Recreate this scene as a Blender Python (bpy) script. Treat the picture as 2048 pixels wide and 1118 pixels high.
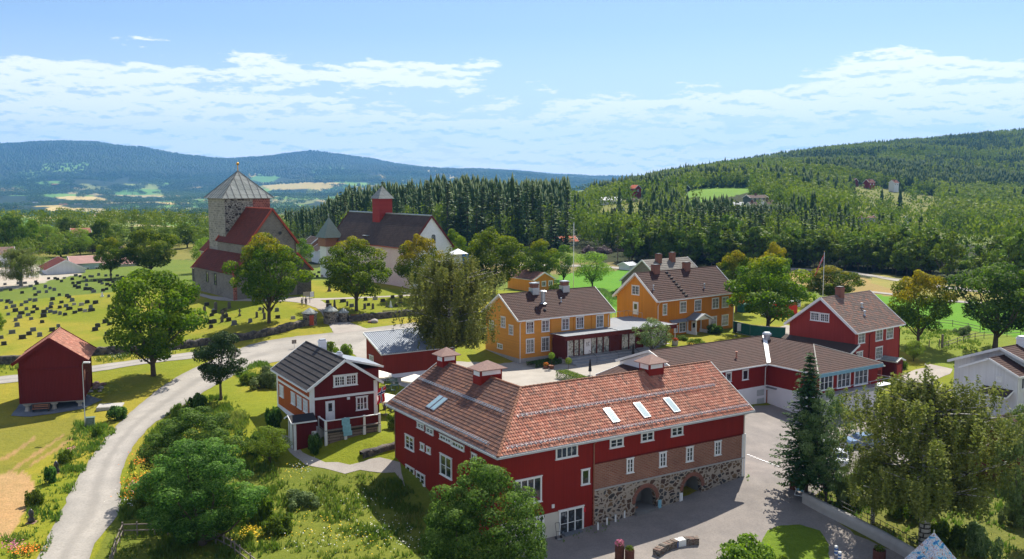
import bpy, bmesh, math, random
import numpy as np
from mathutils import Vector, Matrix, geometry
R_ = math.radians
rng = np.random.default_rng(7)
random.seed(7)
scene = bpy.context.scene
for o in list(bpy.data.objects): bpy.data.objects.remove(o)
COL = scene.collection

# ------------------------------------------------------------ camera, sky, sun, exposure
H = 26.0; FPX = 1850.0; PITCH = math.atan((559-366)/FPX)
cam_d = bpy.data.cameras.new('camera'); cam = bpy.data.objects.new('camera', cam_d); COL.objects.link(cam)
cam_d.sensor_width = 36; cam_d.lens = FPX/2048*36; cam_d.clip_start = 0.5; cam_d.clip_end = 60000
cam.location = (0, 0, H); cam.rotation_euler = (math.pi/2-PITCH, 0, 0); scene.camera = cam
SUN_AZ, SUN_EL = R_(22), R_(49)
world = bpy.data.worlds.new('World'); scene.world = world; world.use_nodes = True
scene.view_settings.view_transform = 'Standard'; scene.view_settings.look = 'None'
scene.view_settings.gamma = 1; scene.view_settings.exposure = 0.92
SKY_STRENGTH = 0.15
sl = bpy.data.lights.new('sun', 'SUN'); sl.energy = 4.9; sl.angle = R_(0.5); sl.color = (1, .92, .78)
sun = bpy.data.objects.new('sun', sl); COL.objects.link(sun)
sd = Vector((math.sin(SUN_AZ)*math.cos(SUN_EL), math.cos(SUN_AZ)*math.cos(SUN_EL), math.sin(SUN_EL)))
sun.rotation_euler = sd.to_track_quat('Z', 'Y').to_euler()

# ------------------------------------------------------------ node helpers
class NT:
    def __init__(s, tree): s.t = tree; s.n = tree.nodes; s.l = tree.links
    def new(s, typ, **kw):
        n = s.n.new(typ)
        for k, v in kw.items(): setattr(n, k, v)
        return n
    def put(s, sock, v):
        if isinstance(v, bpy.types.NodeSocket): s.l.new(v, sock)
        elif v is not None:
            if hasattr(sock, 'default_value'):
                dv = sock.default_value
                try:
                    if hasattr(dv, '__len__'):
                        if not hasattr(v, '__len__'): v = [v]*len(dv)
                        v = list(v)
                        if len(v) == 3 and len(dv) == 4: v = v+[1]
                    sock.default_value = v
                except Exception as e: print('put', e)
    def m(s, op, a, b=None, c=None, clamp=False):
        n = s.new('ShaderNodeMath', operation=op, use_clamp=clamp)
        s.put(n.inputs[0], a); s.put(n.inputs[1], b)
        if c is not None: s.put(n.inputs[2], c)
        return n.outputs[0]
    def mix(s, f, a, b, bt='MIX'):
        n = s.new('ShaderNodeMix', data_type='RGBA', blend_type=bt)
        s.put(n.inputs[0], f); s.put(n.inputs[6], a); s.put(n.inputs[7], b); return n.outputs[2]
    def noise(s, vec, scale, detail=3, rough=.55, out=0):
        n = s.new('ShaderNodeTexNoise'); s.put(n.inputs['Vector'], vec)
        n.inputs['Scale'].default_value = scale; n.inputs['Detail'].default_value = detail; n.inputs['Roughness'].default_value = rough
        return n.outputs[out]
    def ramp(s, f, stops, interp='LINEAR'):
        n = s.new('ShaderNodeValToRGB'); cr = n.color_ramp; cr.interpolation = interp
        while len(cr.elements) < len(stops): cr.elements.new(.5)
        for e, (p, c) in zip(cr.elements, stops):
            e.position = p; e.color = (*c, 1) if hasattr(c, '__len__') else (c, c, c, 1)
        s.put(n.inputs[0], f); return n.outputs[0]
    def mapr(s, v, a, b, c, d):
        n = s.new('ShaderNodeMapRange'); s.put(n.inputs[0], v)
        for i, q in enumerate((a, b, c, d)): n.inputs[i+1].default_value = q
        return n.outputs[0]
    def sep(s, v):
        n = s.new('ShaderNodeSeparateXYZ'); s.put(n.inputs[0], v); return n.outputs
    def comb(s, x, y, z):
        n = s.new('ShaderNodeCombineXYZ')
        for i, q in enumerate((x, y, z)): s.put(n.inputs[i], q)
        return n.outputs[0]
    def vm(s, op, a, b=None):
        n = s.new('ShaderNodeVectorMath', operation=op); s.put(n.inputs[0], a); s.put(n.inputs[1], b); return n.outputs[0]

# ------------------------------------------------------------ sky with clouds
def build_world():
    t = NT(world.node_tree); t.n.clear()
    tc = t.new('ShaderNodeTexCoord').outputs['Generated']
    sky = t.new('ShaderNodeTexSky', sky_type='NISHITA'); sky.sun_disc = False
    sky.sun_elevation = SUN_EL; sky.sun_rotation = SUN_AZ; sky.altitude = 200
    sky.air_density = 1.0; sky.dust_density = 0.35; sky.ozone_density = 2.5
    x, y, z = t.sep(tc)
    az = t.m('ARCTAN2', x, y)                       # radians, 0 = +Y
    el = t.m('ARCSINE', z)
    # cumulus: noise stretched along the horizon, finer with depth
    k = t.m('DIVIDE', 1.0, t.m('ADD', t.m('MAXIMUM', el, 0.0), 0.055))
    v1 = t.comb(t.m('MULTIPLY', az, 6.0), t.m('MULTIPLY', k, 1.15), 0.3)
    v2 = t.comb(t.m('MULTIPLY', az, 24.0), t.m('MULTIPLY', el, 88.0), 1.7)
    n1 = t.noise(v1, 1.0, 2, .5); n2 = t.noise(v2, 1.0, 7, .62)
    n3 = t.noise(t.comb(t.m('MULTIPLY', az, 5.0), t.m('MULTIPLY', el, 70.0), 4.2), 1.0, 3, .5)
    n = t.m('ADD', t.m('MULTIPLY', n1, .38), t.m('MULTIPLY', n2, .80)); n = t.m('SUBTRACT', t.m('MULTIPLY', n, 1.15), .128)
    dens = t.ramp(t.m('MULTIPLY', t.m('ADD', el, .02), 5.0), [(0, .20), (.14, .26), (.40, .20), (.56, .06), (.72, 0.0), (1, 0.0)])
    base = t.m('SUBTRACT', t.m('ADD', t.m('SUBTRACT', n, .622), dens), t.mapr(el, .08, .2, 0, .30))
    blobs = None
    def px2(pxx, pyy): return math.atan((pxx-1024)/FPX), math.atan((366-pyy)/FPX)*math.cos(math.atan((pxx-1024)/FPX))
    for (cx, cy, rx, ry, s) in [(180,150,330,20,.42),(250,205,420,22,.20),(795,148,170,24,.30),(870,165,90,14,.26),(510,125,80,20,.22),(560,150,60,12,.22),(300,82,90,9,.22),(1700,190,220,28,.30),(1790,125,120,24,.30),(1900,148,170,16,.30),(2000,210,160,22,.25),(1690,205,200,14,.2),(1560,195,90,12,.2),(1290,215,110,18,.22),(420,305,70,22,.35),(1430,215,70,14,.22),(990,138,40,10,.16),(60,215,90,22,.2)]:
        a, e = px2(cx, cy)
        dx = t.m('MULTIPLY', t.m('SUBTRACT', az, a), FPX/rx); dy = t.m('MULTIPLY', t.m('SUBTRACT', el, e), FPX/ry)
        r2 = t.m('ADD', t.m('MULTIPLY', dx, dx), t.m('MULTIPLY', dy, dy))
        g = t.m('MULTIPLY', t.m('EXPONENT', t.m('MULTIPLY', r2, -1.0)), s)
        blobs = g if blobs is None else t.m('ADD', blobs, g)
    cl = t.m('ADD', base, blobs)
    mask = t.mapr(cl, .02, .105, 0, 1)
    v2b = t.comb(t.m('MULTIPLY', az, 24.0), t.m('MULTIPLY', t.m('ADD', el, .0035), 88.0), 1.7); n2b = t.noise(v2b, 1.0, 4, .62)
    under = t.mapr(t.m('ADD', t.m('SUBTRACT', n2b, n2), t.m('MULTIPLY', t.m('SUBTRACT', n3, .5), .12)), .03, .13, 0, .8)
    skyc = t.vm('MULTIPLY', sky.outputs[0], None); skyc.node.inputs[1].default_value = tuple(SKY_STRENGTH*q for q in (.44, .43, .46))
    # pale veil towards the horizon (thin high cloud)
    veil = t.m('POWER', t.mapr(el, -.01, .16, 1, 0), 1.25)
    skyv = t.mix(t.m('MULTIPLY', veil, .85), skyc, (.62, .63, .65))
    lit = t.mix(under, (.70, .70, .70), (.40, .50, .62))
    col = t.mix(t.m('MULTIPLY', mask, .93), skyv, lit)
    # unseen bright cloud added behind and above the viewer to fill shaded faces
    nb = t.noise(t.vm('MULTIPLY', tc, None), 1.0, 4, .55); nb.node.inputs['Vector'].links[0].from_node.inputs[1].default_value = (3, 3, 3)
    bm_ = t.m('MULTIPLY', t.mapr(nb, .44, .56, 0, 1), t.mapr(t.m('SUBTRACT', t.m('MULTIPLY', z, 1.0), y), -.05, .35, 0, 1))
    bm_ = t.m('MULTIPLY', bm_, t.mapr(z, .02, .2, 0, 1)); col = t.mix(bm_, col, (.36, .37, .40))
    bg = t.new('ShaderNodeBackground'); t.put(bg.inputs[0], col); bg.inputs[1].default_value = 1.0
    out = t.new('ShaderNodeOutputWorld'); t.l.new(bg.outputs[0], out.inputs[0])
build_world()

# ------------------------------------------------------------ projection helpers (pixels are those of the 2048 px photograph)
_cp, _sp = math.cos(PITCH), math.sin(PITCH)
def ray(px, py): return np.array([px-1024, FPX*_cp+(559-py)*_sp, (559-py)*_cp-FPX*_sp])
def at(px, py, z):
    r = ray(px, py); t = (z-H)/r[2]; return np.array([r[0]*t, r[1]*t, z])
def atd(px, py, d):
    r = ray(px, py); t = d/r[1]; return np.array([r[0]*t, d, H+r[2]*t])
def proj(x, y, z):
    dz = z-H; c = y*_cp-dz*_sp; u = y*_sp+dz*_cp
    return 1024+FPX*x/c, 559-FPX*u/c

# ------------------------------------------------------------ buildings' frames (origin = near roof corner on the ground plan)
class Fr:
    def __init__(s, x, y, deg, zb=0.0):
        s.x, s.y, s.th, s.zb = x, y, R_(deg), zb; s.c, s.s = math.cos(s.th), math.sin(s.th)
    def w(s, u, v, z=0.0): return np.array([s.x+s.c*u-s.s*v, s.y+s.s*u+s.c*v, z])
    def px(s, face, off, px, py):          # pixel -> (u or v, world z) on a wall plane; face 'F': v=off, 'G': u=off
        D = np.array([s.c, s.s, 0]); L = np.array([-s.s, s.c, 0])
        N, A = (L, D) if face == 'F' else (D, L)
        o = np.array([s.x, s.y, 0])+N*off-np.array([0, 0, H]); r = ray(px, py)
        q = r*((o@N)/(r@N))+np.array([0, 0, H])-np.array([s.x, s.y, 0]); return float(q@A), float(q[2])
FB = Fr(-1.12, 71.04, 32.1); FS = Fr(-20.57, 91.31, 30.6); FT = Fr(-58.58, 106.6, 18.1)
FY = Fr(.88, 133.38, 33.1); FG = Fr(23.96, 151.36, 38.56); FR = Fr(47.21, 125.27, 39.8)
FL = Fr(36.49, 108.44, 33.45); FC = Fr(-52.52, 173.02, 37.0); FW = Fr(-21.81, 196.22, 36.74)

# ------------------------------------------------------------ terrain height: thin-plate spline through surveyed points, in (azimuth, ln distance)
def vnoise(x, y, seed=0):
    xi = np.floor(x).astype(np.int64); yi = np.floor(y).astype(np.int64); fx = x-xi; fy = y-yi
    fx = fx*fx*(3-2*fx); fy = fy*fy*(3-2*fy)
    def h(a, b):
        n = (a*374761393+b*668265263+seed*1442695041) & 0x7fffffff
        n = ((n ^ (n >> 13))*1274126177) & 0x7fffffff
        return ((n ^ (n >> 16)) & 0xffff)/65535.0
    return (h(xi, yi)*(1-fx)+h(xi+1, yi)*fx)*(1-fy)+(h(xi, yi+1)*(1-fx)+h(xi+1, yi+1)*fx)*fy
def fbm(x, y, o=4, seed=0):
    r = 0; a = .5
    for i in range(o): r = r+a*vnoise(x*2**i, y*2**i, seed+i); a *= .5
    return r
PZ = [(1480,955,-2.0),(1187,1050,-3.2),(1085,1078,-3.35),(793,925,-1.1),(857,982,-2.2),(1300,1118,-3.8),(1500,1040,-3),(1700,1118,-3.9),(2048,1118,-3.6),
 (1590,985,-2.3),(1550,820,-2.0),(1740,850,-2.6),(1900,850,-2.6),(2030,860,-2.3),(1950,970,-2.8),(553,815,1.0),(623,885,-.1),(751,878,.3),(700,905,-.4),(560,950,-1.3),
 (640,1000,-2.1),(700,1118,-3.1),(430,1090,-2.6),(200,1118,-2.5),(0,1118,-2.0),(100,900,-1.3),(0,830,-1.0),(170,850,-1.0),(100,820,-1.0),(307,752,.3),(0,755,0),(430,760,.3),
 (480,730,.5),(540,705,.6),(330,715,.5),(0,720,.6),(330,680,.9),(500,665,1.5),(610,640,2.2),(680,640,2.2),(800,630,2.2),(0,690,.9),(200,640,1.4),(0,560,2.0),
 (200,545,2.3),(380,560,3.0),(469,598,4),(623,590,4),(408,580,4),(536,645,2.4),(713,622,2.6),(822,578,3.5),(750,590,3.5),(760,700,1.0),(800,740,.4),(760,790,.5),(1050,738,-.6),
 (1180,745,-.75),(1260,725,-.6),(1110,722,-.5),(1350,700,.2),(1470,658,.1),(1560,690,0),(1790,745,-1.3),(1850,720,-1),(1838,690,-.3),(1995,694,0),(2048,690,0),(1750,765,-1.7),(1900,620,.5),
 (1750,575,1),(2048,600,1),(1920,580,1),(1650,541,0),(1500,545,0),(1000,580,1),(1127,555,0),(1200,560,0),(1300,545,0),(1000,530,0),(1150,490,2.5),(40,530,2),(120,500,1),(150,480,-4)]
PD = [(0,400,455),(0,1200,440),(0,2500,425),(0,4000,400),(0,5500,372),(0,7000,330),(0,8500,292),(150,1200,440),(150,2500,425),(150,4000,400),(150,5500,368),(150,7000,325),(150,8500,284),
 (300,400,455),(300,1200,440),(300,2500,430),(300,4000,405),(300,5500,380),(300,7000,340),(300,8500,296),(400,8500,318),(500,1200,440),(500,2500,425),(500,4000,395),(500,6000,370),(440,9000,326),(500,9000,322),(560,9000,314),(630,2500,420),(630,4000,395),(630,6000,360),(630,9000,305),
 (700,9000,317),(740,9000,328),(820,9000,333),(1000,9500,347),(1200,10000,357),(1200,4000,390),(1330,10000,357),(1500,10000,365),(800,2500,410),(800,5000,390),(1000,2500,408),(1000,5000,388),
 (600,330,482),(600,430,462),(600,600,458),(750,330,478),(750,420,450),(750,480,440),(750,560,446),(860,330,478),(860,420,446),(860,480,428),(860,560,430),(860,750,440),(1000,330,490),(1000,420,455),(1000,480,438),(1000,560,436),(1000,750,430),(1000,1300,425),
 (1120,420,465),(1120,520,440),(1120,650,425),(1120,900,420),(1200,400,470),(1200,500,430),(1200,620,408),(1200,760,405),(1200,1000,410),(1200,2500,395),
 (1300,350,498),(1300,450,450),(1300,600,402),(1300,800,384),(1300,950,378),(1300,1300,385),(1300,3000,395),(1450,300,515),(1450,400,466),(1450,500,410),(1450,650,380),(1450,800,366),(1450,950,352),(1450,1150,342),(1450,1500,350),(1450,3000,390),
 (1700,300,520),(1700,350,495),(1700,450,448),(1700,550,436),(1700,700,400),(1700,850,368),(1700,1100,340),(1700,1500,312),(1700,1800,302),(1700,2300,315),(1700,4000,380),
 (1850,300,525),(1850,400,475),(1850,500,462),(1850,700,420),(1850,900,385),(1850,1200,345),(1850,1600,305),(1850,1900,287),(1850,2400,300),(2048,300,525),(2048,400,480),(2048,600,440),(2048,900,400),(2048,1100,370),(2048,1500,318),(2048,2000,266),(2048,2600,285),(2048,5000,380),
 (-500,250,535),(-500,1200,440),(-500,4000,400),(-500,8500,300),(2600,300,530),(2600,700,420),(2600,1500,300),(2600,2200,250),(2600,5000,380),(-500,120,760),(2600,120,760),(200,13000,340),(1000,13000,352),(1800,13000,366)]
def _surv():
    P = [at(*p) for p in PZ]+[atd(px, py, d) for px, d, py in PD]
    P += [FB.w(u, v, z) for u, v, z in [(8,3,-3.3),(14,3,-3.0),(20,3,-2.7),(26,3,-2.2),(3,4,-3.0),(3,14,0),(14,14,-.1),(27,13,-1.0),(34,6,-2.2),(20,20,0),(8,22,0),(5,30,.2)]]
    P += [FL.w(-14, 14, -.2), FL.w(-20, 4, -.4), FL.w(-3, 2, -2.2), FL.w(14, 6, -2.2), FL.w(6, -6, -2.6), FL.w(14, 16, -.6)]
    P += [np.array([0, 20., -4]), np.array([-15., 40, -3.6]), np.array([25., 40, -4.4]), np.array([0, 55., -3.9])]
    return np.array(P)
_S = _surv()
def _az(x, y): return np.arctan2(x, y), np.log(np.hypot(x, y))
_sa, _sl = _az(_S[:, 0], _S[:, 1])
def _phi(r2): return np.where(r2 < 1e-12, 0, .5*r2*np.log(np.maximum(r2, 1e-12)))
# heights are splined as slopes seen from the camera foot so near and far weigh alike
_v = (_S[:, 2]-H)/np.hypot(_S[:, 0], _S[:, 1])
_n = len(_sa); _K = _phi((_sa[:, None]-_sa)**2+(_sl[:, None]-_sl)**2)+np.eye(_n)*2e-4
_P = np.c_[np.ones(_n), _sa, _sl]
_A = np.block([[_K, _P], [_P.T, np.zeros((3, 3))]]); _w = np.linalg.solve(_A, np.r_[_v, 0, 0, 0])
def zt(x, y):
    x = np.atleast_1d(np.asarray(x, float)); y = np.atleast_1d(np.asarray(y, float)); a, l = _az(x, y)
    out = np.empty(a.shape)
    af, lf = a.ravel(), l.ravel(); of = np.empty(af.shape)
    for i in range(0, len(af), 20000):
        q = slice(i, i+20000)
        of[q] = _phi((af[q, None]-_sa)**2+(lf[q, None]-_sl)**2)@_w[:_n]+_w[_n]+_w[_n+1]*af[q]+_w[_n+2]*lf[q]
    d = np.hypot(x, y); out = of.reshape(a.shape)*d+H
    far = np.clip((d-600)/2500, 0, 1)
    out = out+far*(fbm(x/700, y/700, 5, 3)-.48)*d*.010
    return out
def z1(x, y): return float(zt(x, y)[0])
def G(px, py):                              # where the view ray of a pixel meets the ground
    r = ray(px, py); lo = 30.0; ys = np.geomspace(30, 12000, 500); t = ys/r[1]
    h = H+r[2]*t-zt(r[0]*t, ys); i = np.argmax(h < 0) if (h < 0).any() else len(ys)-1
    a, b = ys[max(i-1, 0)], ys[i]
    for _ in range(14):
        m = (a+b)/2; t = m/r[1]
        if H+r[2]*t-z1(r[0]*t, m) < 0: b = m
        else: a = m
    t = a/r[1]; return np.array([r[0]*t, a, H+r[2]*t])
def inpoly(x, y, poly):
    c = np.zeros(np.shape(x), bool); n = len(poly)
    for i in range(n):
        x1, y1 = poly[i]; x2, y2 = poly[(i+1) % n]
        c ^= ((y1 > y) != (y2 > y)) & (x < (x2-x1)*(y-y1)/((y2-y1)+1e-12)+x1)
    return c

# ------------------------------------------------------------ object helpers
def tag(o, label=None, cat=None, group=None, kind=None):
    if label: o['label'] = label
    if cat: o['category'] = cat
    if group: o['group'] = group
    if kind: o['kind'] = kind
    return o
def link(name, me, mat=None, parent=None):
    if mat is not None and not len(me.materials): me.materials.append(mat)
    o = bpy.data.objects.new(name, me); COL.objects.link(o)
    if parent is not None: o.parent = parent
    return o
def empty(name, loc, rz=0.0):
    o = bpy.data.objects.new(name, None); COL.objects.link(o); o.location = loc; o.rotation_euler = (0, 0, rz); o.empty_display_size = .3; return o
def copy_tree(o, parent=None):
    c = o.copy(); COL.objects.link(c)
    if parent is not None: c.parent = parent
    for ch in list(o.children): copy_tree(ch, c)
    return c
def npmesh(name, V, F, smooth=False):       # F: (n,k) int array or list of such arrays
    me = bpy.data.meshes.new(name); F = F if isinstance(F, list) else [F]; F = [f for f in F if len(f)]
    me.vertices.add(len(V)); me.vertices.foreach_set('co', np.asarray(V, np.float32).ravel())
    idx = np.concatenate([f.ravel() for f in F]); cnt = np.concatenate([np.full(len(f), f.shape[1]) for f in F])
    me.loops.add(len(idx)); me.loops.foreach_set('vertex_index', idx.astype(np.int32))
    st = np.concatenate([[0], np.cumsum(cnt)[:-1]]).astype(np.int32)
    me.polygons.add(len(cnt)); me.polygons.foreach_set('loop_start', st); me.polygons.foreach_set('loop_total', cnt.astype(np.int32))
    if smooth: me.polygons.foreach_set('use_smooth', np.ones(len(cnt), bool))
    me.update(calc_edges=True); return me
def fattr(me, name, arr, dom='POINT', typ='FLOAT'):
    a = me.attributes.new(name, typ, dom); a.data.foreach_set('value' if typ == 'FLOAT' else 'color', np.asarray(arr, np.float32).ravel())
class MB:
    def __init__(s): s.v = []; s.f = []
    def add(s, vs, fs):
        b = len(s.v); s.v += [tuple(map(float, q)) for q in vs]; s.f += [tuple(b+i for i in f) for f in fs]; return s
    def box(s, x0, y0, z0, x1, y1, z1):
        x0, x1 = sorted((x0, x1)); y0, y1 = sorted((y0, y1)); z0, z1 = sorted((z0, z1))
        return s.add([(x0,y0,z0),(x1,y0,z0),(x1,y1,z0),(x0,y1,z0),(x0,y0,z1),(x1,y0,z1),(x1,y1,z1),(x0,y1,z1)],
                     [(0,3,2,1),(4,5,6,7),(0,1,5,4),(1,2,6,5),(2,3,7,6),(3,0,4,7)])
    def bar(s, p, q, w, h, up=(0, 0, 1)):    # beam from p to q, w wide, h high (centred)
        p, q = Vector(p), Vector(q); d = (q-p).normalized(); a = d.cross(Vector(up))
        a = a.normalized() if a.length > 1e-5 else Vector((1, 0, 0)); b = a.cross(d).normalized(); a = a*w/2; b = b*h/2
        return s.add([p-a-b, p+a-b, p+a+b, p-a+b, q-a-b, q+a-b, q+a+b, q-a+b], [(0,1,2,3),(7,6,5,4),(0,4,5,1),(1,5,6,2),(2,6,7,3),(3,7,4,0)])
    def tube(s, pts, rad, n=6, cap=True):
        pts = [Vector(p) for p in pts]; rad = rad if hasattr(rad, '__len__') else [rad]*len(pts); b = len(s.v)
        for i, p in enumerate(pts):
            d = (pts[min(i+1, len(pts)-1)]-pts[max(i-1, 0)]).normalized()
            a = d.orthogonal() if abs(d.z) < .9 else Vector((1, 0, 0)); a = (a-d*a.dot(d)).normalized(); c = d.cross(a)
            for k in range(n):
                t = 2*math.pi*k/n; q = p+(a*math.cos(t)+c*math.sin(t))*rad[i]; s.v.append(tuple(q))
        for i in range(len(pts)-1):
            for k in range(n):
                k2 = (k+1) % n; s.f.append((b+i*n+k, b+i*n+k2, b+(i+1)*n+k2, b+(i+1)*n+k))
        if cap: s.f.append(tuple(b+k for k in range(n))[::-1]); s.f.append(tuple(b+(len(pts)-1)*n+k for k in range(n)))
        return s
    def lathe(s, prof, c=(0, 0, 0), n=12):   # prof: (radius, z)
        b = len(s.v)
        for r, z in prof:
            for k in range(n): t = 2*math.pi*(k+.5)/n; s.v.append((c[0]+r*math.cos(t), c[1]+r*math.sin(t), c[2]+z))
        for i in range(len(prof)-1):
            for k in range(n):
                k2 = (k+1) % n; s.f.append((b+i*n+k, b+i*n+k2, b+(i+1)*n+k2, b+(i+1)*n+k))
        s.f.append(tuple(b+k for k in range(n))[::-1]); s.f.append(tuple(b+(len(prof)-1)*n+k for k in range(n))); return s
    def prism(s, poly, a, b):                # poly: 3D points, extruded by vector b-a
        n = len(poly); d = np.array(b, float)-np.array(a, float); P = [np.array(p, float) for p in poly]
        return s.add(P+[p+d for p in P], [tuple(range(n))[::-1], tuple(range(n, 2*n))]+[(i, (i+1) % n, n+(i+1) % n, n+i) for i in range(n)])
    def build(s, name, mat, parent=None, smooth=False):
        me = bpy.data.meshes.new(name); me.from_pydata(s.v, [], s.f); me.update()
        if smooth:
            for p in me.polygons: p.use_smooth = True
        return link(name, me, mat, parent)
# ------------------------------------------------------------ materials
def newmat(name):
    m = bpy.data.materials.new(name); m.use_nodes = True; t = NT(m.node_tree); t.n.clear()
    out = t.new('ShaderNodeOutputMaterial'); b = t.new('ShaderNodeBsdfPrincipled'); t.l.new(b.outputs[0], out.inputs[0]); return m, t, b, out
def finish(t, b, col, rough=.8, spec=.3, bump=None, dist=.02, metal=0.0):
    t.put(b.inputs['Base Color'], col); t.put(b.inputs['Roughness'], rough); b.inputs['Specular IOR Level'].default_value = spec; b.inputs['Metallic'].default_value = metal
    if bump is not None:
        n = t.new('ShaderNodeBump'); n.inputs['Distance'].default_value = dist; n.inputs['Strength'].default_value = .8; t.put(n.inputs['Height'], bump); t.l.new(n.outputs[0], b.inputs['Normal'])
def objc(t): return t.new('ShaderNodeTexCoord').outputs['Object']
def shade(c, f): return tuple(max(0, q*f) for q in c)
def m_plain(name, c, rough=.6, var=.12, scale=2.0, metal=0.0, spec=.35):
    m, t, b, o = newmat(name); oc = objc(t)
    n = t.noise(oc, scale, 4); finish(t, b, t.ramp(n, [(.25, shade(c, 1-var)), (.75, shade(c, 1+var))]), rough, spec, t.noise(oc, scale*9, 2), .01, metal); return m
def m_boards(name, c, pitch=.16, vertical=True, wear=.25, groove=.35, worn=None):
    m, t, b, o = newmat(name); oc = objc(t); x, y, z = t.sep(oc)
    s = t.m('ADD', x, y) if vertical else z
    q = t.m('DIVIDE', s, pitch); fr = t.m('FRACT', q); idn = t.m('FLOOR', q)
    wn = t.new('ShaderNodeTexWhiteNoise', noise_dimensions='1D'); t.put(wn.inputs['W'], idn)
    if vertical: prof = t.ramp(fr, [(0, 0), (.06, 0), (.10, .6), (.55, .6), (.58, 1), (.92, 1), (.96, 0), (1, 0)])
    else: prof = t.ramp(fr, [(0, 1), (.90, .45), (.95, 0), (1, 1)])
    st = t.noise(t.comb(t.m('MULTIPLY', t.m('ADD', x, y), 5.0 if vertical else .7), 0.0, t.m('MULTIPLY', z, .5 if vertical else 6.0)), 1.0, 4, .6)
    big = t.noise(oc, .35, 3)
    f = t.m('ADD', t.m('MULTIPLY', st, .6), t.m('MULTIPLY', big, .5))
    wc = worn or shade(c, 1.5)
    col = t.mix(t.mapr(f, .45, .85, 0, wear*2), c, wc)
    col = t.mix(t.m('MULTIPLY', wn.outputs[0], .22), col, shade(c, .55))
    col = t.mix(t.m('MULTIPLY', t.m('SUBTRACT', 1.0, t.m('MINIMUM', t.m('MULTIPLY', prof, 2.0), 1.0)), groove), col, shade(c, .3))
    finish(t, b, col, .75, .2, prof, .03); return m
def m_tile(name, cols, rough=.75, moss=None, lichen=.3):
    m, t, b, o = newmat(name)
    uv = t.new('ShaderNodeUVMap').outputs[0]; wn = t.new('ShaderNodeTexWhiteNoise', noise_dimensions='2D'); t.put(wn.inputs['Vector'], uv)
    oc = objc(t); n = len(cols); col = t.ramp(wn.outputs[0], [((i+.5)/n, c) for i, c in enumerate(cols)], 'CONSTANT' if n > 3 else 'LINEAR')
    big = t.noise(oc, .45, 5, .65); fine = t.noise(oc, 7, 3, .7)
    col = t.mix(t.mapr(big, .35, .7, 0, .55), col, moss or shade(cols[0], .5)); col = t.mix(t.mapr(fine, .55, .8, 0, lichen), col, (.28, .25, .21))
    finish(t, b, col, rough, .12, fine, .008); return m
def m_rubble(name, stones, mortar, scale=1.4, mw=.07, sq=.75):
    m, t, b, o = newmat(name); x, y, z = t.sep(objc(t))
    s = t.m('ADD', x, y); nz = t.noise(objc(t), 2.2, 3, .6, out=1)
    v = t.vm('ADD', t.comb(t.m('MULTIPLY', s, sq), 0.0, z), t.vm('MULTIPLY', nz, None)); v.node.inputs[1].links[0].from_node.inputs[1].default_value = (.42, .0, .42)
    vo = t.new('ShaderNodeTexVoronoi', feature='F1'); vo.inputs['Scale'].default_value = scale; vo.inputs['Randomness'].default_value = .85; t.put(vo.inputs['Vector'], v)
    ve = t.new('ShaderNodeTexVoronoi', feature='DISTANCE_TO_EDGE'); ve.inputs['Scale'].default_value = scale; ve.inputs['Randomness'].default_value = .85; t.put(ve.inputs['Vector'], v)
    r = t.new('ShaderNodeSeparateColor'); t.put(r.inputs[0], vo.outputs['Color'])
    n = len(stones); c = t.ramp(r.outputs[0], [(i/n, q) for i, q in enumerate(stones)], 'CONSTANT')
    c = t.mix(t.noise(objc(t), 9, 4), c, (.03, .028, .025)); k = t.mapr(ve.outputs[0], mw*.6, mw, 0, 1)
    finish(t, b, t.mix(k, mortar, c), .9, .15, t.m('MINIMUM', t.m('MULTIPLY', ve.outputs[0], 5.0), 1.0), .06); return m
def m_brick(name, c1, c2, mortar, w=.24, h=.075, ms=.012, dirt=.4, dirtc=(.08, .06, .05), off=.5, msm=.1, patch=None):
    m, t, b, o = newmat(name); x, y, z = t.sep(objc(t))
    br = t.new('ShaderNodeTexBrick', offset=off); t.put(br.inputs['Vector'], t.comb(t.m('ADD', x, y), z, 0.0)); br.inputs['Scale'].default_value = 1
    for k, q in (('Color1', c1), ('Color2', c2), ('Mortar', mortar)): br.inputs[k].default_value = (*q, 1)
    for k, q in (('Mortar Size', ms), ('Mortar Smooth', msm), ('Brick Width', w), ('Row Height', h)): br.inputs[k].default_value = q
    big = t.noise(objc(t), .5, 5, .65); col = t.mix(t.mapr(big, .4, .75, 0, dirt), br.outputs[0], dirtc)
    col = t.mix(t.mapr(t.noise(objc(t), 6, 3), .5, .8, 0, .3), col, shade(c1, 1.5))
    if patch: col = t.mix(t.mapr(t.noise(objc(t), .33, 4, .6), .42, .55, 0, patch[1]), col, patch[0])
    finish(t, b, col, .9, .15, t.m('SUBTRACT', 1.0, br.outputs[1]), .015); return m
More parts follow.
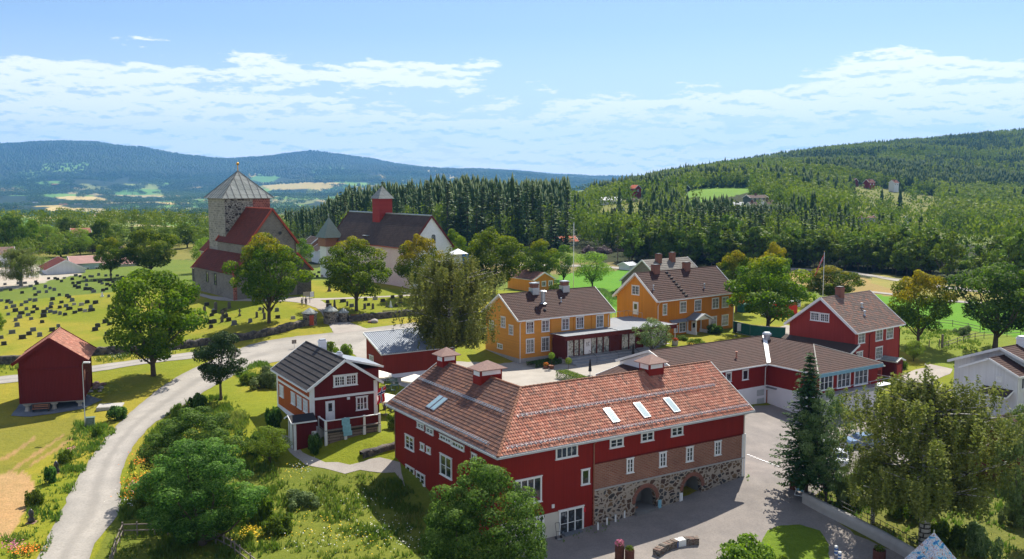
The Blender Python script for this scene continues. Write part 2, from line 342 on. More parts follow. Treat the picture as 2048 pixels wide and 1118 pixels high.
def m_leaf(name, cols, gold=None, trans=.45):
    # colour varies leaf by leaf ('tint', which also carries painted highlights on some crowns), tree by tree (object random) and, where the species turns, by its own gold attribute
    m, t, b, o = newmat(name); a = t.new('ShaderNodeAttribute', attribute_name='tint').outputs['Fac']; ri = t.new('ShaderNodeObjectInfo').outputs['Random']
    col = t.ramp(a, [(i/(len(cols)-1), c) for i, c in enumerate(cols)])
    col = t.mix(.6, col, t.mix(ri, shade(cols[0], .9), cols[-1]), 'MIX') if False else col
    h = t.new('ShaderNodeHueSaturation'); t.put(h.inputs['Color'], col); t.put(h.inputs['Hue'], t.mapr(ri, 0, 1, .492, .518)); t.put(h.inputs['Value'], t.mapr(ri, 0, 1, 1.0, 1.4)); col = h.outputs[0]
    if gold: ga = t.new('ShaderNodeAttribute', attribute_name='gold').outputs['Fac']; col = t.mix(ga, col, gold)
    t.n.remove(b); d = t.new('ShaderNodeBsdfPrincipled'); t.put(d.inputs['Base Color'], col); d.inputs['Roughness'].default_value = .65; d.inputs['Specular IOR Level'].default_value = .12
    tr = t.new('ShaderNodeBsdfTranslucent'); h2 = t.new('ShaderNodeHueSaturation'); t.put(h2.inputs['Color'], col); h2.inputs['Hue'].default_value = .495; h2.inputs['Saturation'].default_value = 1.1; h2.inputs['Value'].default_value = 1.5; t.put(tr.inputs[0], h2.outputs[0])
    mx = t.new('ShaderNodeMixShader'); mx.inputs[0].default_value = trans; t.l.new(d.outputs[0], mx.inputs[1]); t.l.new(tr.outputs[0], mx.inputs[2]); t.l.new(mx.outputs[0], o.inputs[0]); return m
def m_glass(name, c=(.02, .03, .04)):
    m, t, b, o = newmat(name); n = t.noise(objc(t), 1.3, 2)
    finish(t, b, t.ramp(t.noise(objc(t), 2.3, 2), [(.46, c), (.54, shade(c, 3.2)), (.62, shade(c, 3.0)), (.68, (.22, .23, .24))]), .06, .9); b.inputs['Coat Weight'].default_value = .6; b.inputs['Coat Roughness'].default_value = .03; return m
M = {}
M['red'] = m_boards('red_boards', (.225, .015, .010), .17, wear=.18)
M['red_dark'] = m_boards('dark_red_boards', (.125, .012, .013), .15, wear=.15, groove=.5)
M['red_faded'] = m_boards('faded_red_boards', (.30, .040, .032), .22, wear=.3)
M['red_shed'] = m_boards('shed_red_boards', (.24, .030, .018), .17, wear=.3)
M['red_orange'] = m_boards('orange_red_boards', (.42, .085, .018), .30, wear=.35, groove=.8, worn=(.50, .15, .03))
M['ochre'] = m_boards('ochre_vertical_boards', (.66, .27, .035), .34, wear=.12, groove=.5)
M['ochre_h'] = m_boards('ochre_clapboard', (.68, .30, .055), .20, False, wear=.15, groove=.3)
M['ochre_dark'] = m_boards('deep_ochre_boards', (.55, .20, .018), .30, wear=.12, groove=.4)
M['brown_red'] = m_boards('brown_red_boards', (.11, .020, .016), .14, False, wear=.15)
M['white_boards'] = m_boards('white_boards', (.72, .74, .78), .18, wear=.1, groove=.15, worn=(.6, .62, .66))
M['white'] = m_plain('white_paint', (.74, .76, .78), .5, .06, 3)
M['grey_trim'] = m_plain('grey_trim_paint', (.42, .45, .47), .6, .1, 3)
M['wall_white'] = m_plain('white_render', (.74, .75, .80), .85, .05, .6)
M['wall_cream'] = m_plain('cream_render', (.52, .50, .45), .85, .10, .8)
M['warm_lit_wash'] = m_brick('warm_lit_limewash', (.74, .62, .64), (.80, .70, .71), (.66, .54, .56), .5, .25, .012, .35, (.62, .46, .48))  # white limewash with warm light on the side wall put into its colour
M['whitewash'] = m_brick('limewashed_stone', (.74, .77, .82), (.80, .82, .86), (.66, .70, .76), .45, .22, .02, .2, (.6, .64, .7))
M['tile_red'] = m_tile('red_pantiles', [(.40, .15, .10), (.34, .12, .085), (.46, .20, .14), (.24, .095, .07), (.52, .26, .19), (.37, .14, .095), (.14, .075, .065), (.42, .18, .12)], moss=(.25, .14, .10), lichen=.35)
M['tile_old'] = m_tile('weathered_pantiles', [(.17, .085, .068), (.23, .11, .075), (.13, .07, .06), (.28, .14, .095), (.16, .09, .08), (.09, .055, .05)], moss=(.085, .06, .052), lichen=.16)
M['tile_brown'] = m_tile('brown_tiles', [(.070, .034, .030), (.082, .040, .035), (.056, .028, .025)], moss=(.048, .031, .028), lichen=.07)
M['tile_grey'] = m_tile('greyed_red_tiles', [(.19, .13, .11), (.24, .15, .12), (.13, .10, .09), (.34, .15, .10), (.17, .13, .12), (.10, .08, .075)], moss=(.12, .11, .10), lichen=.4)
M['tile_black'] = m_tile('charcoal_tiles', [(.045, .042, .045), (.055, .052, .054), (.038, .036, .04)], lichen=.2)
M['tile_church'] = m_tile('church_red_tiles', [(.13, .034, .022), (.17, .042, .026), (.10, .028, .020)], moss=(.075, .028, .022), lichen=.05)
M['tile_dark'] = m_tile('dark_slate_roof', [(.085, .060, .050), (.105, .076, .062), (.066, .048, .042)], moss=(.05, .038, .032), lichen=.12)
M['slate'] = m_brick('slate_sheets', (.24, .27, .27), (.32, .35, .35), (.09, .10, .10), .9, 1.1, .03, .3, (.16, .18, .17))
M['metal_roof'] = m_plain('grey_metal_sheet', (.17, .20, .25), .6, .12, 2, .2)
M['roofing'] = m_plain('grey_roofing_felt', (.19, .21, .24), .8, .12, 1)
M['metal'] = m_plain('zinc_metal', (.42, .46, .50), .4, .1, 3, .7)
M['black_metal'] = m_plain('black_metal', (.025, .025, .03), .5, .1, 3)
M['brick'] = m_brick('old_brick', (.22, .06, .036), (.33, .125, .075), (.31, .225, .18), .42, .15, .03, .6, (.12, .055, .04), patch=((.28, .16, .115), .35))
M['chim'] = m_brick('chimney_brick', (.26, .08, .05), (.32, .11, .07), (.22, .17, .15), .24, .08, .012)
M['rubble'] = m_rubble('granite_rubble', [(.20, .12, .07), (.09, .09, .10), (.15, .085, .06), (.30, .19, .11), (.12, .07, .055), (.075, .075, .085), (.24, .16, .11)], (.36, .31, .26), 2.5, .13)
M['rubble_grey'] = m_rubble('grey_fieldstone', [(.16, .15, .14), (.11, .10, .10), (.21, .19, .17), (.08, .075, .08), (.26, .22, .19)], (.10, .09, .08), 2.4, .03)
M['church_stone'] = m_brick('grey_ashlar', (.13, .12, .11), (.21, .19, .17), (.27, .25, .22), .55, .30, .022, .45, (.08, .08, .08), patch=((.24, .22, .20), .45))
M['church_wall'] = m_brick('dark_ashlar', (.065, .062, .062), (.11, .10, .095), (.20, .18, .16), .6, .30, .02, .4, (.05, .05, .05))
M['concrete'] = m_plain('concrete', (.36, .35, .34), .9, .1, 1.5)
M['stone_step'] = m_plain('granite_step', (.27, .29, .32), .85, .18, 1.2)
M['glass'] = m_glass('window_glass', (.012, .015, .018)); M['skyglass'] = m_plain('skylight_glass', (.22, .34, .40), .35, .08, 2, .0, .5)
M['curtain'] = m_plain('blind_behind_glass', (.55, .58, .60), .3, .1, 2)
M['bark'] = m_plain('grey_brown_bark', (.085, .065, .05), .95, .35, 3)
M['wood'] = m_plain('weathered_wood', (.20, .17, .15), .85, .25, 3)
M['wood_warm'] = m_plain('warm_wood', (.28, .13, .08), .8, .2, 3)
M['wood_door'] = m_plain('varnished_door_wood', (.28, .075, .03), .5, .15, 3)
M['rust'] = m_plain('rusty_steel', (.10, .035, .025), .85, .3, 4)
M['copper'] = m_plain('brass_gold', (.50, .27, .04), .3, .1, 3, .8)
M['canvas'] = m_plain('cream_canvas', (.78, .72, .64), .85, .04, 2)
M['black_canvas'] = m_plain('black_canvas', (.018, .018, .022), .85, .1, 3)
M['green_box'] = m_plain('green_cabinet_paint', (.10, .16, .13), .5, .1, 3)
M['verdigris'] = m_plain('verdigris_shingles', (.16, .21, .19), .8, .2, 4)
M['red_paint'] = m_plain('bright_red_paint', (.62, .02, .015), .45, .08, 2)
M['blue_paint'] = m_plain('blue_paint', (.03, .12, .40), .5, .1, 2)
M['flag_blue'] = m_plain('navy_flag_cloth', (.010, .020, .14), .8, .05, 2)
M['flag_red'] = m_plain('red_flag_cloth', (.60, .015, .03), .8, .05, 2)
M['flag_white'] = m_plain('white_flag_cloth', (.8, .8, .8), .8, .03, 2)
M['net'] = m_plain('green_debris_net', (.012, .10, .075), .85, .25, 1.5)
M['lblue'] = m_plain('pale_blue_cloth', (.22, .46, .58), .85, .2, 4)
M['fascia_blue'] = m_plain('blue_grey_fascia', (.16, .33, .42), .6, .1, 2)
M['black_stone'] = m_plain('polished_black_granite', (.035, .035, .038), .35, .2, 4, spec=.4)
M['grey_stone'] = m_plain('grey_granite', (.14, .15, .17), .6, .2, 4)
M['pale_stone'] = m_plain('pale_stone', (.36, .34, .31), .8, .15, 4)
M['terracotta'] = m_plain('terracotta', (.20, .085, .05), .8, .15, 4)
M['skin'] = m_plain('skin', (.52, .30, .22), .6, .05, 4)
M['cloth_dark'] = m_plain('dark_cloth', (.03, .028, .045), .9, .15, 4); M['cloth_lilac'] = m_plain('lilac_cloth', (.33, .27, .60), .9, .1, 4)
M['cloth_white'] = m_plain('white_cloth', (.70, .70, .70), .9, .05, 4); M['cloth_grey'] = m_plain('grey_cloth', (.16, .16, .18), .9, .1, 4)
M['hair'] = m_plain('brown_hair', (.05, .03, .02), .8, .2, 6)
for k, c in dict(fl_red=(.70, .02, .01), fl_orange=(.80, .22, .01), fl_yellow=(.80, .55, .02), fl_white=(.75, .76, .70), fl_pink=(.62, .18, .30)).items(): M[k] = m_plain(k+'_petals', c, .8, .15, 6)
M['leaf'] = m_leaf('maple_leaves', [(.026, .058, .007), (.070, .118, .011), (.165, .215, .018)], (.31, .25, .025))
M['leaf_dark'] = m_leaf('dark_leaves', [(.022, .050, .010), (.045, .085, .014), (.105, .165, .024)])
M['leaf_light'] = m_leaf('light_green_leaves', [(0.085, 0.140, 0.018), (0.130, 0.200, 0.028), (0.190, 0.260, 0.045)])
M['leaf_birch'] = m_leaf('birch_leaves', [(0.085, 0.110, 0.022), (0.130, 0.155, 0.034), (0.210, 0.220, 0.065)], trans=.3)
M['leaf_grey'] = m_leaf('grey_green_leaves', [(.060, .095, .030), (.105, .150, .050), (.19, .235, .10)], trans=.3)
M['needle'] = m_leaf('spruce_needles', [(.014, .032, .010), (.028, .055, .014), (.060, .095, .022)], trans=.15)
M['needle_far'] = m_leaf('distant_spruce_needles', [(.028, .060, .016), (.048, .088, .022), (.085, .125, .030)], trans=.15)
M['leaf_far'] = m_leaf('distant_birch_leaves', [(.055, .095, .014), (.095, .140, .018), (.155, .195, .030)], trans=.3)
M['grass_blade'] = m_leaf('grass_blades', [(.055, .10, .018), (.10, .155, .028), (.22, .22, .07)], trans=.35)
M['birch_bark'] = m_brick('birch_bark', (.52, .50, .46), (.42, .40, .37), (.05, .045, .04), .5, .35, .06, .5, (.10, .09, .08))

M['leaf_mid'] = m_leaf('mid_green_leaves', [(.035, .068, .010), (.080, .125, .015), (.185, .24, .035)])
M['leaf_dark2'] = m_leaf('chestnut_leaves', [(.020, .052, .010), (.046, .100, .018), (.135, .225, .050)])
M['leaf_mauve'] = m_leaf('mauve_twigs', [(.14, .10, .11), (.19, .14, .15), (.16, .15, .12)], trans=.1)
# ------------------------------------------------------------ the ground sheet
def ground_colors(X, Y):
    n = len(X); px, py = proj(X, Y, zt(X, Y)); D = np.hypot(X, Y)
    jit = 8*(fbm(X/3, Y/3, 3, 11)-.47)
    C = np.empty((n, 3)); C[:] = (.195, .222, .017)                      # mown lawn
    dry = fbm(X/9, Y/9, 4, 5); k = np.clip((dry-.42)*5, 0, 1)[:, None]; C = C*(1-k)+np.array([.28, .25, .03])*k
    def area(poly, c, j=1.0):
        m = inpoly(px+jit*j*2, py+jit*j, poly); C[m] = c
        return m
    far = D > 215; C[far] = (.13, .18, .03)
    wood = (.030, .040, .014)
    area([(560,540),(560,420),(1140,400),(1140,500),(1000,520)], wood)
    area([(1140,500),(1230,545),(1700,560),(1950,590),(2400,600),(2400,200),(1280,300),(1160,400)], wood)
    area([(-400,480),(400,480),(600,520),(560,560),(380,520),(-400,500)], (.09, .12, .03))
    # bottom left: straw ground and tall meadow
    area([(-200,950),(20,935),(62,950),(72,985),(55,1010),(20,1075),(-200,1100)], (.42, .27, .13), .5)
    area([(-200,870),(60,845),(150,830),(190,850),(120,900),(40,945),(-200,950)], (.21, .20, .03))
    for (a, b) in [((10,945),(125,870)),((0,920),(70,872)),((55,930),(150,872))]:
        area([(a[0],a[1]),(b[0],b[1]),(b[0]+4,b[1]+3),(a[0]+6,a[1]+4)], (.33, .22, .09), .3)
    area([(430,940),(560,930),(800,930),(1080,1090),(1080,1200),(150,1200),(240,1000)], (.14, .17, .024))
    area([(1560,545),(1700,552),(1900,585),(1915,612),(1760,590),(1600,575)], (.30, .22, .085))
    area([(1740,545),(2200,600),(2200,640),(1910,612),(1740,565)], (.26, .24, .07))
    area([(1740,587),(1920,605),(2300,640),(2300,720),(1960,690),(1900,660),(1790,650),(1745,610)], (.11, .26, .018))
    area([(1790,650),(1900,660),(2300,700),(2300,760),(1900,745),(1800,700)], (.19, .235, .03))
    area([(1120,545),(1260,530),(1260,600),(1215,640),(1110,580)], (.10, .25, .02))
    area([(1100,525),(1250,525),(1250,540),(1100,548)], (.20, .17, .07))
    area([(930,525),(1060,525),(1060,545),(930,550)], (.24, .19, .08))
    area([(60,480),(400,485),(400,520),(60,512)], (.20, .19, .05))
    area([(-100,510),(85,530),(160,548),(40,575),(-100,580)], (.42, .38, .33))
    area([(1600,1000),(1700,960),(1900,900),(2300,900),(2300,1300),(1850,1250),(1700,1060)], (.15, .165, .035), .3)
    # clearings and fields on the right hillside
    area([(1360,398),(1380,380),(1430,368),(1505,368),(1512,382),(1420,402),(1370,410)], (.13, .24, .03), .4)
    area([(1700,372),(1880,372),(1900,420),(1880,450),(1720,440),(1690,400)], (.16, .17, .045))
    area([(1830,462),(1930,452),(2100,478),(2100,500),(1850,482)], (.13, .17, .04), .4)
    area([(1470,405),(1580,405),(1580,425),(1470,425)], (.17, .18, .04))
    area([(1135,398),(1300,398),(1310,425),(1135,428)], (.17, .18, .045))
    # the valley floor: a patchwork of fields and woods; the heights beyond are wooded
    v = (D > 800) & (px < 1320); A, L = _az(X, Y)
    A2 = A+.010*(fbm(A*60, L*14, 3, 21)-.5); L2 = L+.05*(fbm(A*50, L*20, 3, 22)-.5)
    r = np.random.default_rng(3); N = 900
    sa = r.uniform(-.62, .2, N); sl_ = r.uniform(math.log(800), math.log(9500), N)
    best = np.full(n, 1e9); idx = np.zeros(n, int); iv = np.where(v)[0]
    for i0 in range(0, len(iv), 20000):
        ii = iv[i0:i0+20000]; d = ((A2[ii, None]-sa)*1.0)**2+((L2[ii, None]-sl_)*.32)**2; idx[ii] = d.argmin(1)
    pal = np.array([(.12,.25,.05),(.16,.29,.06),(.22,.27,.07),(.42,.33,.12),(.52,.40,.16),(.10,.23,.06),(.022,.042,.020),(.022,.042,.020),(.022,.042,.020),(.028,.050,.022),(.022,.042,.020),(.19,.22,.08),(.35,.30,.14),(.022,.042,.020)])
    pick = r.integers(0, len(pal), N); up = (np.exp(sl_) > 4900)&(r.random(N) < np.clip((np.exp(sl_)-5600)/2600, 0, .97)); pick[up] = 7
    C[v] = pal[pick[idx[v]]]
    hi = (D > 8000) & (zt(X, Y) > 130); C[hi] = (.020, .038, .020)
    C[(px >= 1320) & (D > 2600)] = (.03, .045, .02)
    area([(520,366),(600,368),(625,374),(540,380)], (.42, .34, .13), .2)
    return C
def m_ground():
    m, t, b, o = newmat('grassy_ground'); c = t.new('ShaderNodeAttribute', attribute_name='gcol').outputs['Color']; oc = objc(t)
    n1 = t.noise(oc, .9, 5, .65); n2 = t.noise(oc, .12, 4, .6); n3 = t.noise(oc, 6, 3, .7); nf = t.noise(oc, .02, 6, .7)
    col = t.mix(t.mapr(n1, .35, .7, 0, .5), c, t.mix(1.0, c, (.62, .68, .55), 'MULTIPLY')); col = t.mix(t.mapr(n2, .45, .7, 0, .35), col, t.mix(1.0, c, (1.5, 1.15, 1.1), 'MULTIPLY'))
    col = t.mix(t.mapr(n3, .45, .7, 0, .6), col, t.mix(1.0, c, (.5, .62, .5), 'MULTIPLY')); col = t.mix(t.mapr(t.noise(oc, 2.2, 4, .7), .5, .7, 0, .4), col, t.mix(1.0, c, (1.35, 1.2, 1.3), 'MULTIPLY')); col = t.mix(t.mapr(nf, .42, .62, 0, .25), col, t.mix(1.0, c, (.6, .7, .7), 'MULTIPLY'))
    finish(t, b, col, .95, .1, t.m('ADD', n3, t.m('MULTIPLY', n1, 2.0)), .12); return m
def build_ground():
    na, nl = 640, 660
    A = np.linspace(R_(-52), R_(52), na); Ld = np.linspace(math.log(20), math.log(15000), nl)
    a, l = np.meshgrid(A, Ld); X = np.sin(a)*np.exp(l); Y = np.cos(a)*np.exp(l); Z = zt(X, Y)
    V = np.c_[X.ravel(), Y.ravel(), Z.ravel()]; i = np.arange(na*nl).reshape(nl, na)
    F = np.c_[i[:-1, :-1].ravel(), i[:-1, 1:].ravel(), i[1:, 1:].ravel(), i[1:, :-1].ravel()]
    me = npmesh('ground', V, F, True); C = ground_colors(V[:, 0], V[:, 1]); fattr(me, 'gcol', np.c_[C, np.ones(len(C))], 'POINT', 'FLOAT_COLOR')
    tag(link('ground', me, m_ground()), kind='structure')
build_ground()

def m_gravel(name, c, c2, fine=9.0, tracks=0.0):
    m, t, b, o = newmat(name); oc = objc(t); n = t.noise(oc, .35, 5, .65); f = t.noise(oc, fine, 4, .8)
    col = t.mix(t.mapr(n, .35, .7, 0, 1), c, c2); col = t.mix(t.mapr(f, .45, .75, 0, .55), col, shade(c, .5))
    if tracks:
        u = t.sep(t.new('ShaderNodeUVMap').outputs[0])[0]
        w = t.noise(t.new('ShaderNodeUVMap').outputs[0], 3.0, 2); uu = t.m('ADD', u, t.m('MULTIPLY', t.m('SUBTRACT', w, .5), .12))
        tr = t.ramp(uu, [(0, .7), (.12, .2), (.26, 0), (.36, 0), (.48, .55), (.56, .5), (.66, 0), (.76, 0), (.9, .3), (1, .8)])
        col = t.mix(t.m('MULTIPLY', tr, tracks), col, shade(c, .62))
    finish(t, b, col, .95, .12, f, .02); return m
M['road'] = m_gravel('gravel_road', (.305, .29, .27), (.39, .365, .335), 5, .8); M['gravel'] = m_gravel('grey_gravel', (.205, .19, .185), (.285, .26, .245), 7)
M['court'] = m_gravel('courtyard_gravel', (.32, .30, .275), (.40, .375, .345), 7); M['path'] = m_gravel('path_gravel', (.32, .29, .27), (.39, .36, .33), 7)
M['slab'] = m_gravel('slate_slab', (.13, .15, .18), (.19, .21, .24), 4); M['soil'] = m_gravel('bare_soil', (.22, .14, .09), (.28, .2, .12), 6)
def smooth_line(P, step):
    P = np.array(P, float); out = []
    for i in range(len(P)-1):
        p0, p1, p2, p3 = P[max(i-1, 0)], P[i], P[i+1], P[min(i+2, len(P)-1)]
        n = max(2, int(np.linalg.norm(p2[:2]-p1[:2])/step))
        for k in range(n):
            t = k/n; out.append(.5*((2*p1)+(-p0+p2)*t+(2*p0-5*p1+4*p2-p3)*t*t+(-p0+3*p1-3*p2+p3)*t**3))
    out.append(P[-1]); return np.array(out)
def strip(name, mat, edges, lift=.03, step=1.0, nu=9, rag=.07, kind='structure'):
    """a road between two edge lines given as pixel pairs (left x,y, right x,y)"""
    P = []
    for lx, ly, rx, ry in edges: a, b = G(lx, ly), G(rx, ry); P.append([a[0], a[1], b[0], b[1]])
    L = smooth_line(P, step); n = len(L); u = np.linspace(0, 1, nu)
    rr = np.random.default_rng(5); L[:, :2] += rr.normal(0, rag, (n, 2)); L[:, 2:] += rr.normal(0, rag, (n, 2))
    X = L[:, [0]]*(1-u)+L[:, [2]]*u; Y = L[:, [1]]*(1-u)+L[:, [3]]*u; Z = zt(X, Y)+lift
    i = np.arange(n*nu).reshape(n, nu); F = np.c_[i[:-1, :-1].ravel(), i[:-1, 1:].ravel(), i[1:, 1:].ravel(), i[1:, :-1].ravel()]
    me = npmesh(name, np.c_[X.ravel(), Y.ravel(), Z.ravel()], F, True)
    uv = me.uv_layers.new(name='UVMap'); U = np.tile(u, (n, 1)).ravel(); W = np.repeat(np.arange(n)*step/8, nu); ii = F.ravel(); uv.data.foreach_set('uv', np.c_[U[ii], W[ii]].astype(np.float32).ravel())
    return tag(link(name, me, mat), kind=kind)
def patch(name, mat, poly, lift=.026, step=.9, rag=.15, kind='structure', dome=None, world=False):
    P = [tuple(p[:2]) if world else tuple(G(*p)[:2]) for p in poly]; B = []
    rr = np.random.default_rng(9)
    for i in range(len(P)):
        a, b = np.array(P[i]), np.array(P[(i+1) % len(P)]); n = max(1, int(np.linalg.norm(b-a)/step))
        for k in range(n): B.append(a+(b-a)*k/n+(rr.normal(0, rag, 2) if k else 0))
    B = np.array(B); x0, y0 = B.min(0); x1, y1 = B.max(0)
    gx, gy = np.meshgrid(np.arange(x0, x1, step), np.arange(y0, y1, step)); g = np.c_[gx.ravel(), gy.ravel()]
    g = g[inpoly(g[:, 0], g[:, 1], [tuple(q) for q in B])]
    if len(g): d = np.sqrt(((g[:, None]-B[None])**2).sum(2)).min(1); g = g[d > step*.45]
    pts = [Vector(p) for p in np.r_[B, g]]; nb = len(B)
    v, e, f, *_ = geometry.delaunay_2d_cdt(pts, [(i, (i+1) % nb) for i in range(nb)], [], 1, 1e-5)
    V = np.array([(p.x, p.y) for p in v]); Z = zt(V[:, 0], V[:, 1])+lift
    if dome: d = np.sqrt(((V[:, None]-B[None])**2).sum(2)).min(1); Z = Z+dome*(1-np.exp(-d/1.5))
    me = bpy.data.meshes.new(name); me.from_pydata([(x, y, z) for (x, y), z in zip(V, Z)], [], [tuple(q) for q in f]); me.update()
    for p in me.polygons: p.use_smooth = True
    return tag(link(name, me, mat), kind=kind)
# gravel road from the bottom left up past the churchyard to the courtyard
strip('road', M['road'], [(20,1240,225,1240),(75,1118,180,1118),(115,1040,238,1020),(165,940,245,940),(228,858,292,862),(300,792,375,805),(365,748,440,766),(430,718,490,742),(500,690,560,722),(570,676,640,712),(660,666,740,700),(740,656,830,690),(830,645,930,685)])
strip('lower_road', M['road'], [(-160,762,-160,782),(0,753,0,768),(130,738,130,752),(190,731,190,744),(300,716,300,727),(400,702,420,714),(470,694,500,706)], .045)
strip('church_path', M['path'], [(668,668,740,660),(655,645,690,640),(640,622,668,618),(622,612,650,606),(600,606,625,596),(570,603,590,594),(520,603,520,596),(440,601,440,594),(400,592,400,587)], .04, rag=.06)
strip('churchyard_path', M['path'], [(612,602,612,596),(650,600,650,596.5),(720,597,720,594),(800,593,800,590.5),(860,590,860,588)], .035, rag=.05)
patch('courtyard', M['court'], [(870,720),(1000,728),(1120,712),(1250,690),(1340,700),(1500,680),(1570,650),(1640,660),(1560,700),(1480,760),(1330,800),(1040,860),(900,800),(760,760),(700,700),(740,672)], .035)
patch('gravel_yard', M['gravel'], [FB.w(3, .9)[:2], FB.w(28.5, .9)[:2], FB.w(29.5, 9)[:2], FB.w(29, 17)[:2], FL.w(-9, 7.2)[:2], FL.w(.4, 7.2)[:2], FL.w(.4, .2)[:2], FL.w(16, .2)[:2], G(1880,800)[:2], G(2060,830)[:2], G(2060,880)[:2], G(1900,900)[:2], G(1690,960)[:2], G(1612,1000)[:2], G(1700,1060)[:2], G(1835,1130)[:2], G(1835,1260)[:2], G(1000,1260)[:2], G(1030,1095)[:2]], .026, world=True)
patch('foot_path', M['path'], [(560,868),(575,872),(605,905),(650,925),(700,930),(760,915),(800,925),(810,975),(790,945),(720,940),(690,948),(610,930),(580,905)], .03, rag=.08)
patch('grass_island', None, [(1535,1062),(1560,1052),(1600,1050),(1640,1062),(1658,1090),(1660,1140),(1600,1160),(1540,1150),(1520,1090)], .05, .5, .04, dome=.35).data.materials.append(bpy.data.materials['grassy_ground'])
_me = bpy.data.objects['grass_island'].data; fattr(_me, 'gcol', np.tile([.13, .20, .018, 1], (len(_me.vertices), 1)), 'POINT', 'FLOAT_COLOR')
patch('storehouse_slab', M['slab'], [(22,832),(40,808),(175,790),(205,800),(165,818),(60,834)], .05, .8, .03)
patch('garden_path', M['path'], [(1790,752),(1850,735),(1850,726),(1905,738),(1900,748),(1870,760),(1840,790),(1830,770)], .03, rag=.05)
strip('field_road', M['road'], [(1560,535,1560,539),(1700,543,1700,547),(1800,559,1800,564),(1900,573,1900,579),(2100,590,2100,598)], .1, 3)
strip('farm_track', M['road'], [(1745,583,1745,586),(1900,600,1900,604),(2100,615,2100,620)], .1, 3)
strip('valley_road', M['road'], [(900,523,900,526),(1000,528,1000,531),(1160,530,1160,534),(1260,536,1260,540)], .1, 3)
# ------------------------------------------------------------ building kit
def tile_slope(A, e, Lx, s, Ls, n, tw=.24, th=.34, amp=.032, step=.028, sub=4, clip=None):
    """pantiled slope: A eave corner, e along the eave, s up the slope, n outward; clip = list of (point, normal to keep)"""
    A, e, s, n = (np.array(q, float) for q in (A, e, s, n)); nc = max(2, round(Lx/tw)); nr = max(2, round(Ls/th))
    us = np.linspace(0, Lx, nc*sub+1); ph = (np.arange(nc*sub+1) % sub)/sub; prof = amp*(.5-.5*np.cos(2*np.pi*(ph+.12)))
    if sub == 1: prof = prof*0
    rows = []; hs = []
    for r in range(nr): rows += [r*Ls/nr, (r+1)*Ls/nr]; hs += [step, 0.0]
    rows = np.array(rows); hs = np.array(hs)
    P = A+us[None, :, None]*e+rows[:, None, None]*s+(hs[:, None]+prof[None, :]+.02)[..., None]*n
    nu = len(us); i = np.arange(len(rows)*nu).reshape(len(rows), nu); F = np.c_[i[:-1, :-1].ravel(), i[:-1, 1:].ravel(), i[1:, 1:].ravel(), i[1:, :-1].ravel()]
    jr, jc = np.meshgrid(np.arange(len(rows)-1), np.arange(nu-1), indexing='ij')
    U = np.c_[(jc.ravel()//sub)+.5, np.minimum((jr.ravel()+1)//2, nr)+.5]
    V = P.reshape(-1, 3)
    if clip:
        bm = bmesh.new(); vs = [bm.verts.new(v) for v in V]; uvl = bm.loops.layers.uv.new('UVMap')
        for f, q in zip(F, U):
            fc = bm.faces.new([vs[k] for k in f])
            for lp in fc.loops: lp[uvl].uv = q
        for p, nn in clip:
            bmesh.ops.bisect_plane(bm, geom=bm.verts[:]+bm.edges[:]+bm.faces[:], dist=1e-5, plane_co=p, plane_no=nn, clear_inner=True)
        bm.verts.index_update(); V2 = np.array([v.co[:] for v in bm.verts]); fl = [([v.index for v in f.verts], [tuple(l[uvl].uv) for l in f.loops]) for f in bm.faces]; bm.free(); return V2, fl
    return V, [(list(f), [tuple(q)]*4) for f, q in zip(F.tolist(), U)]
def tiles_obj(name, slopes, mat, parent):
    V = []; F = []; UV = []; b = 0
    for v, fl in slopes:
        V.append(v)
        for f, u in fl: F.append([k+b for k in f]); UV += u
        b += len(v)
    me = bpy.data.meshes.new(name); me.from_pydata(np.concatenate(V).tolist(), [], F); uv = me.uv_layers.new(name='UVMap'); uv.data.foreach_set('uv', np.array(UV, np.float32).ravel()); me.update()
    return link(name, me, mat, parent)
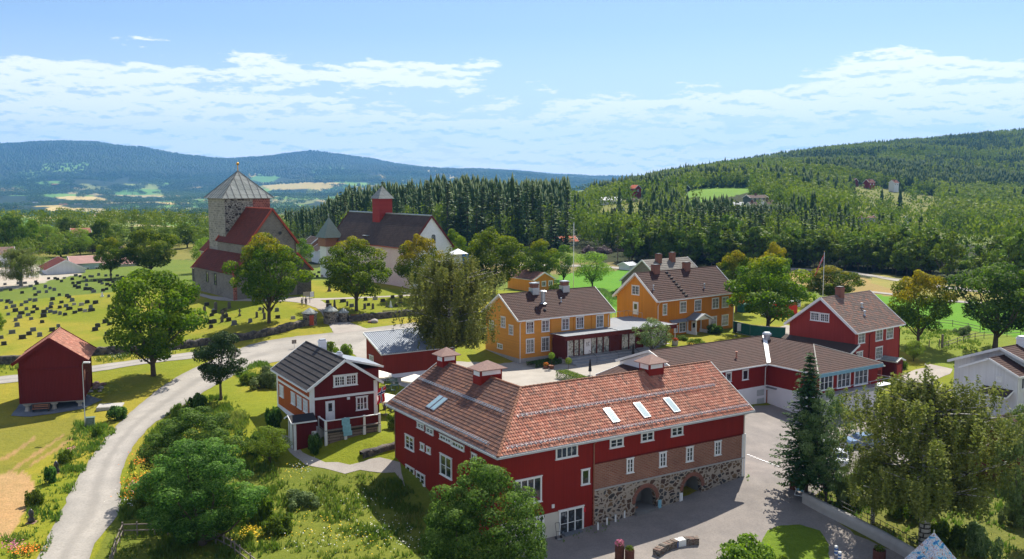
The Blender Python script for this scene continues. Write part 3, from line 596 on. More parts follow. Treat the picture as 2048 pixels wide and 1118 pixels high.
class Bd:
    """one building; child meshes are in its own frame, z measured from zb"""
    def __init__(s, name, label, cat, fr, zb, group=None):
        s.fr, s.zb = fr, zb; s.o = empty(name, (fr.x, fr.y, zb), fr.th); tag(s.o, label, cat, group); s.roof = None
    def pt(s, face, off, a, z, out=0.0):
        return (a, off-out, z-s.zb) if face == 'F' else ((off-out, a, z-s.zb) if face == 'G' else (off+out, a, z-s.zb))
    def poly(s, face, off, pts, out, mb=None):  # pts: (a, z)
        m = mb or MB(); P = [s.pt(face, off, a, z) for a, z in pts]; m.prism(P, s.pt(face, off, 0, 0), s.pt(face, off, 0, 0, out)); return m
    def q(s, face, off, px): return [s.fr.px('G' if face == 'H' else face, off, *p) for p in px]
    def panel(s, name, face, off, pts, out, mat, parent=None, px=False):
        if px: pts = s.q(face, off, pts)
        return s.poly(face, off, pts, out).build(name, mat, parent or s.o)
    def rect(s, m, face, off, a0, a1, z0, z1, d0, d1):
        p = s.pt(face, off, min(a0, a1), min(z0, z1), d0); q = s.pt(face, off, max(a0, a1), max(z0, z1), d1); m.box(*p, *q)
    def window(s, face, off, box, nx=2, ny=2, px=True, frame='white', glass='glass', cas=.11, heavy=None, name='window', sub=1, label=None):
        if px:
            (a0, z1_), (a1, z0_) = s.q(face, off, [(box[0], box[1]), (box[2], box[3])])
        else: a0, a1, z0_, z1_ = box
        a0, a1 = sorted((a0, a1)); z0_, z1_ = sorted((z0_, z1_)); m = MB()
        s.rect(m, face, off, a0-.03, a0+cas, z0_, z1_, 0, .085); s.rect(m, face, off, a1-cas, a1+.03, z0_, z1_, 0, .085)
        s.rect(m, face, off, a0+cas, a1-cas, z1_-cas, z1_, 0, .083); s.rect(m, face, off, a0+cas, a1-cas, z0_, z0_+cas*.8, 0, .083)
        s.rect(m, face, off, a0-.09, a1+.09, z0_-.06, z0_, 0, .14); s.rect(m, face, off, a0-.08, a1+.08, z1_, z1_+.07, 0, .12)
        ia0, ia1, iz0, iz1 = a0+cas, a1-cas, z0_+cas*.8, z1_-cas
        for k in range(1, nx): c = ia0+(ia1-ia0)*k/nx; w = .05 if (heavy and k in heavy) or nx == 2 else .022; s.rect(m, face, off, c-w, c+w, iz0, iz1, .001, .07)
        for k in range(1, ny): c = iz0+(iz1-iz0)*k/ny; s.rect(m, face, off, ia0, ia1, c-.018, c+.018, .001, .06)
        w = m.build(name, M[frame], s.o); g = MB(); s.rect(g, face, off, ia0, ia1, iz0, iz1, .004, .02); g.build('pane', M[glass], w)
        if label: w['label'] = label
        return w
    def tubes(s, name, pts, r, mat, parent=None): return MB().tube([(u, v, z-s.zb) for u, v, z in pts], r, 6).build(name, M[mat], parent or s.o)
    def bars(s, name, segs, w, h, mat, parent=None):
        m = MB()
        for p, q in segs: m.bar((p[0], p[1], p[2]-s.zb), (q[0], q[1], q[2]-s.zb), w, h)
        return m.build(name, M[mat] if isinstance(mat, str) else mat, parent or s.o)
    def slopes(s, quads, mat, name='roof', slab=.12, under='white', **kw):
        """quads: (eave corner A, eave corner B, ridge height point above A's foot..): each (A, B, Rdir point, clip)"""
        sl = []; mb = MB()
        for A, B, T, clip in quads:
            A, B, T = (np.array((q[0], q[1], q[2]-s.zb), float) for q in (A, B, T)); e = B-A; Lx = np.linalg.norm(e); e /= Lx
            up = T-A; up -= e*(up@e); Ls = np.linalg.norm(up); up /= Ls; n = np.cross(e, up); n = n if n[2] > 0 else -n
            cl = [((p[0], p[1], 0), (q[0], q[1], 0)) for p, q in clip] if clip else None
            sl.append(tile_slope(A, e, Lx, up, Ls, n, clip=cl, **kw))
            if not clip: mb.prism([A, B, B+up*Ls, A+up*Ls], (0, 0, 0), -n*slab)
            else:
                bm = bmesh.new(); vs = [bm.verts.new(p) for p in (A, B, B+up*Ls, A+up*Ls)]; bm.faces.new(vs)
                for p, q in cl: bmesh.ops.bisect_plane(bm, geom=bm.verts[:]+bm.edges[:]+bm.faces[:], dist=1e-5, plane_co=p, plane_no=q, clear_inner=True)
                f = bm.faces[:][0]; mb.prism([np.array(v.co) for v in f.verts], (0, 0, 0), -n*slab); bm.free()
        r = tiles_obj(name, sl, M[mat], s.o); mb.build('roof_boards', M[under], r); s.roof = r; return r
    def gable(s, axis, U, V, ze, rise, mat, tile, ov=.5, og=.45, wb=None, roofkw={}, barge='white', bw=.26, under='white', walls='wall', sidemat=None, gutter='white', ridge=True, lift=0.0):
        zb = s.zb if wb is None else wb; h = (V if axis == 'R' else U)/2; k = rise/h
        e, g = (ov, og)
        u0, u1 = (g, U-g) if axis == 'R' else (e, U-e); v0, v1 = (e, V-e) if axis == 'R' else (g, V-g); ht = ze+k*e-.10; pk = ze+rise-.10
        gp = (lambda a0, a1: [(a0, zb), (a1, zb), (a1, ht), (h, pk), (a0, ht)])
        m = MB(); m2 = MB()
        if axis == 'R':
            P = [(u0, v0), (u1, v0), (u1, v1), (u0, v1)]
            for u, mm in ((u0, m2), (u1, m)): mm.add([(u, a, z-s.zb) for a, z in gp(v0, v1)], [(0, 1, 2, 3, 4)])
            for v in (v0, v1): m.add([(u0, v, zb-s.zb), (u1, v, zb-s.zb), (u1, v, ht-s.zb), (u0, v, ht-s.zb)], [(0, 1, 2, 3)])
        else:
            for v in (v0, v1): m.add([(a, v, z-s.zb) for a, z in gp(u0, u1)], [(0, 1, 2, 3, 4)])
            for u, mm in ((u0, m2), (u1, m)): mm.add([(u, v0, zb-s.zb), (u, v1, zb-s.zb), (u, v1, ht-s.zb), (u, v0, ht-s.zb)], [(0, 1, 2, 3)])
        m.build(walls, M[mat], s.o); m2.build(walls, M[sidemat or mat], s.o)
        zr = ze+rise
        if axis == 'R': Q = [((0, 0, ze), (U, 0, ze), (0, h, zr), None), ((0, V, ze), (U, V, ze), (0, h, zr), None)]
        else: Q = [((0, 0, ze), (0, V, ze), (h, 0, zr), None), ((U, 0, ze), (U, V, ze), (h, 0, zr), None)]
        s.slopes(Q, tile, under=under, **roofkw)
        if ridge:
            a, b = ((0, h, zr+.03), (U, h, zr+.03)) if axis == 'R' else ((h, 0, zr+.03), (h, V, zr+.03))
            s.tubes('ridge_cap', [a, b], .11, tile if tile != 'tile_red' else 'terracotta', s.roof)
        ends = (0, U) if axis == 'R' else (0, V)
        for i, en in enumerate(ends):
            d = .035 if i else -.035
            for side in (0, 1):
                if axis == 'R': p, q = (en+d, V*side, ze-.02), (en+d, h, zr-.02)
                else: p, q = (U*side, en+d, ze-.02), (h, en+d, zr-.02)
                s.bars('bargeboard', [(p, q)], .06, bw, barge, s.roof)
        if gutter:
            for side in (0, 1):
                a, b = ((-.03, V*side+(.05 if side else -.05), ze-.07), (U+.03, V*side+(.05 if side else -.05), ze-.07)) if axis == 'R' else ((U*side+(.05 if side else -.05), -.03, ze-.07), (U*side+(.05 if side else -.05), V+.03, ze-.07))
                s.bars('gutter', [(a, b)], .10, .16, gutter, s.roof)
        s.g = dict(u0=u0, u1=u1, v0=v0, v1=v1, h=h, ze=ze, k=k, axis=axis, zr=zr, U=U, V=V); return s
    def rz(s, u, v):
        g = s.g; a = v if g['axis'] == 'R' else u; return g['ze']+g['k']*min(a, 2*g['h']-a)
    def rpx(s, px, py, side=0):             # pixel -> point on the near (side 0) roof slope
        g = s.g; r = ray(px, py); c, sn = s.fr.c, s.fr.s; o = np.array([-s.fr.x, -s.fr.y, H])
        O = np.array([o[0]*c+o[1]*sn, -o[0]*sn+o[1]*c, o[2]]); r = np.array([r[0]*c+r[1]*sn, -r[0]*sn+r[1]*c, r[2]])
        i = 1 if g['axis'] == 'R' else 0
        t = (g['ze']+g['k']*O[i]-O[2])/(r[2]-g['k']*r[i]); return O+r*t
    def chimney(s, u, v, w, d, top, mat='chim', cap='black_metal', base=None):
        z0 = s.rz(u, v)-.7-s.zb; m = MB().box(u-w/2, v-d/2, z0, u+w/2, v+d/2, top-s.zb).box(u-w/2-.06, v-d/2-.06, top-s.zb-.25, u+w/2+.06, v+d/2+.06, top-s.zb-.12)
        c = m.build('chimney', M[mat], s.roof); MB().box(u-w/2+.05, v-d/2+.05, top-s.zb, u+w/2-.05, v+d/2-.05, top-s.zb+.12).build('chimney_cap', M[cap], s.roof)
        if base: MB().box(u-w/2-.1, v-d/2-.1, z0, u+w/2+.1, v+d/2+.1, s.rz(u, v)+base-s.zb).build('chimney_flashing', M['metal'], s.roof)
        return c
    def vent(s, u, v, r=.09, h=.55, mat='metal', name='vent_pipe'):
        z = s.rz(u, v)-s.zb; MB().tube([(u, v, z-.1), (u, v, z+h)], r, 8).lathe([(r*1.9, 0), (r*1.2, .10)], (u, v, z+h), 8).lathe([(r*2, 0), (r*1.1, .16)], (u, v, z), 8).build(name, M[mat], s.roof)
    def foundation(s, z1_, mat='concrete', out=.04, name='foundation', z0=None):
        g = s.g; z0 = s.zb if z0 is None else z0; m = MB(); a = z0-s.zb; b = z1_-s.zb; m.box(g['u0']-out, g['v0']-out, a, g['u1']+out, g['v1']+out, b); return m.build(name, M[mat], s.o)
    def corner_boards(s, z0, mat='white', w=.2, out=.04, ht=None):
        g = s.g
        for u, v in ((g['u0'], g['v0']), (g['u1'], g['v0']), (g['u0'], g['v1'])):
            z1_ = s.rz(u, v)-.12 if ht is None else ht; su = out if u == g['u0'] else -out; sv = out if v == g['v0'] else -out
            m = MB(); m.box(u-su, v-sv, z0-s.zb, u+(w if su > 0 else -w), v, z1_-s.zb); m.box(u-su, v, z0-s.zb, u, v+(w if sv > 0 else -w), z1_-s.zb); m.build('corner_board', M[mat], s.o)

# ---- great red barn with two wings
M['niche'] = m_plain('shade_darkened_render', (.17, .17, .17), .9, .15, 1.5)  # concrete darkened so the shade inside the niches sits in the colour
def barn():
    U, V, W, ze, rise = 28.47, 20.99, 12.04, 4.5, 3.71; h = W/2; k = rise/h; zr = ze+rise; zb = -4.6; o = .6
    b = Bd('barn', 'long dark red barn with two wings, red pantile roof, brick and boulder lower wall', 'barn', FB, zb)
    ht = ze+k*o-.1; z_ = lambda z: z-zb
    gab = lambda a0, a1: [(a0, zb), (a1, zb), (a1, ht), (h, zr-.1), (a0, ht)]
    ub = FB.px('F', o, 1186.5, 900)[0]
    (ua, zbt), (uc, zbt2) = b.q('F', o, [(1189.6, 927), (1477, 871.5)]); (_, zst), (_, zst2) = b.q('F', o, [(1189.6, 977), (1477, 921)])
    zbt = (zbt+zbt2)/2; zst = (zst+zst2)/2; print('barn levels', ub, zbt, zst, zbt2, zst2)
    m = MB(); m.add([(o, o, 0), (ub, o, 0), (ub, o, z_(ht)), (o, o, z_(ht))], [(0, 1, 2, 3)]); m.add([(ub, o, z_(zbt)), (U-o, o, z_(zbt)), (U-o, o, z_(ht)), (ub, o, z_(ht))], [(0, 1, 2, 3)])
    m.add([(o, o, 0), (o, V-o, 0), (o, V-o, z_(ht)), (o, o, z_(ht))], [(0, 1, 2, 3)])
    m.add([(U-o, a, z_(z)) for a, z in gab(o, W-o)], [(0, 1, 2, 3, 4)]); m.add([(a, V-o, z_(z)) for a, z in gab(o, W-o)], [(0, 1, 2, 3, 4)])
    m.add([(W-o, W-o, 0), (U-o, W-o, 0), (U-o, W-o, z_(ht)), (W-o, W-o, z_(ht))], [(0, 1, 2, 3)]); m.add([(W-o, W-o, 0), (W-o, V-o, 0), (W-o, V-o, z_(ht)), (W-o, W-o, z_(ht))], [(0, 1, 2, 3)])
    m.build('wall', M['red'], b.o)
    b.panel('brick_wall', 'F', o+.05, [(ub+.08, zst), (U-o, zst), (U-o, zbt), (ub+.08, zbt)], .08, M['brick'])
    b.bars('drip_board', [((ub+.1, o-.04, zbt+.03), (U-o+.02, o-.04, zbt+.03))], .07, .08, 'red_dark')
    # boulder wall with two arched niches
    ar = []
    for (xl, yl, xr, yr, xt, yt) in [(1269, 1019, 1310, 1011, 1289, 975), (1364, 999, 1401, 989, 1382, 952)]:
        a0 = FB.px('F', o, xl, yl); a1 = FB.px('F', o, xr, yr); tz = FB.px('F', o, xt, yt)[1]; ar.append((a0[0], a1[0], min(a0[1], a1[1])-.1, tz))
    cols = [(ub+.05, None)]
    for a0, a1, z0, tz in ar:
        c = (a0+a1)/2; r = (a1-a0)/2; zc = tz-r; cols += [(a0, None), (a0, zc)]+[(c-r*math.cos(t), zc+r*math.sin(t)) for t in np.linspace(0, math.pi, 13)[1:-1]]+[(a1, zc), (a1, None)]
    cols += [(U-o+.05, None)]; st = MB(); ya, yb_ = o-.1, o+.35
    for (ua_, za), (uc_, zc_) in zip(cols[:-1], cols[1:]):
        if uc_-ua_ < 1e-6: continue
        za = zb if za is None or zc_ is None else za; zc_ = zb if za == zb else zc_
        st.add([(ua_, ya, z_(za)), (uc_, ya, z_(zc_)), (uc_, ya, z_(zst)), (ua_, ya, z_(zst)), (ua_, yb_, z_(za)), (uc_, yb_, z_(zc_)), (uc_, yb_, z_(zst)), (ua_, yb_, z_(zst))], [(0, 1, 2, 3), (4, 7, 6, 5), (0, 4, 5, 1)])
    st.build('stone_wall', M['rubble'], b.o)
    b.bars('stone_ledge', [((ub+.1, o-.06, zst+.03), (U-o+.05, o-.06, zst+.03))], .16, .13, 'concrete')
    for a0, a1, z0, tz in ar:
        c = (a0+a1)/2; r = (a1-a0)/2; zc = tz-r; m = MB(); v0, v1 = o+.35, o+1.9
        m.box(a0-.2, v1, z_(z0-.3), a1+.2, v1+.1, z_(tz+.2)); m.box(a0-.1, v0, z_(z0-.3), a0, v1, z_(zc)); m.box(a1, v0, z_(z0-.3), a1+.1, v1, z_(zc)); m.box(a0-.1, o-.4, z_(z0-.5), a1+.1, v1, z_(z0+.02))
        for t0, t1 in zip(np.linspace(0, math.pi, 10)[:-1], np.linspace(0, math.pi, 10)[1:]):
            p = [(c-q*math.cos(t), v0, z_(zc+q*math.sin(t))) for t, q in ((t0, r), (t1, r), (t1, r+.12), (t0, r+.12))]; m.prism(p, (0, 0, 0), (0, v1-v0, 0))
        m.build('arched_niche', M['niche'], b.o)
        m = MB()
        for t0, t1 in zip(np.linspace(0, math.pi, 15)[:-1], np.linspace(0, math.pi, 15)[1:]):
            p = [(c-q*math.cos(t), o-.14, z_(zc+q*math.sin(t))) for t, q in ((t0, r+.01), (t1-.02, r+.01), (t1-.02, r+.38), (t0, r+.38))]; m.prism(p, (0, 0, 0), (0, .1, 0))
        m.build('brick_arch', M['chim'], b.o)
        w = MB(); s0, s1 = a0+.12, c+.15
        for q in ((s0, s0+.1), (s1-.1, s1)): w.box(q[0], v1-.1, z_(z0), q[1], v1-.02, z_(zc+r*.75))
        for q in (z0, z0+.95, zc+r*.75-.1): w.box(s0+.1, v1-.1, z_(q), s1-.1, v1-.03, z_(q+.1))
        w = w.build('glazed_door', M['white'], b.o); MB().box(s0+.1, v1-.06, z_(z0+.1), s1-.1, v1-.05, z_(zc+r*.75-.1)).build('pane', M['glass'], w)
    # white render basement and door groups on the near corner
    (a0, t0), (a1, t1) = b.q('F', o, [(1084.5, 1029.1), (1117, 1022.8)]); zt_ = (t0+t1)/2
    b.panel('basement_render', 'F', o, [(o+.02, zb), (a1, zb), (a1, zt_), (o+.02, zt_)], .05, M['wall_cream'])
    (a0, zd1), (a1, zd0) = b.q('F', o, [(1118, 1022), (1166, 1061)]); b.window('F', o, (a0, a1, zd0-.15, zd1), 3, 2, px=False, name='glazed_door', cas=.13, heavy=(1, 2))
    (a0, zd1), (a1, zd0) = b.q('F', o, [(1070, 1034), (1086, 1076)]); b.window('F', o-.05, (a0, a1, zd0, zd1), 2, 2, px=False, name='window', cas=.13)
    b.panel('plinth', 'F', o, [(a1, zb), (ub, zb), (ub, zd0+.05), (a1, zd0-.05)], .045, M['concrete'])
    z7 = lambda x, y: (x/2.6256+760, y/2.6256+700)
    for (x0, y0, x1, y1, nx, ny) in [(923, 515, 1035, 553, 4, 1), (1207, 470, 1275, 503, 2, 2), (1371, 436, 1434, 471, 2, 2), (1529, 408, 1588, 443, 2, 2)]:
        b.window('F', o, (*z7(x0, y0), *z7(x1, y1)), nx, ny, heavy=(2,))
    for (x0, y0, x1, y1) in [(1295, 572, 1328, 640), (1467, 540, 1500, 608), (1608, 512, 1641, 580), (1757, 482, 1787, 547)]: b.window('F', o-.03, (*z7(x0, y0), *z7(x1, y1)), 2, 3)
    b.window('F', o, (*z7(1057, 630), *z7(1098, 700)), 1, 1); b.window('F', o, (*z7(700, 690), *z7(846, 792)), 4, 1, heavy=(1, 2, 3))
    z5 = lambda x, y: (x/5.083+770, y/5.083+780)
    for (x0, y0, x1, y1, nx, ny) in [(210, 445, 296, 625, 2, 3), (217, 758, 300, 905, 2, 2), (322, 822, 408, 975, 2, 2), (332, 322, 398, 408, 2, 2), (423, 370, 494, 460, 2, 2), (562, 445, 676, 548, 4, 1), (686, 510, 808, 622, 4, 1), (882, 632, 935, 720, 2, 1), (565, 640, 682, 912, 2, 2), (365, 535, 401, 620, 1, 1), (428, 572, 466, 652, 1, 1)]:
        b.window('G', o, (*z5(x0, y0), *z5(x1, y1)), nx, ny, heavy=(2,))
    b.panel('plinth', 'G', o, [(.7, zb), (14.5, zb), (14.5, -2.55), (.7, -3.3)], .05, M['wall_cream'])
    # roofs
    kw = dict(tw=.255, th=.345, amp=.05, step=.04, sub=5)
    b.slopes([((-0, 0, ze), (U, 0, ze), (0, h, zr), [((0, 0), (1, -1))]), ((0, W, ze), (U, W, ze), (0, h, zr), [((0, 0), (1, -1))])], 'tile_red', **kw); rm = b.roof
    b.slopes([((0, 0, ze), (0, V, ze), (h, 0, zr), [((0, 0), (-1, 1))]), ((W, 0, ze), (W, V, ze), (h, 0, zr), [((0, 0), (-1, 1))])], 'tile_old', **kw); rl = b.roof
    tc = M['terracotta']
    def caps(p, q, par, n):
        m = MB(); p, q = np.array(p, float), np.array(q, float); p[2] -= zb; q[2] -= zb
        for i in range(n): a = p+(q-p)*i/n; c = p+(q-p)*(i+1.08)/n; m.tube([a, c], [.145, .11], 8)
        m.build('ridge_cap', tc, par)
    caps((h, h, zr+.02), (U, h, zr+.02), rm, 52); caps((h, V, zr+.02), (h, h, zr+.02), rl, 36); caps((0, 0, ze+.02), (h, h, zr+.02), rm, 24)
    for p, q, par in [((U+.04, 0, ze-.05), (U+.04, h, zr-.05), rm), ((U+.04, W, ze-.05), (U+.04, h, zr-.05), rm), ((0, V+.04, ze-.05), (h, V+.04, zr-.05), rl), ((W, V+.04, ze-.05), (h, V+.04, zr-.05), rl)]:
        b.bars('bargeboard', [(p, q)], .07, .26, 'grey_trim', par)
    b.bars('gutter', [((-.1, -.07, ze-.1), (U+.05, -.07, ze-.1))], .13, .17, 'grey_trim', rm); b.bars('gutter', [((-.07, -.1, ze-.1), (-.07, V+.05, ze-.1))], .13, .17, 'grey_trim', rl)
    b.tubes('downpipe', [(ub+.02, -.05, ze-.1), (ub+.02, o-.1, ze-.55), (ub+.02, o-.1, -3.6)], .06, 'wood_warm'); b.tubes('downpipe', [(U-o-.1, -.05, ze-.15), (U-o-.1, o-.1, ze-.5), (U-o-.1, o-.1, -2.1)], .06, 'canvas')
    b.tubes('downpipe', [(-.05, 5.2, ze-.2), (o-.1, 5.2, ze-.5), (o-.1, 5.2, -2.9)], .055, 'wood_warm'); b.tubes('downpipe', [(o-.06, V-o-.1, ze-.2), (o-.06, V-o-.1, -1.4)], .055, 'wood_warm')
    MB().box(U-o-.3, o-.12, z_(-1.95), U-o+.12, o+.2, z_(zbt+.05)).build('corner_casing', M['white'], b.o)
    # snow guards: twin rails on posts
    def guard(f, a0, a1, par):
        m = MB(); n = max(4, int((a1-a0)/.45))
        for dd, hh in ((0, .10), (.17, .20), (.02, .22)): m.tube([f(a0, dd, hh), f(a1, dd, hh)], .022, 5)
        for i in range(n+1): a = a0+(a1-a0)*i/n; m.bar(f(a, -.05, 0), f(a, .03, .24), .03, .03); m.bar(f(a, -.05, .02), f(a, .25, .05), .04, .02)
        m.build('snow_guard', M['metal'], par)
    up = np.array([0, 1, k])/math.hypot(1, k); nn = np.array([0, -k, 1])/math.hypot(1, k)
    def fm(t0): return lambda a, d_, h_: np.array([a, 0, z_(ze)])+up*(t0+d_)+nn*(h_+.08)
    upl = np.array([1, 0, k])/math.hypot(1, k); nl = np.array([-k, 0, 1])/math.hypot(1, k)
    def fl(t0): return lambda a, d_, h_: np.array([0, a, z_(ze)])+upl*(t0+d_)+nl*(h_+.08)
    guard(fm(.55), 1.2, 28.1, rm); guard(fm(3.7), 3.9, 26.3, rm); guard(fl(.55), 2.2, 20.5, rl); guard(fl(3.9), 4.6, 20.6, rl)
    b.g = dict(axis='R', ze=ze, k=k, h=h)
    def sky(T, B_, ax, w, par):
        b.g['axis'] = ax; p = b.rpx(*T); q = b.rpx(*B_); p[2] -= zb; q[2] -= zb
        if ax == 'R': p[0] = q[0] = (p[0]+q[0])/2; n_ = nn; sx = np.array([w/2, 0, 0])
        else: p[1] = q[1] = (p[1]+q[1])/2; n_ = nl; sx = np.array([0, w/2, 0])
        m = MB().prism([p-sx, p+sx, q+sx, q-sx], (0, 0, 0), n_*.16).build('skylight', M['metal'], par)
        d = (q-p)/np.linalg.norm(q-p)*.09; sx2 = sx*(1-.16/w); MB().prism([p-sx2+d, p+sx2+d, q+sx2-d, q-sx2-d], (0, 0, 0), n_*.005).build('skylight_glass', M['skyglass'], par).location = tuple(n_*.162)
    for T, B_ in [((1210.9, 818.1), (1233, 846)), ((1272, 807), (1294.5, 836.5)), ((1331, 797.5), (1354, 825.5))]: sky(T, B_, 'R', .8, rm)
    sky((885.1, 793.8), (856, 816.8), 'L', .75, rl); sky((893.5, 798.1), (865.4, 821.3), 'L', .75, rl)
    # louvred cupolas on the ridges
    def cupola(u, v, su, sv, par, bh=.82, rh=.72):
        zc = z_(zr)+bh; zl = z_(zr)-.75; c = MB().box(u-su/2, v-sv/2, zl, u+su/2, v+sv/2, zc).build('cupola', M['red'], par)
        m = MB()
        for sg in (-1, 1):
            m.box(u-su/2+.16, v+sg*(sv/2+.02), zc-.55, u+su/2-.16, v+sg*(sv/2+.021)-sg*.04, zc-.16); m.box(u+sg*(su/2+.02), v-sv/2+.16, zc-.62, u+sg*(su/2+.021)-sg*.04, v+sv/2-.16, zc-.16)
        m.build('cupola_louvre', M['white'], par); e = .38
        P = [(u-su/2-e, v-sv/2-e, zc), (u+su/2+e, v-sv/2-e, zc), (u+su/2+e, v+sv/2+e, zc), (u-su/2-e, v+sv/2+e, zc), (u, v, zc+rh)]
        lo = [(x, y, z-.07) for x, y, z in P[:4]]
        MB().add(P+lo, [(0, 1, 4), (1, 2, 4), (2, 3, 4), (3, 0, 4), (5, 8, 7, 6), (0, 5, 6, 1), (1, 6, 7, 2), (2, 7, 8, 3), (3, 8, 5, 0)]).build('cupola_roof', M['tile_cupola'], par)
    M['tile_cupola'] = m_plain('cupola_slates', (.24, .15, .13), .8, .2, 5)
    v1 = FB.px('G', h, 893, 722)[0]; v2 = FB.px('G', h, 975, 752)[0]; u3 = FB.px('F', h, 1303, 733)[0]; print('cup', v1, v2, u3)
    cupola(h, v1, 1.5, 1.3, rl); cupola(h, v2, 2.3, 1.4, rl); cupola(u3, h, 1.8, 1.5, rm)
    # small fittings on the front wall
    p = FB.px('F', o, 1105.5, 1012); MB().box(p[0]-.12, o-.1, z_(p[1]-.15), p[0]+.12, o, z_(p[1]+.15)).build('wall_sign', M['white'], b.o)
    p = FB.px('F', o, 1168, 1019); MB().box(p[0]-.09, o-.12, z_(p[1]-.18), p[0]+.09, o, z_(p[1]+.18)).build('mailbox', M['flag_red'], b.o)
barn()
# ---- small red house with a deck
def small_house():
    z5 = lambda x, y: (x/5.083+540, y/5.083+680)
    b = Bd('red_house', 'small red wooden house with charcoal tile roof and a raised deck', 'house', FS, -2.2)
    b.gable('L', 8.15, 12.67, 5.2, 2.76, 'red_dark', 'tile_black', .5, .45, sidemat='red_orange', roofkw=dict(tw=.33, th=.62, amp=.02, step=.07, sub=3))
    g = b.g; F, Gf = g['v0'], g['u0']; b.foundation(1.35, 'wall_white'); b.corner_boards(1.35, w=.36, out=.05)
    zf = np.mean([q[1] for q in b.q('F', F, [z5(450, 605), z5(1075, 522)])]); b.bars('belt_board', [((Gf, F-.04, zf), (g['u1'], F-.04, zf))], .08, .24, 'white'); b.bars('belt_board', [((Gf-.04, F, zf), (Gf-.04, g['v1'], zf))], .08, .24, 'white')
    for x0, y0, x1, y1 in [(102,452,142,588),(219,524,260,664),(280,562,325,705),(344,600,388,746)]: b.window('G', Gf, (*z5(x0, y0), *z5(x1, y1)), 2, 3, glass='curtain')
    (a0, t1), (a1, t0) = b.q('F', F, [z5(645, 366), z5(884, 450)]); w = (a1-a0)
    b.window('F', F, (a0, a0+w*.5, t0, t1), 4, 3, px=False, heavy=(2,), cas=.16); b.window('F', F, (a0+w*.5, a1, t0, t1), 4, 3, px=False, heavy=(2,), cas=.16)
    b.window('F', F, (*z5(875, 582), *z5(990, 700)), 3, 2, heavy=(1, 2))
    (a0, t1), (a1, t0) = b.q('F', F, [z5(562, 625), z5(658, 818)]); z_ = lambda z: z-b.zb
    d = MB().box(a0, F-.09, z_(t0), a1, F, z_(t1)).build('door', M['white'], b.o); MB().box(a0+.28, F-.10, z_(t0+(t1-t0)*.5), a1-.28, F-.08, z_(t1-.22)).build('door_window', M['glass'], d); MB().box(a1-.16, F-.16, z_(t0+.95), a1-.10, F-.09, z_(t0+1.0)).build('handle', M['metal'], d)
    p = FS.px('F', F, *z5(795, 592)); MB().box(p[0]-.14, F-.14, z_(p[1]-.12), p[0]+.14, F, z_(p[1]+.14)).build('wall_lamp', M['white'], b.o)
    # deck
    dv = -1.75; a0 = FS.px('F', dv, *z5(565, 835))[0]; a1 = FS.px('F', dv, *z5(1112, 760))[0]; top = 2.32; fl = top-.95
    MB().box(a0, dv, z_(fl-.12), a1+.15, F, z_(fl)).build('deck', M['wood'], b.o)
    m = MB(); zs = [a0, a0+(a1-a0)*.36, a0+(a1-a0)*.71, a1]
    posts = [(a, dv) for a in zs]+[(a0, F-.25)]
    for a, v in posts: MB().box(a-.13, v-.10, z_(-.6), a+.13, v+.12, z_(fl-.1)).box(a-.11, v-.10, z_(fl), a+.11, v+.1, z_(top+.1)).build('deck_post', M['white'], b.o)
    b.bars('handrail', [((a0, dv, top), (a1, dv, top)), ((a0, dv, top), (a0, F, top))], .18, .07, 'white')
    MB().box(a0+.12, dv-.03, z_(fl+.08), zs[2]-.12, dv+.04, z_(top-.06)).box(a0-.03, dv+.12, z_(fl+.08), a0+.04, F-.35, z_(top-.06)).build('railing_panel', M['red_dark'], b.o)
    m = MB(); n = 12
    for i in range(n): a = zs[2]+.2+(zs[3]-zs[2]-.4)*i/(n-1); m.box(a-.05, dv-.03, z_(fl+.1), a+.05, dv+.03, z_(top-.05))
    m.build('railing_balusters', M['red_dark'], b.o)
    for i in range(3): MB().box(zs[i]+.15, dv+.12, z_(-.8), zs[i+1]-.15, dv+.25, z_(fl-.35)).build('deck_skirt', M['wood_skirt'], b.o)
    MB().box(a0+.1, dv+.02, z_(fl-.35), a1-.1, dv+.1, z_(fl-.12)).build('deck_beam', M['black_metal'], b.o)
    # porch with its own gable on the side wall
    u0, u1, v0, v1, pz, pr = -1.75, Gf, 1.2, 3.0, 2.0, .5
    c = FS.px('G', u0, *z5(245, 835)); vv = c[0]; v0 = vv; v1 = vv+1.75; ze = c[1]; print('porch', c)
    m = MB(); m.box(u0, v0, z_(-1.6), u1, v1, z_(ze-.05)).build('porch_wall', M['red_dark'], b.o); h = (v0+v1)/2
    m = MB()
    m.prism([(u0-.35, v0-.3, z_(ze-.1)), (u0-.35, h, z_(ze+.42)), (u0-.35, h, z_(ze+.5)), (u0-.35, v0-.3, z_(ze))], (0, 0, 0), (u1-u0+.35, 0, 0)); m.prism([(u0-.35, v1+.3, z_(ze-.1)), (u0-.35, h, z_(ze+.42)), (u0-.35, h, z_(ze+.5)), (u0-.35, v1+.3, z_(ze))], (0, 0, 0), (u1-u0+.35, 0, 0))
    pr_ = m.build('porch_roof', M['black_canvas'], b.o); b.bars('bargeboard', [((u0-.38, v0-.32, ze-.05), (u0-.38, h, ze+.48)), ((u0-.38, v1+.32, ze-.05), (u0-.38, h, ze+.48)), ((u0-.38, v0-.3, ze-.08), (u1, v0-.3, ze-.08))], .06, .14, 'white', pr_)
    MB().box(u0-.05, v0-.05, z_(-1.2), u0+.18, v0+.16, z_(ze-.05)).box(u0-.05, v1-.14, z_(-1.2), u0+.1, v1+.05, z_(ze-.05)).box(u1-.5, v0-.05, z_(-1.2), u1, v0, z_(1.3)).build('porch_post', M['white'], b.o)
    MB().box(u0-.06, v0+.5, z_(-1.0), u0, v0+1.3, z_(ze-.35)).build('door', M['white'], b.o)
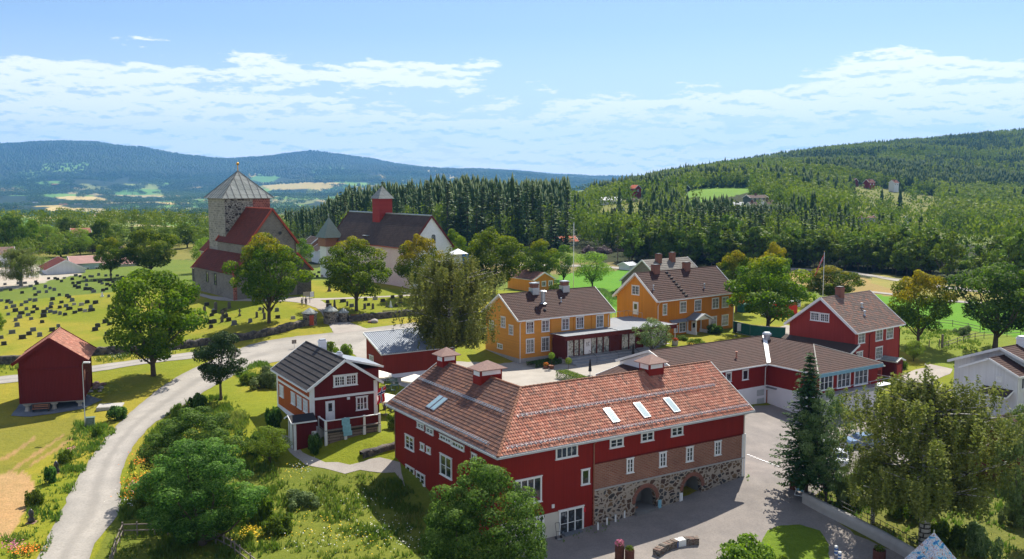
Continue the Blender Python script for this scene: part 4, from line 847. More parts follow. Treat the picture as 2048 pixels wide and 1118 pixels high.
    # chimneys and back wing roof
    q = b.rpx(*z5(498, 85)); b.chimney(g['h']+.35, q[1], .75, .65, g['zr']+.85, 'wall_white', 'metal'); q = b.rpx(*z5(670, 170)); b.chimney(g['h']+.3, q[1], .5, .45, g['zr']+.35, 'wall_white', 'metal')
    b.window('H', g['u1'], (8, 9, 2.4, 3.8), 2, 2, px=False)
    MB().prism([(g['h']+.4, 5.8, z_(7.35)), (10.6, 5.8, z_(5.7)), (10.6, 5.8, z_(5.55)), (g['h']+.4, 5.8, z_(7.2))], (0, 0, 0), (0, 5, 0)).build('back_roof', M['metal_roof'], b.o)
    MB().box(7.4, 6.1, z_(-.5), 10.2, 10.5, z_(5.5)).build('back_wall', M['red_dark'], b.o)
    b.bars('bargeboard', [((g['h']+.4, 5.78, 7.28), (10.65, 5.78, 5.62))], .06, .22, 'white')
    # towel on the rail
    p = FS.px('F', dv-.1, *z5(768, 800)); m = MB(); w = .42; pts = [(0, .12), (-.06, .05), (-.08, -.6), (-.10, -1.25), (-.12, -1.75)]
    for (y0, q0), (y1, q1) in zip(pts[:-1], pts[1:]): m.box(p[0]-w+(.12-q0)*.12, dv-.10+y1*.3-.03, z_(top+q1), p[0]+w+(.12-q0)*.17, dv-.10+y0*.3, z_(top+q0))
    t = m.build('towel', M['lblue']); t.matrix_world = b.o.matrix_basis.copy(); tag(t, 'pale blue towel hanging over the deck railing of the small red house', 'towel')
    return b
M['wood_skirt'] = m_brick('old_plank_skirt', (.20, .16, .13), (.26, .21, .17), (.05, .04, .04), 2.4, .30, .03, .5, (.10, .08, .07))
SH = small_house()

# ---- raised storehouse on stone stilts
def storehouse():
    b = Bd('storehouse', 'red windowless storehouse raised on stone stilts beside the gravel road', 'storehouse', FT, -1.6); z_ = lambda z: z-b.zb
    b.gable('L', 8.21, 8.69, 4.8, 2.89, 'red_dark', 'tile_red', .68, .42, wb=.07, barge='red_dark', bw=.34, gutter=None, under='red_dark', roofkw=dict(tw=.25, th=.34, amp=.04, step=.035, sub=4)); g = b.g
    [b.bars('belt_board', [((g['u0'], g['v0']-.05, q), (g['u1'], g['v0']-.05, q))], .10, .16, 'red_dark') for q in (3.98, .12)]
    for u in (g['u0'], g['u1']): MB().box(u-.12, g['v0']-.08, z_(.05), u+.14, g['v0']+.1, z_(4.3)).box(u-.12 if u < 4 else u-.1, g['v1']-.1, z_(.05), u+.1, g['v1']+.1, z_(4.3)).build('corner_board', M['red_dark'], b.o)
    MB().box(g['u0']+.1, g['v0']+.1, z_(-.1), g['u1']-.1, g['v1']-.1, z_(.07)).build('floor_beam', M['stone_step'], b.o)
    MB().box(g['u1'], 3.2, z_(.2), g['u1']+.06, 4.6, z_(2.6)).build('door', M['red_dark'], b.o); MB().box(g['u1'], 1.2, z_(2.2), g['u1']+.05, 2.2, z_(3.4)).build('shutter', M['wood_warm'], b.o)
    for u in (1.3, 4.2, 7.0):
        for v in (.9, 4.3, 7.7): MB().lathe([(.62, z_(-1.6)), (.62, z_(-1.05)), (.50, z_(-.98)), (.30, z_(-.9)), (.22, z_(-.55)), (.24, z_(-.4)), (.46, z_(-.3)), (.46, z_(-.12)), (.3, z_(-.10))], (u, v, 0), 7).build('stone_stilt', M['pale_stone'], b.o)
storehouse()

# ---- yellow houses and the restaurant between them
def yellow_small():
    z5 = lambda x, y: (x/5.12+980, y/5.12+560)
    b = Bd('yellow_house', 'two-storey ochre clapboard house with brown tile roof and two metal-clad chimneys', 'house', FY, -1.2)
    b.gable('R', 18.2, 10.5, 6.0, 3.37, 'ochre_h', 'tile_brown', .5, .55, roofkw=dict(tw=.30, th=.36, amp=.03, step=.04, sub=3), bw=.3); g = b.g; b.foundation(.28, 'concrete')
    F = g['v0']
    for x0, y0, x1, y1 in [(368,427,447,540),(527,412,605,524),(733,395,808,506),(880,380,957,492),(1087,362,1158,480),(368,607,450,740),(525,588,605,722)]: b.window('F', F, (*z5(x0, y0), *z5(x1, y1)), 4, 3, heavy=(2,), cas=.13)
    b.window('G', g['u0'], (*z5(78, 648), *z5(130, 708)), 2, 2); b.window('G', g['u0'], (4.2, 5.4, 4.4, 6.0), 2, 3, px=False); b.window('G', g['u0'], (7.6, 8.7, 3.6, 5.0), 2, 3, px=False); b.window('G', g['u0'], (2.1, 3.2, 3.6, 5.0), 2, 3, px=False)
    for x, y, w, t in [(468, 150, 1.05, 1.35), (787, 135, 1.05, 1.3)]:
        q = b.rpx(*z5(x, y)); v = g['h']-.15; c = b.chimney(q[0], v, w, .9, g['zr']+t, 'chim', 'metal', base=.75); MB().box(q[0]-.62, v-.55, g['zr']+t-b.zb-.05, q[0]+.62, v+.55, g['zr']+t-b.zb+.06).build('chimney_cowl', M['metal'], b.roof)
    q = b.rpx(*z5(543, 240)); b.vent(q[0], q[1], .32, 1.9, name='flue_pipe'); q = b.rpx(*z5(727, 225)); b.vent(q[0], q[1], .09, .6)
    q = b.rpx(*z5(560, 312)); b.vent(q[0], q[1], .14, .15, 'black_metal', 'roof_hatch')
    b.tubes('downpipe', [(g['u0']+.1, 0, 5.9), (g['u0']+.1, F-.07, 5.4), (g['u0']+.1, F-.07, -.3)], .06, 'white'); b.tubes('downpipe', [(17.2, 0, 5.9), (17.2, F-.07, 5.4), (17.2, F-.07, 3.8)], .06, 'white')
    b.bars('corner_strip', [((u, F-.03, .3), (u, F-.03, 5.7)) for u in (6.2, 10.5, 13.9)], .10, .05, 'ochre_dark')
yellow_small()
def yellow_big():
    z6 = lambda x, y: (x/6.21+1210, y/6.21+520)
    b = Bd('yellow_house', 'larger ochre house with vertical boards, white gabled porch and brown tile roof', 'house', FG, -1.2)
    b.gable('R', 21.2, 10.4, 6.5, 4.33, 'ochre_dark', 'tile_brown', .5, .6, sidemat='ochre', roofkw=dict(tw=.34, th=.42, amp=.03, step=.05, sub=3), bw=.36); g = b.g; F, z_ = g['v0'], (lambda z: z-b.zb); b.foundation(.1, 'concrete')
    for x0, y0, x1, y1 in [(718,550,765,680),(930,520,1005,648),(1112,499,1190,626),(1330,477,1408,597),(1453,462,1527,584),(858,822,900,895),(922,777,1000,888),(1310,707,1382,826),(1450,687,1525,806)]:
        b.window('F', F, (*z6(x0, y0), *z6(x1, y1)), 4 if x1-x0 > 55 else 2, 3, heavy=(2,), cas=.12)
    b.window('G', g['u0'], (*z6(337, 312), *z6(427, 437)), 4, 3, heavy=(2,), cas=.13)
    (a, t1), (c, t0) = b.q('G', g['u0'], [z6(350, 515), z6(415, 680)]); a0, a1 = sorted((a, c)); d = MB().box(g['u0']-.07, a0, z_(t0), g['u0'], a1, z_(t1)).build('door', M['white'], b.o); MB().box(g['u0']-.09, a0+.3, z_(t0+.9), g['u0']-.06, a1-.3, z_(t1-.35)).build('door_window', M['glass'], d)
    b.bars('belt_board', [((g['u0'], F-.04, 3.35), (g['u1'], F-.04, 3.35))], .08, .16, 'ochre_dark')
    b.tubes('downpipe', [(g['u0']+.1, 0, 6.3), (g['u0']+.1, F-.07, 5.7), (g['u0']+.1, F-.07, .2)], .06, 'white'); b.tubes('downpipe', [(g['u1']-.1, 0, 6.3), (g['u1']-.1, F-.07, 5.7), (g['u1']-.1, F-.07, .1)], .06, 'canvas')
    for x, y, w in [(648, 178, 1.3), (1018, 128, 1.2)]: q = b.rpx(*z6(x, y)); b.chimney(q[0], g['h']-.1, w, .95, g['zr']+1.15)
    for x, y in [(600, 372), (1233, 350)]: q = b.rpx(*z6(x, y)); b.vent(q[0], q[1], .10, .75)
    p = b.rpx(*z6(765, 158)); q = b.rpx(*z6(1005, 448)); n = 8
    for i in range(n+1): r = p+(q-p)*i/n; MB().box(r[0]-.32, r[1]-.16, z_(r[2]+.02), r[0]+.32, r[1]+.10, z_(r[2]+.20)).build('roof_step', M['black_metal'], b.roof)
    # entrance porch
    pa = FG.px('F', F-2.1, *z6(1138, 745)); pb = FG.px('F', F-2.1, *z6(1300, 735)); u0, u1, v0, ze = pa[0]-.1, pb[0]+.2, F-2.1, pa[1]; h = (u0+u1)/2; print('porch2', pa, pb)
    MB().box(u0-.1, v0, z_(-1.2), u1+.1, F, z_(.05)).box(u0+.2, v0-.45, z_(-1.2), u1-.2, v0, z_(-.2)).build('porch_floor', M['stone_step'], b.o)
    for u in (u0+.1, u1-.1):
        for v in (v0+.1, F-.15): MB().box(u-.15, v-.12, z_(.05), u+.15, v+.15, z_(.9)).box(u-.09, v-.07, z_(.9), u+.09, v+.1, z_(ze)).build('porch_post', M['white'], b.o)
    MB().box(u0, v0+.2, z_(.05), u0+.08, F, z_(.85)).box(u1-.08, v0+.2, z_(.05), u1, F, z_(.85)).build('porch_railing', M['white'], b.o)
    m = MB(); r = .95
    for s_ in (-1, 1): e = u0-.35 if s_ < 0 else u1+.35; m.prism([(e, v0-.3, z_(ze)), (h, v0-.3, z_(ze+r)), (h, v0-.3, z_(ze+r-.12)), (e, v0-.3, z_(ze-.12))], (0, 0, 0), (0, 2.4, 0))
    pr = m.build('porch_roof', M['metal_roof'], b.o); b.bars('bargeboard', [((u0-.37, v0-.33, ze-.05), (h, v0-.33, ze+r-.05)), ((u1+.37, v0-.33, ze-.05), (h, v0-.33, ze+r-.05))], .07, .22, 'white', pr)
    MB().prism([(u0+.05, v0+.02, z_(ze-.1)), (u1-.05, v0+.02, z_(ze-.1)), (h, v0+.02, z_(ze+r-.2))], (0, 0, 0), (0, .06, 0)).build('pediment', M['white'], pr)
    d = MB().box(h-.6, F-.08, z_(.05), h+.5, F, z_(2.3)).build('door', M['white'], b.o); MB().box(h-.35, F-.1, z_(1.2), h+.25, F-.07, z_(2.0)).build('door_window', M['glass'], d)
    MB().prism([(u0-4.4, F-.75, z_(2.55)), (u0-.2, F-.75, z_(2.55)), (u0-.2, F, z_(2.95)), (u0-4.4, F, z_(2.95))], (0, 0, 0), (0, 0, .08)).build('lean_to_roof', M['metal_roof'], b.o)
yellow_big()
FA = Fr(7.79, 133.63, 33.58)
def restaurant():
    b = Bd('restaurant', 'low flat-roofed restaurant with brown-red fascia and glass front between the yellow houses', 'restaurant', FA, -1.4); z_ = lambda z: z-b.zb; zr = 3.6
    MB().box(.15, .15, z_(zr-.12), 10.4, 4.2, z_(zr)).box(10.4, .15, z_(zr-.12), 22.1, 11.2, z_(zr)).build('flat_roof', M['roofing'], b.o)
    MB().box(0, 0, z_(zr-.62), 22.2, .15, z_(zr+.06)).box(0, .15, z_(zr-.62), .15, 3, z_(zr+.06)).box(22.05, .15, z_(zr-.62), 22.2, 6, z_(zr+.06)).build('fascia', M['brown_red'], b.o)
    b.bars('roof_edge', [((-.03, -.03, zr+.09), (22.2, -.03, zr+.09)), ((-.03, -.03, zr+.09), (-.03, 3, zr+.09)), ((10.4, .2, zr+.05), (11.6, 8, zr+.05))], .12, .07, 'grey_trim')
    fl, top, v = .35, zr-.62, 1.15
    MB().box(.3, v+.9, z_(-1.2), 21.9, 3.6, z_(top)).build('back_wall', M['brown_red'], b.o)
    MB().box(.3, v, z_(-1.4), 21.9, v+.9, z_(fl)).build('floor', M['concrete'], b.o)
    u_ = lambda x: FA.px('F', v, x, 700)[0]
    for x in (1134, 1147.5, 1158, 1168, 1181, 1193, 1206, 1219, 1242, 1257, 1271, 1285, 1300, 1315, 1332): u = u_(x); MB().box(u-.09, v-.09, z_(fl), u+.09, v+.09, z_(top)).build('front_post', M['brown_red'], b.o)
    for x0, x1 in [(1134,1147.5),(1147.5,1158),(1158,1168),(1181,1193),(1193,1206),(1206,1219),(1242,1257),(1257,1271),(1285,1300),(1300,1315),(1315,1332)]:
        MB().box(u_(x0)+.1, v, z_(fl+.06), u_(x1)-.1, v+.03, z_(top-.05)).build('glass_pane', M['shopglass'], b.o)
    for x0, x1 in [(1219,1242),(1271,1285)]: MB().box(u_(x0)+.1, v-.04, z_(fl), u_(x1)-.1, v+.04, z_(top)).build('wall_panel', M['brown_red'], b.o)
    MB().box(.3, .3, z_(fl-.2), .42, v+.9, z_(top)).build('side_panel', M['brown_red'], b.o)
    b.tubes('downpipe', [(.55, .06, zr-.6), (.55, .06, -.2)], .05, 'white'); b.tubes('downpipe', [(21.9, .06, zr-.6), (21.9, .06, -.2)], .05, 'white')
    # steps up to the glass front
    for i in range(4):
        zt_ = fl-.02-i*.30; MB().box(1.0, v-.2-.75*(i+1), z_(-1.4), 20.0-i*1.2, v-.1-.75*i, z_(zt_-.1)).build('step', M['stone_step'], b.o)
    for u in (4.6, 8.8, 12.8, 16.8):
        MB().tube([(u, -1.7, z_(-.5)), (u, -1.7, z_(.45)), (u, .2, z_(1.15)), (u, .2, z_(.2))], .03, 5).build('handrail', M['black_metal'], b.o)
    # terrace rail on the roof
    m = MB(); P = [(11.2, 8.2), (11.2, 10.8), (15, 11.0), (21.5, 11.0), (21.5, 7.5)]
    for (a, c), (e, f) in zip(P[:-1], P[1:]):
        n = max(2, int(math.hypot(e-a, f-c)/.9))
        for i in range(n+1): t = i/n; m.bar((a+(e-a)*t, c+(f-c)*t, z_(zr)), (a+(e-a)*t, c+(f-c)*t, z_(zr+1.0)), .04, .04)
        m.bar((a, c, z_(zr+1.0)), (e, f, z_(zr+1.0)), .05, .05)
    m.build('terrace_rail', M['metal'], b.o)
    # white poster panel with an abstract dark device, by the door
    u = u_(1174); p = MB().box(u-.62, v-.16, z_(fl+.1), u+.62, v-.1, z_(top-.1)); p = p.build('poster_panel', M['white'], b.o); m = MB(); Y = v-.17
    for (x, z0, x1, z1_) in [(-.30,1.75,-.10,1.83),(-.22,1.45,-.14,1.75),(.02,1.45,.10,1.83),(.10,1.75,.28,1.83),(.10,1.45,.28,1.53),(-.36,1.30,.36,1.35),(.22,1.83,.28,2.05)]: m.box(u+x, Y-.004, z_(fl+z0), u+x1, Y+.02, z_(fl+z1_))
    m.build('poster_mark', M['black_metal'], p)
M['shopglass'] = m_glass('shop_glass', (.10, .115, .11))
restaurant()

# ---- big red house
def red_big():
    z4 = lambda x, y: (x/4.1417+1600, y/4.1417+490)
    b = Bd('red_house', 'tall faded red wooden house with grey-red tile roof and brick chimney beside the field', 'house', FR, -3.2)
    b.gable('R', 13.35, 11.45, 5.5, 4.34, 'red_faded', 'tile_grey', .5, .6, roofkw=dict(tw=.26, th=.35, amp=.045, step=.035, sub=4), bw=.34); g = b.g; F, z_ = g['v0'], (lambda z: z-b.zb)
    for x0, y0, x1, y1 in [(484,727,533,808),(628,699,680,786),(717,684,767,770),(466,888,515,925),(626,850,677,936)]: b.window('F', F, (*z4(x0, y0), *z4(x1, y1)), 4, 3, heavy=(2,), cas=.12)
    for x0, y0, x1, y1 in [(90,553,160,630),(170,564,240,640)]: b.window('G', g['u0'], (*z4(x0, y0), *z4(x1, y1)), 4, 3, heavy=(2,), cas=.12)
    q = b.rpx(*z4(318, 412)); b.chimney(q[0], g['h']-.1, 1.0, .9, g['zr']+1.2); 
    for x, y in [(510, 518), (533, 583)]: q = b.rpx(*z4(x, y)); b.vent(q[0], q[1], .13, .6, 'metal')
    b.tubes('downpipe', [(4.3, 0, 5.3), (4.3, F-.06, 4.8), (4.3, F-.06, -2)], .055, 'red_dark'); b.tubes('downpipe', [(g['u1'], 0, 5.3), (g['u1'], F-.06, 4.8), (g['u1'], F-.06, -2)], .055, 'red_dark')
    # lean-to on the gable side
    top = np.mean([p[1] for p in b.q('G', g['u0'], [z4(20, 762), z4(345, 803)])]); c = b.pt('G', g['u0'], 0, 0); w = 3.0
    MB().prism([(g['u0'], -.2, z_(top)), (g['u0']-w, -.2, z_(top-1.25)), (g['u0']-w, -.2, z_(top-1.4)), (g['u0'], -.2, z_(top-.15))], (0, 0, 0), (0, 11.8, 0)).build('lean_to_roof', M['tile_dark'], b.o)
    MB().box(g['u0']-w+.4, .1, 0, g['u0'], 11.2, z_(top-1.3)).build('lean_to_wall', M['red_dark'], b.o); b.bars('bargeboard', [((g['u0'], -.23, top-.03), (g['u0']-w, -.23, top-1.3))], .07, .26, 'white')
    return b
RB = red_big()
def shed(name, label, fr, U, V, ze, rise, zb, axis='R', mat='red_dark', tile='tile_dark', **kw):
    b = Bd(name, label, 'shed', fr, zb); b.gable(axis, U, V, ze, rise, mat, tile, kw.pop('ov', .25), kw.pop('og', .25), roofkw=dict(tw=.3, th=.4, amp=.02, step=.03, sub=2), gutter=None, bw=.18, **kw); return b
p = at(1793.5, 724.5, .9); b = shed('garden_shed', 'little red shed with grey gabled roof against the tall red house', Fr(p[0], p[1], 39.8), 2.5, 3.4, .9, .45, -2.8, 'L', tile='slate', ridge=False); b.panel('door', 'F', b.g['v0'], [(.6, -1.9), (1.8, -1.9), (1.8, .4), (.6, .4)], .05, M['red_faded'])
p = at(1754, 735, .8); b = shed('garden_shed', 'narrow red shed squeezed behind the long low red building', Fr(p[0], p[1], 36), 1.9, 3.0, .8, .4, -2.8, 'L', mat='red_faded', tile='tile_dark', ridge=False); b.panel('door', 'F', b.g['v0'], [(.55, -1.9), (1.35, -1.9), (1.35, .3), (.55, .3)], .05, M['red_dark'])

# ---- long low building, red above white, bent at a right angle
def long_low():
    z3 = lambda x, y: (x/3.16+1400, y/3.16+560)
    b = Bd('long_building', 'long low red and white building with brown tile roof, bent round the lower yard', 'building', FL, -4.2); z_ = lambda z: z-b.zb
    U, LB, WA, ze, rise, uL = 12.49, 7.66, 12.4, 3.3, 2.17, -14.5; h = U/2; kx = rise/h; hv = 5.75; zr = ze+rise; vr = LB+WA/2; Vt = LB+WA; ka = rise/(WA/2); o = .4; hw = ze+.02
    zs = np.mean([p[1] for p in b.q('F', LB+o, [z3(240, 692), z3(420, 665)])]); print('LL', zs)
    P = [(o, o), (U-o, o), (U-o, Vt-o), (uL+.4, Vt-o), (uL+.4, LB+o), (o, LB+o)]
    for nm, z0, z1_, mt, d in (('wall_upper', zs, hw, 'red', 0.0), ('wall_lower', b.zb, zs, 'wall_white', .02)):
        m = MB(); m.add([(u, v, z_(z)) for z in (z0, z1_) for u, v in P], [(i, (i+1) % 6, 6+(i+1) % 6, 6+i) for i in range(6)]+[(5, 4, 3, 2, 1, 0)]); m.build(nm, M[mt], b.o)
    kw = dict(tw=.30, th=.36, amp=.03, step=.035, sub=3); a = np.array
    b.slopes([((0, 0, ze), (U, 0, ze), (0, hv, zr), [((0, 0), (hv, -h)), ((U, 0), (-hv, -h))]),
              ((0, 0, ze), (0, Vt, ze), (h, 0, zr), [((0, 0), (-hv, h)), ((0, LB), (WA/2, -h))]),
              ((U, 0, ze), (U, Vt, ze), (h, 0, zr), [((U, 0), (hv, h)), ((U, Vt), (WA/2, -h))]),
              ((uL, LB, ze), (U, LB, ze), (uL, vr, zr), [((0, LB), (-WA/2, h))]),
              ((uL, Vt, ze), (U, Vt, ze), (uL, vr, zr), [((U, Vt), (-WA/2, h))])], 'tile_brown', **kw); r = b.roof
    b.tubes('ridge_cap', [(uL, vr, zr+.04), (h, vr, zr+.04), (h, hv, zr+.04)], .10, 'tile_brown', r); b.tubes('ridge_cap', [(0, 0, ze+.04), (h, hv, zr+.04), (U, 0, ze+.04)], .09, 'pale_stone', r)
    m = MB().prism([(-.35, LB-.1, z_(ze+.14)), (.45, LB-.1, z_(ze+.14)), (h+.4, vr, z_(zr+.16)), (h-.4, vr, z_(zr+.16))], (0, 0, 0), (0, 0, .05)); m.build('valley_flashing', M['white'], r)
    b.bars('gutter', [((uL, LB-.06, ze-.05), (0, LB-.06, ze-.05)), ((-.06, LB, ze-.05), (-.06, 0, ze-.05)), ((U+.06, 0, ze-.05), (U+.06, Vt, ze-.05))], .1, .15, 'white', r); b.bars('fascia', [((-.05, -.06, ze-.22), (U+.05, -.06, ze-.22))], .06, .42, 'fascia_blue', r)
    b.bars('bargeboard', [((uL, LB, ze), (uL, vr, zr)), ((uL, Vt, ze), (uL, vr, zr))], .08, .30, 'white', r)
    b.poly('G', uL+.4, [(LB+o, zs), (Vt-o, zs), (Vt-o, ze-.1), (vr, zr-.15), (LB+o, ze-.1)], .06).build('gable_wall', M['wall_white'], b.o)
    for x0, y0, x1, y1, nx in [(757,604,836,686,3),(868,585,945,670,3),(976,562,1056,653,3)]: b.window('F', o, (*z3(x0, y0), *z3(x1, y1)), nx, 2, heavy=(1, 2))
    for x0, y0, x1, y1 in [(863,737,940,795),(973,717,1048,778)]: b.window('F', o, (*z3(x0, y0), *z3(x1, y1)), 4, 3, glass='curtain')
    z0_, z1_ = FL.px('F', o, *z3(940, 730))[1], FL.px('F', o, *z3(940, 690))[1]; b.panel('apron_panel', 'F', o, [(o, z0_), (U-o, z0_), (U-o, z1_), (o, z1_)], .10, M['metal_panel'])
    MB().box(.2, -.9, z_(z1_+.02), U+.9, o, z_(z1_+.10)).build('balcony_edge', M['metal'], b.o); b.tubes('balcony_rail', [(.2, -.9, z1_+.9), (U+.9, -.9, z1_+.9), (U+.9, 4, z1_+.9)], .03, 'metal')
    for u in (.2, 4.4, 8.8, U+.9): b.tubes('rail_post', [(u, -.9, z1_), (u, -.9, z1_+.9)], .025, 'metal')
    for x0, y0, x1, y1 in [(163,587,195,640),(268,570,302,627)]: b.window('F', LB+o, (*z3(x0, y0), *z3(x1, y1)), 1, 1)
    for x0, y0, x1, y1 in [(360,697,403,726),(360,751,403,788)]: (a0, t1), (a1, t0) = b.q('F', LB+o, [z3(x0, y0), z3(x1, y1)]); b.panel('vent_grille', 'F', LB+o, [(a0, t0), (a1, t0), (a1, t1), (a0, t1)], .05, M['grey_trim'])
    (a0, t1), (a1, t0) = b.q('F', LB+o, [z3(430, 697), z3(490, 803)]); b.window('F', LB+o, (a0, min(a1, o-.1), t0, t1), 3, 2, px=False, frame='wood_door', name='double_door', cas=.14, heavy=(1, 2))
    c = FL.px('F', LB+o, *z3(415, 672)); MB().box(c[0], LB-1.2, z_(c[1]-.15), o+1.9, LB+o, z_(c[1])).build('door_canopy', M['roofing'], b.o)
    b.tubes('downpipe', [(-.1, LB-.05, ze-.1), (o-.5, LB+o-.1, ze-.5), (o-.5, LB+o-.1, zs)], .06, 'white')
    u = FL.px('F', vr, *z3(378, 385))[0]; m = MB().lathe([(.42, 0), (.42, .9), (.62, .95), (.62, 1.15), (.4, 1.35)], (u, vr-1.2, z_(zr)-.6), 10); m.build('ventilator', M['metal'], r)
    q = FL.px('F', LB+2.2, *z3(231, 440)); zz = ze+ka*2.2; MB().tube([(q[0], LB+2.2, z_(zz)), (q[0], LB+2.2, z_(zz+.8))], .09, 7).lathe([(.22, 0), (.1, .2)], (q[0], LB+2.2, z_(zz)), 8).lathe([(.18, 0), (.18, .12)], (q[0], LB+2.2, z_(zz+.75)), 8).build('vent_pipe', M['copper_pipe'], r)
    # canopy roof on the courtyard end
    q = [FL.px('F', vr+4, 1208, 739)]; u0 = uL-4.2; m = MB(); zc0, zc1 = 2.1, 3.0
    A = (u0, Vt-1.5, zc0); sl = tile_slope((u0, LB+2, z_(zc0)), (0, 1, 0), 9.2, np.array([4.4, 0, zc1-zc0])/math.hypot(4.4, zc1-zc0), math.hypot(4.4, zc1-zc0), np.array([-(zc1-zc0), 0, 4.4])/math.hypot(4.4, zc1-zc0), tw=.3, th=.36, sub=3)
    cr = tiles_obj('canopy_roof', [sl], M['tile_brown'], b.o); MB().prism([(u0, LB+2, z_(zc0-.05)), (uL+.3, LB+2, z_(zc1-.05)), (uL+.3, LB+11.2, z_(zc1-.05)), (u0, LB+11.2, z_(zc0-.05))], (0, 0, 0), (0, 0, -.12)).build('roof_boards', M['white'], cr)
    b.bars('bargeboard', [((u0, LB+11.24, zc0), (uL+.3, LB+11.24, zc1))], .07, .22, 'white', cr)
    for v in (LB+2.3, LB+6.5, LB+10.9): b.tubes('canopy_post', [(u0+.3, v, -.4), (u0+.3, v, zc0)], .07, 'white')
M['metal_panel'] = m_boards('grey_blue_panel', (.36, .42, .46), .3, wear=.1, groove=.4); M['copper_pipe'] = m_plain('copper_pipe', (.40, .16, .10), .5)
long_low()

# ---- metal-roofed shed by the beer garden
FH = Fr(-17.0, 119, 32.5)
def metal_shed():
    b = Bd('outbuilding', 'red outbuilding with corrugated grey single-pitch roof behind the beer garden', 'outbuilding', FH, -.6); z_ = lambda z: z-b.zb; U, V, z0, z1_ = 11, 5.9, 3.7, 5.75; o = .3
    hz = lambda v: z0+(z1_-z0)*v/V-.1
    P = [(o, o), (U-o, o), (U-o, V-o), (o, V-o)]; m = MB(); m.add([(u, v, z_(.9)) for u, v in P]+[(u, v, z_(hz(v))) for u, v in P], [(i, (i+1) % 4, 4+(i+1) % 4, 4+i) for i in range(4)]); m.build('wall', M['red_shed'], b.o)
    MB().box(o-.03, o-.03, 0, U-o+.03, V-o+.03, z_(.9)).build('foundation', M['wall_white'], b.o)
    n = int(U/.28); pts = []
    for i in range(n*4+1): u = U*i/(n*4); a = .05*(1 if i % 4 in (1, 2) else 0); pts.append((u, a))
    V_ = [(u, 0, z_(z0)+.05+a) for u, a in pts]+[(u, V, z_(z1_)+.05+a) for u, a in pts]; k = len(pts); m = MB().add(V_, [(i, i+1, k+i+1, k+i) for i in range(k-1)]); r = m.build('roof', M['metal_roof'], b.o)
    MB().prism([(0, 0, z_(z0)), (U, 0, z_(z0)), (U, V, z_(z1_)), (0, V, z_(z1_))], (0, 0, 0), (0, 0, -.1)).build('roof_boards', M['white'], r)
    b.bars('bargeboard', [((-.04, -.05, z0), (-.04, V, z1_))], .07, .22, 'white', r); b.bars('gutter', [((0, -.06, z0-.02), (U, -.06, z0-.02))], .1, .12, 'metal', r); b.bars('top_flashing', [((0, V, z1_+.08), (U, V, z1_+.08))], .16, .08, 'white', r)
    b.window('G', o, (742.0-2.6, 709.5, 747.4, 725.5), 3, 3)
metal_shed()
# ---- white house at the right edge
def white_house():
    z4 = lambda x, y: (x/4.66+1880, y/4.66+660); p = at(2110, 757, 3.3)
    b = Bd('white_house', 'white wooden house with brown tile roof and broad low gable at the right edge', 'house', Fr(p[0], p[1], 34), -3.6)
    b.gable('R', 14, 13.2, 3.3, 2.6, 'white_boards', 'tile_brown', .5, .7, roofkw=dict(tw=.3, th=.36, amp=.03, step=.035, sub=2), bw=.32)
    q = b.rpx(*z4(735, 130)); b.chimney(q[0], b.g['h']-.4, 1.3, 1.1, b.g['zr']+1.0, 'wall_white', 'metal')
    p = at(2037.7, 754.4, 3.3); w = Bd('white_annex', 'white gabled annex with a small brown roof and black-roofed entrance canopy', 'annex', Fr(p[0], p[1], 34), -3.6)
    w.gable('R', 6, 7.3, 3.3, 1.65, 'white_boards', 'tile_brown', .35, .45, roofkw=dict(tw=.3, th=.36, amp=.03, step=.035, sub=2), bw=.24); g = w.g
    w.window('G', g['u0'], (*z4(527, 428), *z4(572, 485)), 1, 1, glass='white'); w.window('F', g['v0'], (1.2, 2.0, 1.6, 3.0), 1, 1, px=False); w.window('F', g['v0'], (3.4, 4.2, 1.6, 3.0), 1, 1, px=False)
    c = FPcanopy = w.fr.px('G', g['u0'], *z4(480, 560)); z_ = lambda z: z-w.zb
    MB().prism([(g['u0'], c[0]-2.6, z_(c[1]+.35)), (g['u0']-1.5, c[0]-2.6, z_(c[1]-.3)), (g['u0']-1.5, c[0]+1.0, z_(c[1]-.3)), (g['u0'], c[0]+1.0, z_(c[1]+.35))], (0, 0, 0), (0, 0, .1)).build('canopy', M['tile_dark'], w.o); w.bars('bargeboard', [((g['u0'], c[0]-2.62, c[1]+.3), (g['u0']-1.5, c[0]-2.62, c[1]-.33)), ((g['u0']-1.52, c[0]-2.6, c[1]-.33), (g['u0']-1.52, c[0]+1, c[1]-.33))], .06, .2, 'white')
    w.tubes('downpipe', [(g['u0']+.1, 0, 3.2), (g['u0']+.1, g['v0']-.06, 2.8), (g['u0']+.1, g['v0']-.06, -3)], .05, 'white')
white_house()
p = at(2031, 893, 1.2); b = shed('red_outhouse', 'dark red building with brown tile roof half hidden behind the birches', Fr(p[0], p[1], 34), 10, 6.4, 1.2, 1.75, -4.6, 'R', tile='tile_brown', og=.3, ov=.4); b.foundation(-2.9, 'wall_cream'); b.window('F', b.g['v0']-.04, (2, 3.4, -3.9, -3.2), 2, 1, px=False); b.window('F', b.g['v0'], (5, 6.2, -1.5, -.2), 2, 2, px=False)
